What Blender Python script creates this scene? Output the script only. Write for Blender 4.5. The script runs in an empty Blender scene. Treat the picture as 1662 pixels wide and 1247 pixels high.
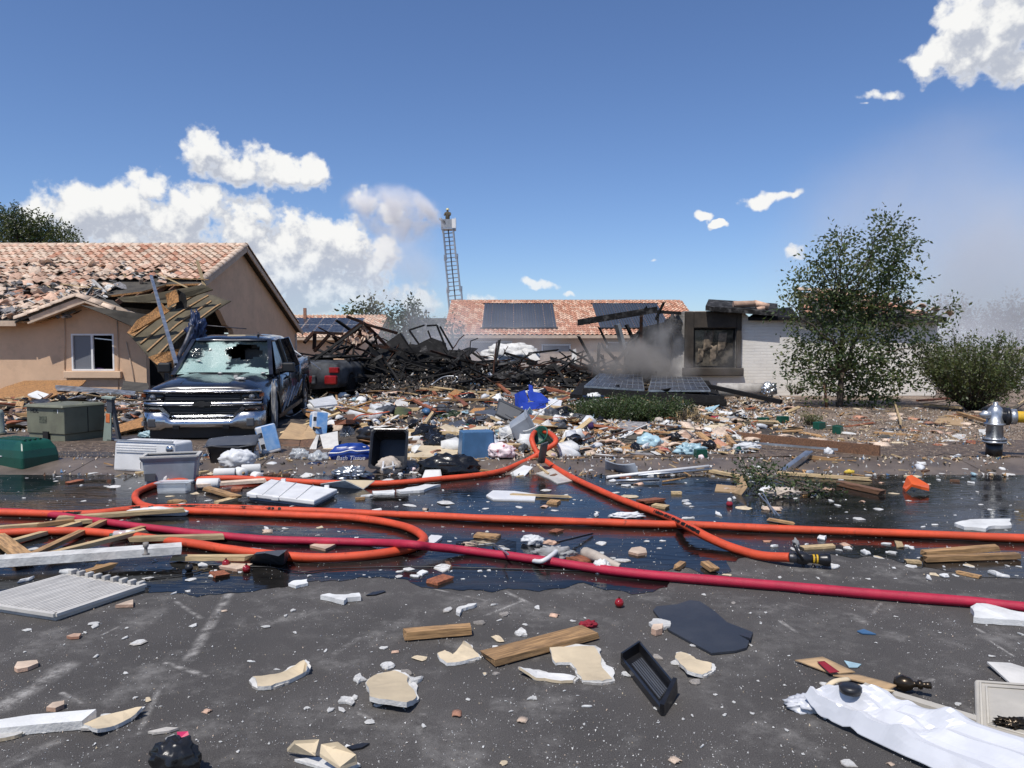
import bpy, bmesh, math, random
from mathutils import Vector, Matrix, Euler, noise
R = math.radians
rng = random.Random(7)
C = bpy.context.scene.collection
SC = bpy.context.scene

# ------------------------------------------------------------------ camera
F_PX, W_PX, H_PX, HORIZON = 1200.0, 1662.0, 1247.0, 562.0
CAM_H = 1.68
PITCH = math.atan((H_PX / 2 - HORIZON) / F_PX)
cam_d = bpy.data.cameras.new("camera")
cam = bpy.data.objects.new("camera", cam_d)
C.objects.link(cam)
cam.location = (0, 0, CAM_H)
cam.rotation_euler = (math.pi / 2 - PITCH, 0, 0)
cam_d.sensor_width = 36.0
cam_d.lens = 36.0 * F_PX / W_PX
cam_d.clip_start = 0.05
cam_d.clip_end = 5000
SC.camera = cam

# ------------------------------------------------------------------ light
SUN_EL = R(61)
SUN_AZ = Vector((-0.5, -0.87)).normalized()          # towards the sun: behind the camera, to the left
SUN_V = Vector((SUN_AZ.x * math.cos(SUN_EL), SUN_AZ.y * math.cos(SUN_EL), math.sin(SUN_EL)))
sun_d = bpy.data.lights.new("sun", "SUN")
sun_d.energy = 4.3
sun_d.angle = R(0.5)
sun_d.color = (1.0, 0.95, 0.88)
sun = bpy.data.objects.new("sun", sun_d)
C.objects.link(sun)
sun.location = (-20, -30, 60)
sun.rotation_euler = (-SUN_V).to_track_quat('-Z', 'Y').to_euler()

SC.render.engine = 'CYCLES'
SC.view_settings.view_transform = 'Standard'
SC.view_settings.look = 'None'
SC.view_settings.gamma = 1
SC.view_settings.use_curve_mapping = False
SC.view_settings.exposure = 0.0
SC.cycles.use_denoising = True
SC.cycles.max_bounces = 6
SC.cycles.diffuse_bounces = 3
SC.cycles.glossy_bounces = 3
SC.cycles.transmission_bounces = 4
SC.cycles.transparent_max_bounces = 12
SC.cycles.volume_bounces = 4
SC.cycles.volume_step_rate = 2.0
SC.cycles.volume_max_steps = 96
SC.cycles.caustics_reflective = False
SC.cycles.caustics_refractive = False


def ray(px, py):
    x = (px - W_PX / 2) / F_PX
    v = -(py - H_PX / 2) / F_PX
    return Vector((x, math.cos(PITCH) + v * math.sin(PITCH), -math.sin(PITCH) + v * math.cos(PITCH)))


def D(px, py, y):
    """the place at distance y that is seen at this spot of the photograph"""
    d = ray(px, py)
    t = y / d.y
    return Vector((d.x * t, y, CAM_H + d.z * t))


def gz(x, y):
    if y < 9.55: return 0.0
    if y < 10.45:
        t = (y - 9.55) / 0.9
        return 0.1 * (t * t * (3 - 2 * t))
    return 0.1


def GZ(px, py, z):
    d = ray(px, py)
    t = (z - CAM_H) / d.z
    return Vector((d.x * t, d.y * t, z))


def G(px, py, h=0.0):
    """ground under this spot of the photograph, h above it"""
    p = GZ(px, py, h)
    for _ in range(4):
        p = GZ(px, py, gz(p.x, p.y) + h)
    return p


# ------------------------------------------------------------------ sky
world = bpy.data.worlds.new("World")
SC.world = world
world.use_nodes = True
world.cycles.sampling_method = 'MANUAL'
world.cycles.sample_map_resolution = 512


class NT:
    def __init__(s, tree):
        s.t = tree
        s.n = tree.nodes
        s.l = tree.links

    def node(s, typ, **kw):
        nd = s.n.new(typ)
        for k, v in kw.items():
            setattr(nd, k, v)
        return nd

    def put(s, inp, v):
        if v is None: return
        if isinstance(v, bpy.types.NodeSocket): s.l.new(v, inp)
        else: inp.default_value = v

    def math(s, op, a, b=None, c=None, clamp=False):
        nd = s.node('ShaderNodeMath', operation=op, use_clamp=clamp)
        s.put(nd.inputs[0], a); s.put(nd.inputs[1], b); s.put(nd.inputs[2], c)
        return nd.outputs[0]

    def vmath(s, op, a, b=None):
        nd = s.node('ShaderNodeVectorMath', operation=op)
        s.put(nd.inputs[0], a); s.put(nd.inputs[1], b)
        return nd.outputs[0]

    def noise(s, vec, scale, detail=4, rough=0.55, dist=0.0, dims='3D'):
        nd = s.node('ShaderNodeTexNoise', noise_dimensions=dims)
        s.put(nd.inputs['Vector'], vec)
        nd.inputs['Scale'].default_value = scale
        nd.inputs['Detail'].default_value = detail
        nd.inputs['Roughness'].default_value = rough
        nd.inputs['Distortion'].default_value = dist
        return nd

    def ramp(s, fac, a, b, lo=0.0, hi=1.0, smooth=True):
        nd = s.node('ShaderNodeMapRange', interpolation_type='SMOOTHSTEP' if smooth else 'LINEAR')
        s.put(nd.inputs[0], fac)
        nd.inputs[1].default_value = a; nd.inputs[2].default_value = b
        nd.inputs[3].default_value = lo; nd.inputs[4].default_value = hi
        return nd.outputs[0]

    def mix(s, fac, a, b, typ='MIX'):
        nd = s.node('ShaderNodeMix', data_type='RGBA', blend_type=typ)
        s.put(nd.inputs[0], fac)
        s.put(nd.inputs[6], (a if isinstance(a, bpy.types.NodeSocket) or len(a) == 4 else (*a, 1)))
        s.put(nd.inputs[7], (b if isinstance(b, bpy.types.NodeSocket) or len(b) == 4 else (*b, 1)))
        return nd.outputs[2]


CLOUDS = [  # place in the sky (as seen from here), half width, half height, weight
    (330, 250, 48, 42, 1.0), (395, 272, 80, 42, 1.0), (460, 292, 72, 32, 1.0), (503, 280, 30, 28, 1.0),
    (150, 338, 110, 52, 1.0), (225, 325, 80, 52, 1.0), (300, 335, 95, 55, 1.0), (70, 345, 60, 30, .9),
    (250, 385, 190, 45, .8), (365, 375, 75, 42, 1.0), (420, 405, 80, 45, .95),
    (495, 385, 70, 45, 1.0), (540, 400, 60, 40, .95), (455, 450, 110, 60, .85), (560, 460, 110, 65, .75),
    (500, 470, 80, 42, 1.0), (320, 365, 170, 60, .9), (440, 430, 120, 75, .95), (560, 420, 70, 80, .9), (600, 330, 42, 30, .95), (640, 345, 45, 38, .8), (590, 480, 120, 40, .8), (330, 470, 200, 60, .7), (610, 410, 55, 40, .7), (640, 490, 90, 26, .75), (420, 500, 260, 26, .6), (770, 492, 45, 18, .8),
    (1600, 70, 120, 68, 1.0), (1535, 95, 70, 36, 1.0), (1580, 20, 70, 60, 1.0), (1650, 15, 130, 90, 1.0), (1690, 95, 120, 50, 1.0),
    (1405, 160, 36, 15, .8), (1445, 150, 34, 11, .72), (1240, 318, 46, 16, .95), (1282, 312, 24, 10, .8),
    (1136, 350, 17, 7, .85), (1158, 361, 18, 8, .85), (870, 460, 36, 9, .85), (917, 470, 16, 5, .7), (1066, 425, 10, 6, .7),
    (1300, 412, 22, 12, .6), (1400, 180, 10, 5, .5),
]


def build_world():
    g = bpy.data.node_groups.new("cloud_field", 'ShaderNodeTree')
    g.interface.new_socket("Vector", in_out='INPUT', socket_type='NodeSocketVector')
    g.interface.new_socket("Field", in_out='OUTPUT', socket_type='NodeSocketFloat')
    q = NT(g)
    gi = q.node('NodeGroupInput'); go = q.node('NodeGroupOutput')
    vec = gi.outputs[0]
    warp = q.noise(vec, 9, 2, .55)
    w1 = q.vmath('SUBTRACT', warp.outputs['Color'], (0.5, 0.5, 0.5))
    sc = q.node('ShaderNodeVectorMath', operation='SCALE'); q.put(sc.inputs[0], w1); sc.inputs[3].default_value = 0.05
    warp2 = q.noise(vec, 45, 2, .55)
    sc2 = q.node('ShaderNodeVectorMath', operation='SCALE'); q.put(sc2.inputs[0], q.vmath('SUBTRACT', warp2.outputs['Color'], (0.5, 0.5, 0.5))); sc2.inputs[3].default_value = 0.022
    v2 = q.vmath('ADD', q.vmath('ADD', vec, sc.outputs[0]), sc2.outputs[0])
    sep = q.node('ShaderNodeSeparateXYZ'); q.put(sep.inputs[0], v2)
    az = q.math('ARCTAN2', sep.outputs[0], sep.outputs[1])
    el = q.math('ARCSINE', sep.outputs[2])
    azel_ = q.node('ShaderNodeCombineXYZ'); q.put(azel_.inputs[0], az); q.put(azel_.inputs[1], el); azel = azel_.outputs[0]
    cur = None
    for px, py, rx, ry, w in CLOUDS:
        d = ray(px, py).normalized()
        a0 = math.atan2(d.x, d.y); e0 = math.asin(d.z)
        dx = ray(px + rx, py).normalized(); dy = ray(px, py - ry).normalized()
        ra = math.atan2(dx.x, dx.y) - a0; re = math.asin(dy.z) - e0
        vm = q.node('ShaderNodeVectorMath', operation='MULTIPLY_ADD')
        q.put(vm.inputs[0], azel); vm.inputs[1].default_value = (1 / ra, 1 / re, 0); vm.inputs[2].default_value = (-a0 / ra, -e0 / re, 0)
        dt = q.node('ShaderNodeVectorMath', operation='DOT_PRODUCT'); q.put(dt.inputs[0], vm.outputs[0]); q.put(dt.inputs[1], vm.outputs[0])
        f = q.math('MULTIPLY_ADD', dt.outputs['Value'], -w, w)
        cur = f if cur is None else q.math('SMOOTH_MAX', cur, f, 0.25)
    # a scatter of fair weather clouds in the rest of the sky
    aaz = q.math('ABSOLUTE', az)
    out = q.math('MAXIMUM', q.ramp(aaz, .72, .95), q.ramp(el, .62, .8))
    big = q.noise(vec, 3.2, 2, .5)
    other = q.math('MULTIPLY_ADD', q.ramp(big.outputs[0], .5, .72), 1.9, -1.0)
    other = q.math('SUBTRACT', other, q.ramp(out, 0, 1, 2.0, 0.0))
    cur = q.math('MAXIMUM', cur, other)
    fb = q.noise(vec, 17, 6, .62)
    fb2 = q.noise(vec, 60, 3, .6)
    cur = q.math('MAXIMUM', cur, -1.2)
    cur = q.math('MULTIPLY_ADD', q.math('SUBTRACT', fb.outputs[0], .5), 1.9, cur)
    cur = q.math('MULTIPLY_ADD', q.math('SUBTRACT', fb2.outputs[0], .5), 0.6, cur)
    fb3 = q.noise(vec, 170, 2, .6)
    for vs_, va_ in ((30, .75), (75, .4)):
        vo_ = q.node('ShaderNodeTexVoronoi'); q.put(vo_.inputs['Vector'], q.vmath('ADD', vec, sc2.outputs[0])); vo_.inputs['Scale'].default_value = vs_
        cur = q.math('MULTIPLY_ADD', vo_.outputs['Distance'], -va_, q.math('ADD', cur, va_ * .45))
    cur = q.math('MULTIPLY_ADD', q.math('SUBTRACT', fb3.outputs[0], .5), 0.42, cur)
    q.put(go.inputs[0], cur)

    t = NT(world.node_tree)
    t.n.clear()
    tc = t.node('ShaderNodeTexCoord')
    sky = t.node('ShaderNodeTexSky', sky_type='NISHITA')
    sky.sun_disc = False
    sky.sun_elevation = SUN_EL
    sky.sun_rotation = math.atan2(SUN_AZ.x, SUN_AZ.y)
    sky.altitude = 700
    sky.air_density = 1.0
    sky.dust_density = 0.6
    sky.ozone_density = 2.0
    vec = tc.outputs['Generated']
    a = t.node('ShaderNodeGroup'); a.node_tree = g; t.put(a.inputs[0], vec)
    b = t.node('ShaderNodeGroup'); b.node_tree = g
    t.put(b.inputs[0], t.vmath('ADD', vec, (-0.008, 0.0, 0.022)))
    alpha = t.ramp(a.outputs[0], -0.05, 0.6)
    diff = t.math('SUBTRACT', a.outputs[0], b.outputs[0])
    lit = t.ramp(diff, -0.35, 0.6)
    thick = t.ramp(a.outputs[0], 0.1, 1.2)
    lit = t.math('MAXIMUM', lit, t.ramp(thick, 0, .5, 0.75, 0))
    col = t.mix(lit, (4.1, 4.4, 5.1), (7.7, 7.7, 7.6))
    sepz = t.node('ShaderNodeSeparateXYZ'); t.put(sepz.inputs[0], vec)
    # clouds low over the horizon fade into the air
    low = t.ramp(sepz.outputs[2], 0.0, 0.14, .45, 1.0)
    alpha = t.math('MULTIPLY', alpha, low)
    skyc = t.mix(1.0, sky.outputs[0], SKY_TINT, 'MULTIPLY')
    fin = t.mix(alpha, skyc, col)
    bg = t.node('ShaderNodeBackground'); t.put(bg.inputs[0], fin); bg.inputs[1].default_value = 0.122
    o = t.node('ShaderNodeOutputWorld'); t.put(o.inputs[0], bg.outputs[0])


SKY_TINT = (0.72, 0.83, 1.04)
build_world()

# ------------------------------------------------------------------ materials
MATS = {}


def mat(name, col, rough=.65, metal=0.0, var=.18, scale=6.0, bump=0.0, bscale=60.0, rnd=.18, spec=None,
        col2=None, stretch=None, detail=5, thr=(.3, .7), coat=0.0, alpha=None, trans=0.0, world_space=False, grime=0.0):
    if name in MATS: return MATS[name]
    m = bpy.data.materials.new(name); MATS[name] = m
    m.use_nodes = True
    t = NT(m.node_tree)
    b = t.n['Principled BSDF']
    tc = t.node('ShaderNodeTexCoord')
    oi = t.node('ShaderNodeObjectInfo')
    if world_space:
        geo = t.node('ShaderNodeNewGeometry'); vec = geo.outputs['Position']
    else:
        off = t.node('ShaderNodeVectorMath', operation='SCALE'); t.put(off.inputs[0], (37.0, 17.0, 5.0)); t.put(off.inputs[3], oi.outputs['Random'])
        vec = t.vmath('ADD', tc.outputs['Object'], off.outputs[0])
    v2 = t.vmath('MULTIPLY', vec, stretch) if stretch else vec
    n1 = t.noise(v2, scale, detail, .6)
    f = t.ramp(n1.outputs[0], *thr)
    c2 = col2 or tuple(c * (1 - 2 * var) for c in col)
    c1 = tuple(min(1, c * (1 + var * .5)) for c in col)
    cc = t.mix(f, c2, c1)
    if rnd:
        br = t.math('MULTIPLY_ADD', oi.outputs['Random'], 2 * rnd, 1 - rnd)
        cmb = t.node('ShaderNodeCombineXYZ')
        for i in range(3): t.put(cmb.inputs[i], br)
        cc = t.mix(1.0, cc, cmb.outputs[0], 'MULTIPLY')
    if grime:
        n3 = t.noise(vec, 3.1, 6, .7)
        cc = t.mix(t.math('MULTIPLY', t.ramp(n3.outputs[0], .48, .7), grime), cc, (.07, .055, .045))
    t.put(b.inputs['Base Color'], cc)
    b.inputs['Metallic'].default_value = metal
    rr = t.ramp(n1.outputs[0], .25, .75, max(.02, rough - .1), min(1, rough + .1))
    t.put(b.inputs['Roughness'], rr)
    if spec is not None: b.inputs['Specular IOR Level'].default_value = spec
    if coat:
        b.inputs['Coat Weight'].default_value = coat; b.inputs['Coat Roughness'].default_value = .05
    if alpha is not None: b.inputs['Alpha'].default_value = alpha
    if trans: b.inputs['Transmission Weight'].default_value = trans
    if bump:
        n2 = t.noise(v2 if stretch else vec, bscale, 4, .6)
        bp = t.node('ShaderNodeBump'); bp.inputs['Strength'].default_value = min(1, bump); bp.inputs['Distance'].default_value = .012
        t.put(bp.inputs['Height'], n2.outputs[0]); t.put(b.inputs['Normal'], bp.outputs[0])
    return m


mat('plaster', (.66, .65, .62), .9, var=.1, scale=9, bump=.5, bscale=45, rnd=.1, grime=.35)
mat('foam_white', (.70, .70, .68), .8, var=.06, bump=.3, bscale=90, rnd=.06, grime=.25)
mat('gypsum_paper', (.61, .50, .34), .9, var=.08, scale=4, bump=.15, rnd=.1, grime=.25)
mat('gypsum_grey', (.45, .42, .38), .9, var=.15, scale=6, bump=.4, rnd=.2)
mat('wood', (.46, .27, .12), .75, var=.28, scale=5, stretch=(1.2, 14, 14), bump=.25, bscale=8, rnd=.25, grime=.35)
mat('wood_pale', (.56, .41, .22), .75, var=.2, scale=5, stretch=(1.2, 14, 14), bump=.25, bscale=8, rnd=.2, grime=.3)
mat('wood_dark', (.17, .085, .045), .7, var=.3, scale=5, stretch=(1.2, 14, 14), bump=.3, bscale=8, rnd=.3, grime=.4)
mat('wood_red', (.33, .11, .05), .75, var=.3, scale=5, stretch=(1.2, 10, 10), bump=.3, bscale=8, rnd=.25)
mat('char', (.010, .0095, .0095), .8, spec=.25, var=.3, scale=7, col2=(.028, .027, .026), bump=1.0, bscale=28, rnd=.35, thr=(.25, .45))
mat('char_ash', (.013, .0125, .0125), .9, spec=.2, var=.3, scale=5, col2=(.095, .092, .09), bump=1.0, bscale=25, rnd=.4, thr=(.32, .55))
mat('char_rust', (.055, .024, .014), .85, spec=.2, var=.4, scale=6, col2=(.012, .011, .011), bump=.8, bscale=25, rnd=.3)
mat('tile', (.64, .42, .30), .85, var=.15, scale=7, bump=.4, bscale=50, rnd=.28, grime=.25)
mat('tile_pale', (.70, .54, .41), .85, var=.15, scale=7, bump=.4, bscale=50, rnd=.2, grime=.2)
mat('tile_red', (.50, .25, .16), .85, var=.15, scale=7, bump=.4, bscale=50, rnd=.3, grime=.2)
mat('tile_grey', (.23, .22, .22), .9, var=.25, scale=7, bump=.4, bscale=50, rnd=.3)
mat('felt', (.075, .067, .055), .95, var=.25, scale=3, bump=.4, bscale=40, rnd=.1)
mat('felt_olive', (.105, .088, .055), .95, var=.2, scale=3, bump=.4, bscale=40, rnd=.1, grime=.4)
mat('osb', (.44, .22, .08), .8, var=.3, scale=30, detail=1, bump=.3, bscale=40, rnd=.15, grime=.2)
mat('cardboard', (.46, .31, .17), .85, var=.1, scale=4, stretch=(1, 6, 1), bump=.1, rnd=.12, grime=.2)
mat('cardboard_white', (.62, .60, .56), .85, var=.08, scale=4, bump=.1, rnd=.08, grime=.2)
mat('paper', (.68, .68, .66), .8, var=.05, scale=6, bump=.15, bscale=25, rnd=.08, grime=.15)
mat('plastic_black', (.016, .016, .018), .35, var=.2, scale=8, rnd=.2, bump=.05)
mat('bag_black', (.012, .012, .013), .25, var=.2, scale=8, rnd=.2, bump=.4, bscale=14)
mat('bag_white', (.62, .63, .64), .5, var=.06, scale=6, rnd=.1, bump=.4, bscale=18)
mat('bag_pink', (.72, .60, .60), .45, var=.2, scale=14, col2=(.45, .03, .05), rnd=.1, bump=.3, thr=(.36, .42))
mat('bag_blue', (.36, .52, .58), .35, var=.12, scale=8, rnd=.1, bump=.4, bscale=18)
mat('plastic_clear', (.62, .66, .68), .15, var=.05, rnd=.1, alpha=.55)
mat('plastic_white', (.72, .715, .70), .4, var=.05, scale=4, rnd=.05, bump=.05, grime=.15)
mat('plastic_grey', (.30, .33, .37), .45, var=.08, scale=5, rnd=.1, bump=.08, grime=.2)
mat('plastic_lightgrey', (.55, .525, .48), .55, var=.08, scale=5, rnd=.08, bump=.08, grime=.3)
mat('plastic_darkgrey', (.07, .075, .085), .5, var=.1, scale=5, rnd=.15, bump=.08, grime=.2)
mat('plastic_blue', (.055, .14, .27), .4, var=.1, scale=5, rnd=.08, bump=.06, grime=.15)
mat('plastic_royal', (.018, .045, .32), .35, var=.1, scale=5, rnd=.08, bump=.06)
mat('plastic_navy', (.012, .025, .075), .4, var=.1, scale=5, rnd=.08)
mat('plastic_green', (.007, .07, .045), .35, var=.1, scale=5, rnd=.08)
mat('plastic_orange', (.62, .10, .02), .4, var=.1, scale=5, rnd=.08)
mat('paint_green', (.175, .18, .125), .55, var=.1, scale=3, rnd=.03, bump=.08, grime=.35)
mat('paint_palegreen', (.31, .37, .31), .55, var=.08, scale=3, rnd=.05, grime=.2)
mat('ink_black', (.02, .02, .02), .7, rnd=0)
mat('ink_white', (.8, .8, .8), .6, rnd=0)
mat('sticker_orange', (.72, .20, .06), .6, rnd=0, var=.15, scale=30)
mat('red_gloss', (.30, .008, .012), .12, rnd=.15, coat=.5)
mat('red_cloth', (.30, .012, .03), .85, rnd=.2, bump=.4)
mat('magenta', (.55, .02, .10), .5, rnd=.05)
mat('purple_cloth', (.045, .018, .09), .9, rnd=.1, bump=.4, bscale=30)
mat('cloth_beige', (.50, .43, .36), .95, var=.15, rnd=.1, bump=.4, bscale=30, grime=.3)
mat('cloth_grey', (.33, .33, .33), .95, var=.2, rnd=.15, bump=.4, bscale=30, grime=.3)
mat('alu', (.55, .57, .58), .38, metal=.9, var=.1, rnd=.15, bump=.06, grime=.2)
mat('steel_dark', (.14, .14, .15), .45, metal=.8, var=.3, rnd=.2, bump=.2, grime=.3)
mat('sheet_white', (.56, .57, .60), .4, var=.03, rnd=.03, grime=.15)
mat('beige_plastic', (.50, .465, .40), .6, var=.06, scale=3, rnd=.03, bump=.1, grime=.15)
mat('rubber_sheet', (.035, .04, .052), .6, var=.12, scale=3, rnd=0, bump=.15, bscale=20)
mat('brass', (.06, .045, .03), .3, metal=.7, rnd=0)
mat('stone', (.33, .30, .27), .9, var=.2, rnd=.25, bump=.4)
mat('yellow_paper', (.70, .50, .07), .8, rnd=.1)
mat('hose_yellow', (.66, .40, .02), .6, var=.08, scale=20, rnd=0, bump=.5, bscale=120)
mat('stucco', (.68, .46, .30), .95, var=.06, scale=1.2, bump=.55, bscale=45, rnd=0, grime=.12)
mat('stucco_trim', (.70, .49, .33), .95, var=.06, scale=1.2, bump=.5, bscale=45, rnd=0)
mat('foam_trim_burnt', (.055, .044, .034), .95, var=.25, scale=2.2, bump=.6, bscale=22, rnd=0)
mat('fascia', (.55, .42, .31), .8, var=.1, scale=3, rnd=0, grime=.2)
mat('frame_white', (.75, .75, .74), .5, var=.04, rnd=0)
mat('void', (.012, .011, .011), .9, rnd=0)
mat('concrete', (.36, .31, .26), .85, var=.14, scale=2.0, bump=.35, bscale=50, rnd=.05, grime=.3, world_space=True)
mat('concrete_wet', (.075, .062, .053), .35, var=.18, scale=2.0, bump=.25, bscale=50, rnd=.04, grime=.3, world_space=True)
mat('bark', (.11, .085, .065), .95, var=.3, scale=9, stretch=(4, 4, 1), bump=.8, bscale=20, rnd=.1)
mat('ladder_metal', (.42, .43, .45), .4, metal=.6, rnd=.05, var=.05)


def leafmat(name, col, rough=.5):
    m = mat(name, col, rough, var=.3, scale=2.2, rnd=0)
    b = m.node_tree.nodes['Principled BSDF']
    b.inputs['Subsurface Weight'].default_value = 0
    t = NT(m.node_tree)
    tr = t.node('ShaderNodeBsdfTranslucent'); tr.inputs[0].default_value = (col[0] * 1.6, col[1] * 1.7, col[2] * .8, 1)
    mx = t.node('ShaderNodeMixShader'); mx.inputs[0].default_value = .25
    t.put(mx.inputs[1], b.outputs[0]); t.put(mx.inputs[2], tr.outputs[0])
    t.put(t.n['Material Output'].inputs[0], mx.outputs[0])
    return m


leafmat('leaf', (.085, .12, .04))
leafmat('leaf_olive', (.115, .13, .045))
leafmat('leaf_dark', (.045, .075, .026))
leafmat('leaf_dull', (.055, .065, .04))


# ------------------------------------------------------------------ mesh tools
class MB:
    """collects shapes for ONE mesh object"""

    def __init__(s):
        s.v = []; s.f = []; s.m = []; s.smooth = []

    def add(s, vs, fs, mi=0, smooth=False):
        o = len(s.v)
        s.v.extend([tuple(v) for v in vs])
        for f in fs:
            s.f.append([i + o for i in f]); s.m.append(mi); s.smooth.append(smooth)
        return s

    def box(s, c, size, rot=None, mi=0, taper=1.0, jit=0.0, rr=None):
        x, y, z = (k / 2 for k in size)
        vs = []
        for sz in (-1, 1):
            k = taper if sz > 0 else 1.0
            for sx, sy in ((-1, -1), (1, -1), (1, 1), (-1, 1)):
                v = Vector((sx * x * k, sy * y * k, sz * z))
                if jit:
                    r_ = rr or rng
                    v += Vector((r_.uniform(-jit, jit), r_.uniform(-jit, jit), r_.uniform(-jit, jit)))
                if rot is not None: v = rot @ v
                vs.append(v + Vector(c))
        return s.add(vs, [(0, 3, 2, 1), (4, 5, 6, 7), (0, 1, 5, 4), (1, 2, 6, 5), (2, 3, 7, 6), (3, 0, 4, 7)], mi)

    def bar(s, a, b, w, h=None, mi=0, up=Vector((0, 0, 1))):
        a = Vector(a); b = Vector(b); h = h or w
        d = (b - a).normalized()
        if abs(d.dot(up)) > .98: up = Vector((0, 1, 0))
        x = d.cross(up).normalized(); y = x.cross(d)
        vs = []
        for p in (a, b):
            for i, j in ((-1, -1), (1, -1), (1, 1), (-1, 1)):
                vs.append(p + x * (i * w / 2) + y * (j * h / 2))
        return s.add(vs, [(3, 2, 1, 0), (4, 5, 6, 7), (0, 1, 5, 4), (1, 2, 6, 5), (2, 3, 7, 6), (3, 0, 4, 7)], mi)

    def tube(s, pts, r, n=8, mi=0, cap=True, smooth=True, flat=1.0):
        pts = [Vector(p) for p in pts]
        rs = r if isinstance(r, (list, tuple)) else [r] * len(pts)
        vs = []; fs = []
        prev = None
        for i, p in enumerate(pts):
            d = (pts[min(i + 1, len(pts) - 1)] - pts[max(i - 1, 0)])
            if d.length < 1e-9: d = Vector((0, 0, 1))
            d.normalize()
            if prev is None:
                u = Vector((0, 0, 1)) if abs(d.z) < .9 else Vector((1, 0, 0))
                x = d.cross(u).normalized()
            else:
                x = (prev - d * prev.dot(d)).normalized()
            prev = x
            y = x.cross(d)
            for k in range(n):
                a = 2 * math.pi * k / n
                vs.append(p + x * (math.cos(a) * rs[i]) + y * (math.sin(a) * rs[i] * flat))
        for i in range(len(pts) - 1):
            for k in range(n):
                k2 = (k + 1) % n
                fs.append((i * n + k, i * n + k2, (i + 1) * n + k2, (i + 1) * n + k))
        s.add(vs, fs, mi, smooth)
        if cap:
            o = len(s.v) - len(vs)
            s.f.append([o + k for k in range(n)][::-1]); s.m.append(mi); s.smooth.append(False)
            e = o + (len(pts) - 1) * n
            s.f.append([e + k for k in range(n)]); s.m.append(mi); s.smooth.append(False)
        return s

    def lathe(s, prof, n=20, mi=0, M=None, smooth=True):
        vs = []; fs = []
        for r_, z in prof:
            for k in range(n):
                a = 2 * math.pi * k / n
                v = Vector((r_ * math.cos(a), r_ * math.sin(a), z))
                vs.append(M @ v if M else v)
        for i in range(len(prof) - 1):
            for k in range(n):
                k2 = (k + 1) % n
                fs.append((i * n + k, i * n + k2, (i + 1) * n + k2, (i + 1) * n + k))
        fs.append(tuple(range(n))[::-1]); fs.append(tuple((len(prof) - 1) * n + k for k in range(n)))
        return s.add(vs, fs, mi, smooth)

    def loft(s, secs, mi=0, closed=True, cap=True, smooth=True):
        n = len(secs[0]); vs = [v for sec in secs for v in sec]; fs = []
        for i in range(len(secs) - 1):
            for k in range(n if closed else n - 1):
                k2 = (k + 1) % n
                fs.append((i * n + k, i * n + k2, (i + 1) * n + k2, (i + 1) * n + k))
        if cap and closed:
            fs.append(tuple(range(n))[::-1]); fs.append(tuple((len(secs) - 1) * n + k for k in range(n)))
        return s.add(vs, fs, mi, smooth)

    def slab(s, top, down, mi=0, mi_side=None):
        """closed sheet: outline of points and a thickness vector"""
        top = [Vector(p) for p in top]; n = len(top); down = Vector(down)
        vs = top + [p + down for p in top]
        s.add(vs, [tuple(range(n))], mi)
        o = len(s.v) - 2 * n
        ms = mi if mi_side is None else mi_side
        s.f.append([o + n + k for k in range(n)][::-1]); s.m.append(ms); s.smooth.append(False)
        for k in range(n):
            k2 = (k + 1) % n
            s.f.append([o + k2, o + k, o + n + k, o + n + k2]); s.m.append(ms); s.smooth.append(False)
        return s

    def grid(s, fn, nu, nv, mi=0, smooth=True, thick=None):
        vs = [Vector(fn(i / nu, j / nv)) for j in range(nv + 1) for i in range(nu + 1)]
        fs = [(j * (nu + 1) + i, j * (nu + 1) + i + 1, (j + 1) * (nu + 1) + i + 1, (j + 1) * (nu + 1) + i) for j in range(nv) for i in range(nu)]
        s.add(vs, fs, mi, smooth)
        if thick is not None:
            th = Vector(thick)
            o = len(s.v)
            s.add([v + th for v in vs], [f[::-1] for f in fs], mi, smooth)
            b = [(i, 0) for i in range(nu + 1)] + [(nu, j) for j in range(1, nv + 1)] + [(i, nv) for i in range(nu - 1, -1, -1)] + [(0, j) for j in range(nv - 1, 0, -1)]
            idx = [j * (nu + 1) + i for i, j in b]
            o0 = o - len(vs)
            for k in range(len(idx)):
                a, c = idx[k], idx[(k + 1) % len(idx)]
                s.f.append([o0 + c, o0 + a, o + a, o + c]); s.m.append(mi); s.smooth.append(False)
        return s

    def mesh(s, name, mats):
        me = bpy.data.meshes.new(name)
        me.from_pydata(s.v, [], s.f)
        for m in (mats if isinstance(mats, (list, tuple)) else [mats]):
            me.materials.append(MATS[m] if isinstance(m, str) else m)
        me.polygons.foreach_set('material_index', s.m)
        me.polygons.foreach_set('use_smooth', s.smooth)
        me.update()
        return me

    def build(s, name, mats, parent=None, fix=False, **tags):
        me = s.mesh(name, mats)
        if fix:
            bm = bmesh.new(); bm.from_mesh(me); bmesh.ops.recalc_face_normals(bm, faces=bm.faces); bm.to_mesh(me); bm.free()
        return link(name, me, parent, **tags)


def link(name, me, parent=None, label=None, cat=None, group=None, kind=None, M=None):
    o = bpy.data.objects.new(name, me)
    C.objects.link(o)
    if parent is not None: o.parent = parent
    if M is not None: o.matrix_world = M
    if label: o['label'] = label
    if cat: o['category'] = cat
    if group: o['group'] = group
    if kind: o['kind'] = kind
    return o


def thing(name, label, cat, loc=(0, 0, 0), rz=0.0, rot=None, group=None):
    o = link(name, None, label=label, cat=cat, group=group)
    o.location = loc
    o.rotation_euler = rot if rot is not None else (0, 0, rz)
    o.empty_display_size = .1
    return o


def bevel(o, w=.01, seg=2, ang=35):
    m = o.modifiers.new('bevel', 'BEVEL'); m.width = w; m.segments = seg; m.limit_method = 'ANGLE'; m.angle_limit = R(ang)
    return o


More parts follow.
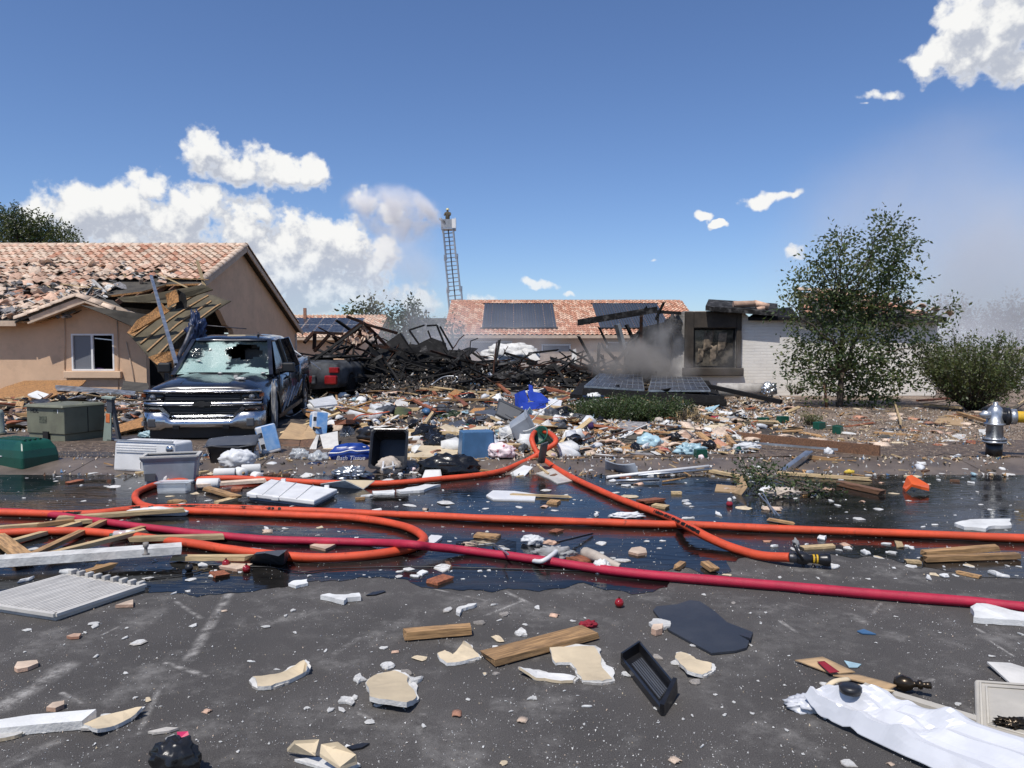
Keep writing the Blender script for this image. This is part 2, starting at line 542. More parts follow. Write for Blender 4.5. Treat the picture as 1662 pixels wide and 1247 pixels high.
def subsurf(o, n=1):
    m = o.modifiers.new('sub', 'SUBSURF'); m.levels = n; m.render_levels = n
    return o


def bake_bool(o, cutters):
    """cut holes into a mesh for good; the cutters are removed"""
    for c in cutters:
        m = o.modifiers.new('cut', 'BOOLEAN'); m.operation = 'DIFFERENCE'; m.object = c; m.solver = 'EXACT'
    dg = bpy.context.evaluated_depsgraph_get(); dg.update()
    me = bpy.data.meshes.new_from_object(o.evaluated_get(dg))
    o.modifiers.clear(); o.data = me
    for c in cutters: bpy.data.objects.remove(c)
    return o


def text(s_, size, material, parent, loc, rot, name='lettering', ext=.001, shear=0.0, bold=0.0):
    cu = bpy.data.curves.new(name, 'FONT'); cu.body = s_; cu.size = size; cu.extrude = ext; cu.shear = shear; cu.offset = bold
    cu.align_x = 'CENTER'; cu.align_y = 'CENTER'
    tmp = bpy.data.objects.new('tmp', cu); C.objects.link(tmp)
    dg = bpy.context.evaluated_depsgraph_get(); dg.update()
    me = bpy.data.meshes.new_from_object(tmp.evaluated_get(dg))
    bpy.data.objects.remove(tmp)
    me.materials.clear(); me.materials.append(MATS[material])
    o = link(name, me, parent)
    o.location = loc; o.rotation_euler = rot
    return o


def spline(pts, n=8):
    """Catmull-Rom through the points"""
    P = [Vector(p) for p in pts]; P = [P[0] * 2 - P[1]] + P + [P[-1] * 2 - P[-2]]
    out = []
    for i in range(1, len(P) - 2):
        a, b, c, d = P[i - 1], P[i], P[i + 1], P[i + 2]
        for k in range(n):
            t = k / n
            out.append(.5 * ((2 * b) + (c - a) * t + (2 * a - 5 * b + 4 * c - d) * t * t + (3 * b - a - 3 * c + d) * t ** 3))
    out.append(P[-2])
    return out


def ragged(pts, amp, n=1, seed=0, keep=()):
    """roughen a closed outline of 3D or 2D points"""
    r_ = random.Random(seed)
    P = [Vector(p) for p in pts]
    for _ in range(n):
        Q = []
        for i, p in enumerate(P):
            q = P[(i + 1) % len(P)]
            Q.append(p)
            m = (p + q) / 2
            L = (q - p).length
            j = Vector([r_.uniform(-1, 1) for _ in range(len(p))])
            if len(p) == 3: j.z *= .15
            Q.append(m + j * amp * L)
        P = Q
    return P


def centre(o):
    """move a mesh object's origin to the middle of its base"""
    me = o.data
    n = len(me.vertices)
    xs = [v.co.x for v in me.vertices]; ys = [v.co.y for v in me.vertices]; zs = [v.co.z for v in me.vertices]
    c = Vector(((min(xs) + max(xs)) / 2, (min(ys) + max(ys)) / 2, min(zs)))
    me.transform(Matrix.Translation(-c))
    o.location = o.location + c
    return o


def plate(name, label, cat, px, mats, t=.012, base=.004, lift=None, rag=0, amp=.12, seed=1, group=None, parent=None, sink=0):
    """a flat piece lying on the ground; outline given by where its corners lie, lift raises single corners"""
    lift = lift or {}
    top = []
    for i, (x, y) in enumerate(px):
        top.append(G(x, y, base + t + lift.get(i, 0.0)))
    if rag: top = ragged(top, amp, rag, seed)
    ar = sum(top[i].x * top[(i + 1) % len(top)].y - top[(i + 1) % len(top)].x * top[i].y for i in range(len(top)))
    if ar < 0: top.reverse()
    mb = MB(); mb.slab(top, (0, 0, -t), 0, 1 if isinstance(mats, (list, tuple)) and len(mats) > 1 else 0)
    o = mb.build(name, mats, parent, label=label, cat=cat, group=group)
    bm = bmesh.new(); bm.from_mesh(o.data)
    bmesh.ops.triangulate(bm, faces=[f for f in bm.faces if len(f.verts) > 4]); bm.to_mesh(o.data); bm.free()
    return centre(o)


def sheet(name, label, cat, corners, mats, nu=8, nv=8, wob=.02, thick=.006, seed=0, freq=2.5, parent=None, group=None, fold=None):
    """a bent sheet between four corners (world points, counter-clockwise from the front left)"""
    a, b, c, d = [Vector(p) for p in corners]
    nrm = (b - a).cross(d - a).normalized()
    off = Vector((seed * 3.7, seed * 1.3, 0))

    def fn(u, v):
        p = (a * (1 - u) + b * u) * (1 - v) + (d * (1 - u) + c * u) * v
        w = noise.noise(p * freq + off) * wob + noise.noise(p * freq * 3 + off) * wob * .35
        if fold: w += fold(u, v)
        return p + nrm * w
    mb = MB().grid(fn, nu, nv, thick=-nrm * thick)
    o = mb.build(name, mats, parent, label=label, cat=cat, group=group)
    if parent is None: centre(o)
    return o


def crumple_mesh(name, mats, seed, size=(1, 1, 1), amp=.35, sub=3, freq=1.8, flat=-.6):
    bm = bmesh.new()
    bmesh.ops.create_icosphere(bm, subdivisions=sub, radius=1)
    off = Vector((seed * 7.3, seed * 2.1, seed * .7))
    for v in bm.verts:
        d = v.co.normalized()
        k = 1 + amp * noise.noise(d * freq + off) + amp * .5 * (.5 - abs(noise.noise(d * freq * 2.3 + off)) * 2) + amp * .42 * (.4 - abs(noise.noise(d * freq * 4.6 + off)) * 2) + amp * .2 * (.3 - abs(noise.noise(d * freq * 10 + off)) * 2)
        p = d * k
        if p.z < flat: p.z = flat + (p.z - flat) * .15
        v.co = Vector((p.x * size[0], p.y * size[1], (p.z - flat) * size[2]))
    for f in bm.faces: f.smooth = True
    me = bpy.data.meshes.new(name); bm.to_mesh(me); bm.free()
    for m in (mats if isinstance(mats, (list, tuple)) else [mats]): me.materials.append(MATS[m])
    return me


def crumple(name, label, cat, loc, size, mats, seed=1, amp=.35, rz=0, group=None, parent=None, freq=1.8, sub=4):
    o = link(name, crumple_mesh(name, mats, seed, size, amp, sub, freq), parent, label=label, cat=cat, group=group)
    o.location = loc; o.rotation_euler = (0, 0, rz)
    return o


def MRT(loc, rx=0, ry=0, rz=0, s=1.0):
    m = Matrix.Translation(loc) @ Euler((rx, ry, rz)).to_matrix().to_4x4()
    return m @ Matrix.Diagonal((s, s, s, 1)) if s != 1.0 else m


def plank_mesh(name, L, w, t, m='wood', seed=0, jag=.05, bend=0.0):
    """sawn board along x, ends broken"""
    r_ = random.Random(seed)
    n = 5
    mb = MB()
    secs = []
    ends = [[r_.uniform(-jag, jag) for _ in range(4)] for _ in range(2)]
    for i in range(n + 1):
        u = i / n
        x = (u - .5) * L
        sec = []
        for k, (sy, sz) in enumerate(((-1, 0), (1, 0), (1, 1), (-1, 1))):
            dx = ends[0][k] if i == 0 else (ends[1][k] if i == n else 0)
            sec.append(Vector((x + dx, sy * w / 2, sz * t + bend * math.sin(u * math.pi))))
        secs.append(sec)
    mb.loft(secs, smooth=False)
    return mb.mesh(name, m)


def plank(name, label, cat, a, b, w, t, m='wood', seed=0, group=None, jag=.02, roll=0.0, parent=None):
    a = Vector(a); b = Vector(b); d = b - a
    me = plank_mesh(name, d.length, w, t, m, seed, jag)
    q = d.to_track_quat('X', 'Z')
    o = link(name, me, parent, label=label, cat=cat, group=group)
    o.matrix_world = Matrix.Translation((a + b) / 2) @ q.to_matrix().to_4x4() @ Matrix.Rotation(roll, 4, 'X')
    return o


def chunk_mesh(name, mats, seed, r=.5, t=.2, n=7, irr=.35):
    """broken flat lump, unit sized"""
    r_ = random.Random(seed)
    pts = []
    for k in range(n):
        a = 2 * math.pi * k / n + r_.uniform(-.2, .2)
        q = r * (1 + r_.uniform(-irr, irr))
        pts.append(Vector((q * math.cos(a), q * math.sin(a), 0)))
    mb = MB()
    lo = [p * r_.uniform(.85, 1.0) for p in pts]
    mid = [p + Vector((0, 0, t * r_.uniform(.3, .6))) for p in pts]
    hi = [p * r_.uniform(.72, .95) + Vector((0, 0, t * r_.uniform(.7, 1.15))) for p in pts]
    mb.loft([lo, mid, hi], mi=0, smooth=False)
    if isinstance(mats, (list, tuple)) and len(mats) > 1: mb.m[-1] = 1
    return mb.mesh(name, mats)


def arc_shard_mesh(name, mats, seed, w=.25, L=.3, curv=.5, t=.02):
    """piece of a curved roof tile"""
    r_ = random.Random(seed)
    e0 = [r_.uniform(-.25, .1) for _ in range(6)]; e1 = [r_.uniform(-.1, .25) for _ in range(6)]

    def fn(u, v):
        k = min(5, int(u * 5 + .5))
        y = (-.5 + v) * L + (e0[k] * (1 - v) + e1[k] * v) * L
        a = (u - .5) * 2 * curv
        R_ = w / (2 * math.sin(curv))
        return Vector((R_ * math.sin(a), y, R_ * (math.cos(a) - math.cos(curv)) + t))
    return MB().grid(fn, 5, 2, smooth=True, thick=(0, 0, -t)).mesh(name, mats)


def roll_paper(name, label, loc, r=.06, L=.25, rz=0, tilt=0, group=None):
    """paper roll lying on its side: paper > core"""
    M = Matrix.Rotation(math.pi / 2, 4, 'Y')
    t = thing(name, label, 'paper roll', loc, rot=(0, tilt, rz), group=group)
    T = Matrix.Translation((-L / 2, 0, r)) @ M
    MB().lathe([(r * .33, .004), (r * .9, 0), (r, .01), (r * 1.0, L - .01), (r * .9, L), (r * .33, L - .004)], 18, M=T).build('paper', 'paper', t)
    T2 = Matrix.Translation((-L / 2 - .002, 0, r)) @ M
    MB().lathe([(r * .32, 0), (r * .33, L + .004)], 14, M=T2).build('core', 'cardboard', t)
    return t


def tote_mesh(name, m, w, d, h, taper=.86, wall=.012, rim=.025, closed=False):
    """open topped tapered bin, origin at the middle of its base"""
    def ring(k, z, ww=0.0):
        x, y = w / 2 * k + ww, d / 2 * k + ww
        c = min(w, d) * .07
        return [Vector(p + (z,)) for p in ((-x + c, -y), (x - c, -y), (x, -y + c), (x, y - c), (x - c, y), (-x + c, y), (-x, y - c), (-x, -y + c))]
    secs = [ring(taper * .97, 0), ring(taper, .01), ring(.985, h * .86), ring(.985, h * .88, rim * .4), ring(1, h, rim)]
    if closed: secs += [ring(1, h + .02, rim * .9), ring(.9, h + .035)]
    else: secs += [ring(1, h + .004, rim * .4), ring(1, h - .01, -wall), ring(taper, .03, -wall)]
    mb = MB().loft(secs, smooth=False)
    return mb.mesh(name, m)

# ------------------------------------------------------------------ ground
def asphalt():
    m = bpy.data.materials.new('asphalt'); MATS['asphalt'] = m; m.use_nodes = True
    t = NT(m.node_tree); b = t.n['Principled BSDF']
    geo = t.node('ShaderNodeNewGeometry'); P = geo.outputs['Position']
    fine = t.noise(P, 210, 3, .75); mid = t.noise(P, 14, 5, .6); big = t.noise(P, .9, 4, .6)
    c = t.mix(t.ramp(fine.outputs[0], .3, .7), (.022, .020, .019), (.145, .134, .126))
    c = t.mix(t.ramp(big.outputs[0], .35, .7, 0, .5), c, (.045, .042, .040))
    spk = t.node('ShaderNodeTexVoronoi'); t.put(spk.inputs['Vector'], P); spk.inputs['Scale'].default_value = 55
    sp = t.math('MULTIPLY', t.ramp(spk.outputs['Distance'], .16, .08), t.ramp(mid.outputs[0], .5, .62))
    c = t.mix(t.math('MULTIPLY', sp, .55), c, (.5, .48, .45))
    # plaster dust smeared over the road in streaks
    sep = t.node('ShaderNodeSeparateXYZ'); t.put(sep.inputs[0], P)
    dust = None
    streaks = [((0, 1150), (105, 1082), .09, .75), ((305, 1072), (372, 965), .05, .75), ((225, 1190), (258, 1120), .025, .5), ((0, 1245), (90, 1205), .05, .5), ((545, 1060), (582, 1036), .035, .4),
               ((440, 1010), (500, 995), .1, .35), ((680, 1190), (685, 1160), .03, .45), ((820, 960), (870, 985), .03, .6), ((700, 955), (790, 975), .02, .5),
               ((1590, 1030), (1645, 1065), .015, .6), ((1380, 1000), (1400, 1008), .08, .45), ((745, 975), (900, 1000), .25, .2), ((520, 1160), (720, 1200), .35, .14), ((1100, 1100), (1350, 1010), .4, .12)]
    rs = random.Random(4)
    for k in range(13):
        x, y = rs.uniform(60, 1600), rs.uniform(975, 1240); streaks.append(((x, y), (x + rs.uniform(-70, 70), y - rs.uniform(2, 28)), rs.uniform(.012, .03), rs.uniform(.5, .9)))
    streaks = [(a, e, w, min(1, k * 1.5)) for a, e, w, k in streaks]
    dn = t.noise(P, 9, 6, .75); dn2 = t.noise(P, 70, 3, .7)
    for a, e, w, k in streaks:
        A = G(*a); E = G(*e); d = E - A; L = d.length; d.normalize()
        rx = t.math('SUBTRACT', sep.outputs[0], A.x); ry = t.math('SUBTRACT', sep.outputs[1], A.y)
        al = t.math('MULTIPLY_ADD', rx, d.x, t.math('MULTIPLY', ry, d.y))
        al2 = t.math('MINIMUM', t.math('MAXIMUM', al, 0.0), L)
        ex = t.math('SUBTRACT', rx, t.math('MULTIPLY', al2, d.x)); ey = t.math('SUBTRACT', ry, t.math('MULTIPLY', al2, d.y))
        r2 = t.math('SQRT', t.math('MULTIPLY_ADD', ex, ex, t.math('MULTIPLY', ey, ey)))
        f = t.ramp(r2, w, 0.0, 0, k)
        dust = f if dust is None else t.math('MAXIMUM', dust, f)
    grain = t.math('MULTIPLY', t.ramp(dn.outputs[0], .36, .68), t.ramp(dn2.outputs[0], .25, .6, .35, 1.0))
    dust = t.math('MULTIPLY', dust, grain)
    film = t.math('MULTIPLY', t.ramp(t.noise(P, 2.3, 7, .78).outputs[0], .48, .8), .45)
    dust = t.math('MAXIMUM', dust, film)
    c = t.mix(dust, c, (.42, .40, .37))
    t.put(b.inputs['Base Color'], c)
    b.inputs['Roughness'].default_value = .9
    b.inputs['Specular IOR Level'].default_value = .3
    bp = t.node('ShaderNodeBump'); bp.inputs['Strength'].default_value = .6; bp.inputs['Distance'].default_value = .006
    t.put(bp.inputs['Height'], fine.outputs[0]); t.put(b.inputs['Normal'], bp.outputs[0])


def wet():
    m = bpy.data.materials.new('water_film'); MATS['water_film'] = m; m.use_nodes = True
    t = NT(m.node_tree); b = t.n['Principled BSDF']
    geo = t.node('ShaderNodeNewGeometry'); P = geo.outputs['Position']
    patch = t.noise(t.vmath('MULTIPLY', P, (.7, 1.6, 1)), 1.5, 5, .6)
    fine = t.noise(P, 130, 3, .7)
    f = t.ramp(patch.outputs[0], .40, .62)
    shallow = t.mix(fine.outputs[0], (.010, .0095, .009), (.034, .031, .028))
    c = t.mix(f, (.006, .006, .006), shallow)
    t.put(b.inputs['Base Color'], c)
    t.put(b.inputs['Roughness'], t.ramp(patch.outputs[0], .42, .7, .025, .22))
    b.inputs['IOR'].default_value = 1.33; b.inputs['Specular IOR Level'].default_value = .3
    rip = t.noise(t.vmath('MULTIPLY', P, (1, 3, 1)), 5, 3, .5)
    bp = t.node('ShaderNodeBump'); bp.inputs['Strength'].default_value = .14; bp.inputs['Distance'].default_value = .02
    t.put(bp.inputs['Height'], rip.outputs[0])
    b2 = t.node('ShaderNodeBump'); t.put(b2.inputs['Strength'], t.ramp(patch.outputs[0], .45, .7, 0, .35)); b2.inputs['Distance'].default_value = .004
    t.put(b2.inputs['Height'], fine.outputs[0]); t.put(b2.inputs['Normal'], bp.outputs[0])
    t.put(b.inputs['Normal'], b2.outputs[0])


def yard():
    m = bpy.data.materials.new('yard_gravel'); MATS['yard_gravel'] = m; m.use_nodes = True
    t = NT(m.node_tree); b = t.n['Principled BSDF']
    geo = t.node('ShaderNodeNewGeometry'); P = geo.outputs['Position']
    vo = t.node('ShaderNodeTexVoronoi'); t.put(vo.inputs['Vector'], P); vo.inputs['Scale'].default_value = 26
    big = t.noise(P, .7, 5, .6)
    sepc = t.node('ShaderNodeSeparateColor'); t.put(sepc.inputs[0], vo.outputs['Color'])
    c = t.mix(sepc.outputs[0], (.12, .085, .06), (.38, .29, .22))
    c = t.mix(t.ramp(big.outputs[0], .4, .65, 0, .75), c, (.075, .055, .04))
    t.put(b.inputs['Base Color'], c); b.inputs['Roughness'].default_value = .9
    bp = t.node('ShaderNodeBump'); bp.inputs['Strength'].default_value = .8; bp.inputs['Distance'].default_value = .02
    t.put(bp.inputs['Height'], t.math('SUBTRACT', 1.0, vo.outputs['Distance'])); t.put(b.inputs['Normal'], bp.outputs[0])


asphalt(); wet(); yard()
mat('far_soil', (.26, .19, .13), .95, var=.2, scale=.2, rnd=0, world_space=True)

KY0, KY1 = 9.55, 10.45


def strip(name, x0, x1, ys, m, nx=2, **kw):
    secs = []
    mb = MB()
    mb.grid(lambda u, v: (x0 + (x1 - x0) * u, ys[round(v * (len(ys) - 1))][0], ys[round(v * (len(ys) - 1))][1]), nx, len(ys) - 1, smooth=True)
    return mb.build(name, m, kind='structure', **kw)


strip('road', -60, 60, [(-12, 0), (KY0, 0)], 'asphalt')
ks = [(KY0 - .004, .002)] + [(KY0 + .9 * k / 10, gz(0, KY0 + .9 * k / 10) + .004) for k in range(1, 11)]
mat('kerb_mat', (.15, .118, .094), .5, var=.2, scale=2.2, bump=.35, bscale=50, rnd=0, grime=.4, world_space=True)
kerb = thing('kerb', 'rolled concrete kerb along the road', 'kerb', (0, KY0, 0)); del kerb['label']; del kerb['category']; kerb['kind'] = 'structure'
joints = [-60] + [-13.1 + 2.42 * k for k in range(12)] + [60]
for j in range(len(joints) - 1):
    x0, x1 = joints[j] + .006, joints[j + 1] - .006
    sec = MB()
    sec.grid(lambda u, v: (x0 + (x1 - x0) * u, ks[round(v * 10)][0] - KY0, ks[round(v * 10)][1]), 1, 10)
    sec.build('kerb_slab', 'kerb_mat', kerb)
strip('yard', -60, 60, [(KY1, .1), (60, .1)], 'yard_gravel')
strip('ground', -1500, 1500, [(-1500, -.03), (KY0 - 1, -.03), (59.9, -.03), (2500, -.03)], 'far_soil')
# wet strip of soil and wash on the edge of the yard
wash = [G(x, y) for x, y in ((-150, 748), (120, 742), (420, 742), (650, 748), (900, 742), (1150, 735), (1400, 730), (1662, 735), (1800, 735))]
mat('wet_soil', (.15, .108, .078), .6, var=.3, scale=9, col2=(.05, .036, .027), bump=1.0, bscale=45, rnd=0, world_space=True)
mb = MB()
pts = [Vector((p.x, KY1 - .03, .108)) for p in wash] + [Vector((p.x + rng.uniform(-.2, .2), 12.0 + .5 * math.sin(p.x * 1.7), .108)) for p in wash[::-1]]
mb.slab(ragged(pts, .06, 2, 3), (0, 0, -.006)); o = mb.build('wash', 'wet_soil', kind='structure')

# sheet of fire water across the road
edge = [(-140, 1010), (0, 992), (120, 985), (235, 962), (330, 968), (440, 957), (520, 946), (640, 942), (720, 952), (800, 955), (900, 956), (1000, 957), (1085, 955), (1090, 940), (1060, 925),
        (1100, 916), (1150, 928), (1182, 925), (1178, 910), (1215, 905), (1300, 899), (1400, 900), (1490, 922), (1560, 930), (1662, 938), (1800, 945)]
lo = [G(x, y, .004) for x, y in edge]
hi = [Vector((18, KY0 + .02, .004)), Vector((-18, KY0 + .02, .004))]
body = []
for i in range(len(lo) - 1):
    a, b_ = lo[i], lo[i + 1]
    for k in range(12):
        p = a.lerp(b_, k / 12)
        q = Vector((p.x * 3, p.y * 3, 1.7))
        body.append(p + Vector((0, .20 * noise.noise(q * .8) + .10 * noise.noise(q * 2.4) + .04 * noise.noise(q * 6), 0)))
mb = MB(); mb.add(body + hi, [tuple(range(len(body) + 2))]); pud = mb.build('puddle', 'water_film', kind='structure')
bm = bmesh.new(); bm.from_mesh(pud.data); bmesh.ops.triangulate(bm, faces=bm.faces); bm.to_mesh(pud.data); bm.free()

# driveway under the pickup
strip('driveway', -8.6, -3.6, [(KY1 + .01, .108), (23, .108)], 'concrete_wet')


# ------------------------------------------------------------------ tiled roofs
def tile_mesh(tw, tl, mats, h=.06, t=.018):
    def fn(u, v):
        if u < .68: z = h * math.sin(u / .68 * math.pi)
        else: z = -.012 * math.sin((u - .68) / .32 * math.pi)
        return Vector((u * tw, v * tl, z + .045 * (1 - v)))
    return MB().grid(fn, 7, 1, thick=(0, 0, -t)).mesh('tile', mats)


def tile_roof(parent, O, U, V, nu, nv, tw, tl, keep, indiv, mats, seed=1, jitter=.02, name='roof_tile', stuff='roof_tile_field'):
    """tiles from the eave corner O along U and up V; indiv(i, j) gives a rank (small = shows largest)"""
    r_ = random.Random(seed)
    U = Vector(U).normalized(); V = Vector(V).normalized(); N = U.cross(V)
    base = Matrix((U, V, N)).transposed().to_4x4()
    cells = []
    for j in range(nv):
        for i in range(nu):
            p = O + U * (i * tw) + V * (j * tl)
            k = keep(p, i, j, r_)
            if k > 0: cells.append((indiv(i, j, p), i, j, p, k))
    cells.sort(key=lambda c: c[0])
    protos = [tile_mesh(tw * .985, tl * 1.12, m) for m in mats]
    joined = MB()
    for n, (rk, i, j, p, k) in enumerate(cells):
        jt = jitter * k
        m = Matrix.Translation(p + N * (.02 + (r_.uniform(0, .05) if k > 1 else 0))) @ base @ Euler((r_.gauss(0, jt), r_.gauss(0, jt), r_.gauss(0, jt * 1.5))).to_matrix().to_4x4()
        mi = r_.choices(range(len(mats)), [5, 4, 1][:len(mats)])[0]
        if rk < 1e6 and n < 290:
            o = link(name, protos[mi], parent)
            o.matrix_world = m
        else:
            me = protos[mi]
            joined.add([m @ v.co for v in me.vertices], [tuple(q.vertices) for q in me.polygons], mi, True)
    if joined.v:
        o = joined.build(stuff, mats, parent, kind='stuff')
    return cells


# ------------------------------------------------------------------ tan house on the left
H = thing('tan_house', 'tan stucco house with damaged clay tile roof and broken gable wall behind the pickup', 'house', (-17, 23, .1))
H.matrix_world = Matrix.Identity(4)
XL, XR, YF, YR, YB = -27.0, -10.75, 22.3, 30.2, 38.1
ZE, ZR = 2.44, 5.73
slope = (ZR - ZE) / (YR - YF)
zroof = lambda y: ZE + slope * (y - YF) if y < YR else ZR - slope * (y - YR)
WX = -11.05
# front wall with window opening and small gable
WY = 22.75
wa = D(115, 542, WY); wb = D(186, 602, WY)
gp = D(140, 489, WY); gl = D(48, 524, WY); gr = D(236, 524, WY)
mb = MB()
out = [Vector((XL, WY, .1)), Vector((WX - .2, WY, .1)), Vector((WX - .2, WY, 2.35)), Vector((gr.x, WY, 2.38)), Vector((gp.x, WY, gp.z - .05)), Vector((gl.x, WY, 2.38)), Vector((XL, WY, 2.38))]
mb.slab(out, (0, .2, 0))
wall = mb.build('front_wall', 'stucco', H, fix=True)
cut = MB(); cut.box(((wa.x + wb.x) / 2, WY + .1, (wa.z + wb.z) / 2), (wb.x - wa.x, .8, wa.z - wb.z)); cut = cut.build('cut', 'void')
bake_bool(wall, [cut])
# gable end wall, broken open towards the street
gw = [(38, .1), (38, zroof(38) - .12), (30.2, ZR - .14), (25.7, zroof(25.7) - .14), (26.5, 3.55), (27.2, 3.3), (28.1, 3.0), (28.7, 2.5), (29.3, 2.35), (29.7, 1.6), (30.3, .9), (30.2, .1)]
top = ragged([Vector((0, y, z)) for y, z in gw[4:]], .0, 0)
mb = MB(); mb.slab([Vector((WX, y, z)) for y, z in gw], (-.2, 0, 0)); mb.build('gable_wall', 'stucco', H, fix=True)
mb = MB(); mb.box((WX - 3.2, 30, 1.6), (.15, 13, 3.0)); mb.box((-19, 37.8, 1.2), (16, .2, 2.2)); mb.build('inner_wall', 'gypsum_grey', H)
mb = MB(); mb.box((-19, 30, .12), (15.8, 14, .03)); mb.build('floor_slab', 'concrete', H)
# fascia boards
mb = MB(); mb.box(((XL + gl.x) / 2 - .05, 22.28, ZE - .08), (gl.x - XL - .1, .04, .16)); mb.build('fascia_board', 'fascia', H)
for s_, e in ((gl, -1), (gr, 1)):
    a = D(48 if e < 0 else 236, 525, 22.26); p = D(140, 489, 22.26)
    mb = MB(); mb.bar(a, p + Vector((0, 0, -.02)), .05, .2, up=Vector((0, 1, 0))); mb.bar(a + Vector((0, .02, .12)), p + Vector((0, .02, .10)), .16, .05, up=Vector((0, 1, 0))); mb.build('fascia_board', 'fascia', H)
mb = MB(); mb.bar((XR, 25.4, zroof(25.4) - .12), (XR, YR, ZR - .12), .05, .2); mb.bar((XR, YR, ZR - .12), (XR, YB, ZE - .12), .05, .2); mb.build('rake_board', 'fascia', H)
# soffit and roof deck (torn at the street corner)
deck = [(XL, YF), (-14.2, YF), (-13.4, 23.4), (-13.8, 24.3), (-12.4, 24.9), (-11.9, 25.6), (XR, 25.7), (XR, YR), (XL, YR)]
mb = MB(); mb.slab([Vector((x, y, zroof(y) - .01)) for x, y in deck], (0, 0, -.06), 0, 1); mb.build('roof_deck', ['felt', 'osb'], H)
mb = MB(); mb.slab([Vector((x, y, zroof(y) - .01)) for x, y in ((XL, YR), (XR, YR), (XR, YB), (XL, YB))], (0, 0, -.06)); mb.build('roof_deck', ['felt'], H)
# rafters showing in the hole
for k in range(5):
    x = -12.9 + k * .42
    mb = MB(); mb.bar((x, 24.2 + .35 * k, zroof(24.2 + .35 * k) - .16), (x, 29, zroof(29) - .16), .045, .18); mb.build('rafter', 'wood_dark', H)
# front gable roof
gx = gp.x; gzp = gp.z + .12
for e in (-1, 1):
    a = Vector((gx + e * (gr.x - gl.x) * .53, 22.25, 2.42)); p = Vector((gx, 22.25, gzp)); q = Vector((gx, 22.3 + (gzp - ZE) / slope + .2, gzp))
    mb = MB(); tri = [a, p, q] if e < 0 else [p, a, q]
    mb.slab(tri, (0, 0, -.05)); mb.build('gable_roof_deck', ['felt'], H, fix=True)


def keepL(p, i, j, r_):
    x, y = p.x, p.y
    if x > XR - .25: return 0
    # torn corner
    if y < 25.7 + .3 * noise.noise(Vector((x * 2, y * 2, 0))) and x > -14.4 + .5 * noise.noise(Vector((x * 1.3, y * 1.3, 4))): return 0
    # front gable takes the place of these tiles
    hw = (gr.x - gl.x) * .5 * max(0, 1 - (y - 22.3) * slope / (gzp - ZE))
    if abs(x - gx) < hw - .05: return 0
    # blown off or shaken tiles: the lower half mostly
    d = noise.noise(Vector((x * .55, y * .9, 2.2))) + .55 * noise.noise(Vector((x * 1.7, y * 2.3, 7)))
    up = (y - 22.3) / (YR - 22.3)
    dam = d + .62 - up * 1.5
    if up > .9: return .4
    if dam > .55: return 0
    if dam > .2: return 0 if r_.random() < .55 else 4
    if dam > -.05: return 0 if r_.random() < .12 else 2
    return .5


Vs = Vector((0, YR - YF, ZR - ZE)).normalized()
tile_roof(H, Vector((XL + 1.2, YF - .05, ZE + .01)), (1, 0, 0), Vs, int((XR - XL - 1.2) / .3), 22, .3, .388, keepL,
          lambda i, j, p: (j * 1.0 + (0 if p.x > -20.5 else 1e3) + rng.random() * 14), ['tile', 'tile_pale', 'tile_red'], 3)
# ridge and rake tiles
rt = arc_shard_mesh('ridge_tile', ['tile_pale'], 2, .26, .42, 1.2, .02)
rt2 = MB().grid(lambda u, v: (.14 * math.sin((u - .5) * 2.6), (v - .5) * .43, .14 * math.cos((u - .5) * 2.6) + .02 * (1 - v) - .05), 6, 1, thick=(0, 0, -.02)).mesh('ridge_tile', ['tile_pale'])
for k in range(34):
    o = link('ridge_tile', rt2, H); o.matrix_world = MRT((XR - .25 - k * .38, YR, ZR + .03), 0, rng.gauss(0, .03), math.pi / 2 + rng.gauss(0, .03))
ang = math.atan(slope)
for k in range(12):
    y = YR - .25 - k * .36
    o = link('rake_tile', rt2, H); o.matrix_world = MRT((XR - .06, y, zroof(y) + .05), ang, 0, rng.gauss(0, .04))
for k in range(20):
    y = YR + .2 + k * .36
    o = link('rake_tile', rt2, H); o.matrix_world = MRT((XR - .06, y, zroof(y) + .05), -ang, 0, 0)
for e in (-1, 1):
    for k in range(5):
        f = (k + .5) / 5
        if e > 0 and k < 2: continue
        a = Vector((gx + e * (gr.x - gl.x) * .52, 22.3, 2.5)); p = Vector((gx, 22.3, gzp + .02))
        q = a.lerp(p, f)
        o = link('rake_tile', rt2, H); o.matrix_world = Matrix.Translation(q) @ (p - a).to_track_quat('Y', 'Z').to_matrix().to_4x4()
# window
wn = link('window', None, H)
cx, cz = (wa.x + wb.x) / 2, (wa.z + wb.z) / 2; ww, wh = wb.x - wa.x, wa.z - wb.z
mb = MB()
for dx, dz, sx, sz in ((0, wh / 2 - .025, ww, .05), (0, -wh / 2 + .025, ww, .05), (-ww / 2 + .025, 0, .05, wh - .1), (ww / 2 - .025, 0, .05, wh - .1), (-.02, 0, .06, wh - .1)):
    mb.box((cx + dx, WY + .03, cz + dz), (sx, .07, sz))
mb.build('frame', 'frame_white', wn)
m = mat('window_screen', (.16, .17, .19), .4, var=.1, rnd=0, scale=40)
MB().box((cx - ww / 4 - .01, WY + .06, cz), (ww / 2 - .06, .012, wh - .1)).build('pane', 'window_screen', wn)
MB().bar((cx + .05, WY + .05, cz + wh * .38), (cx + ww / 2, WY + .12, cz + wh * .32), .03, .03).build('bent_rail', 'alu', wn)
MB().box((cx, 24.2, cz), (3, .05, 2.2)).build('room_shade_sheet', 'void', wn)  # black sheet behind the window; its colour stands in for room shade
mb = MB(); mb.box((D(150, 606, 22.65).x, WY - .07, wb.z - .12), (1.75, .14, .22)); bevel(mb.build('sill', 'stucco_trim', wn), .02)
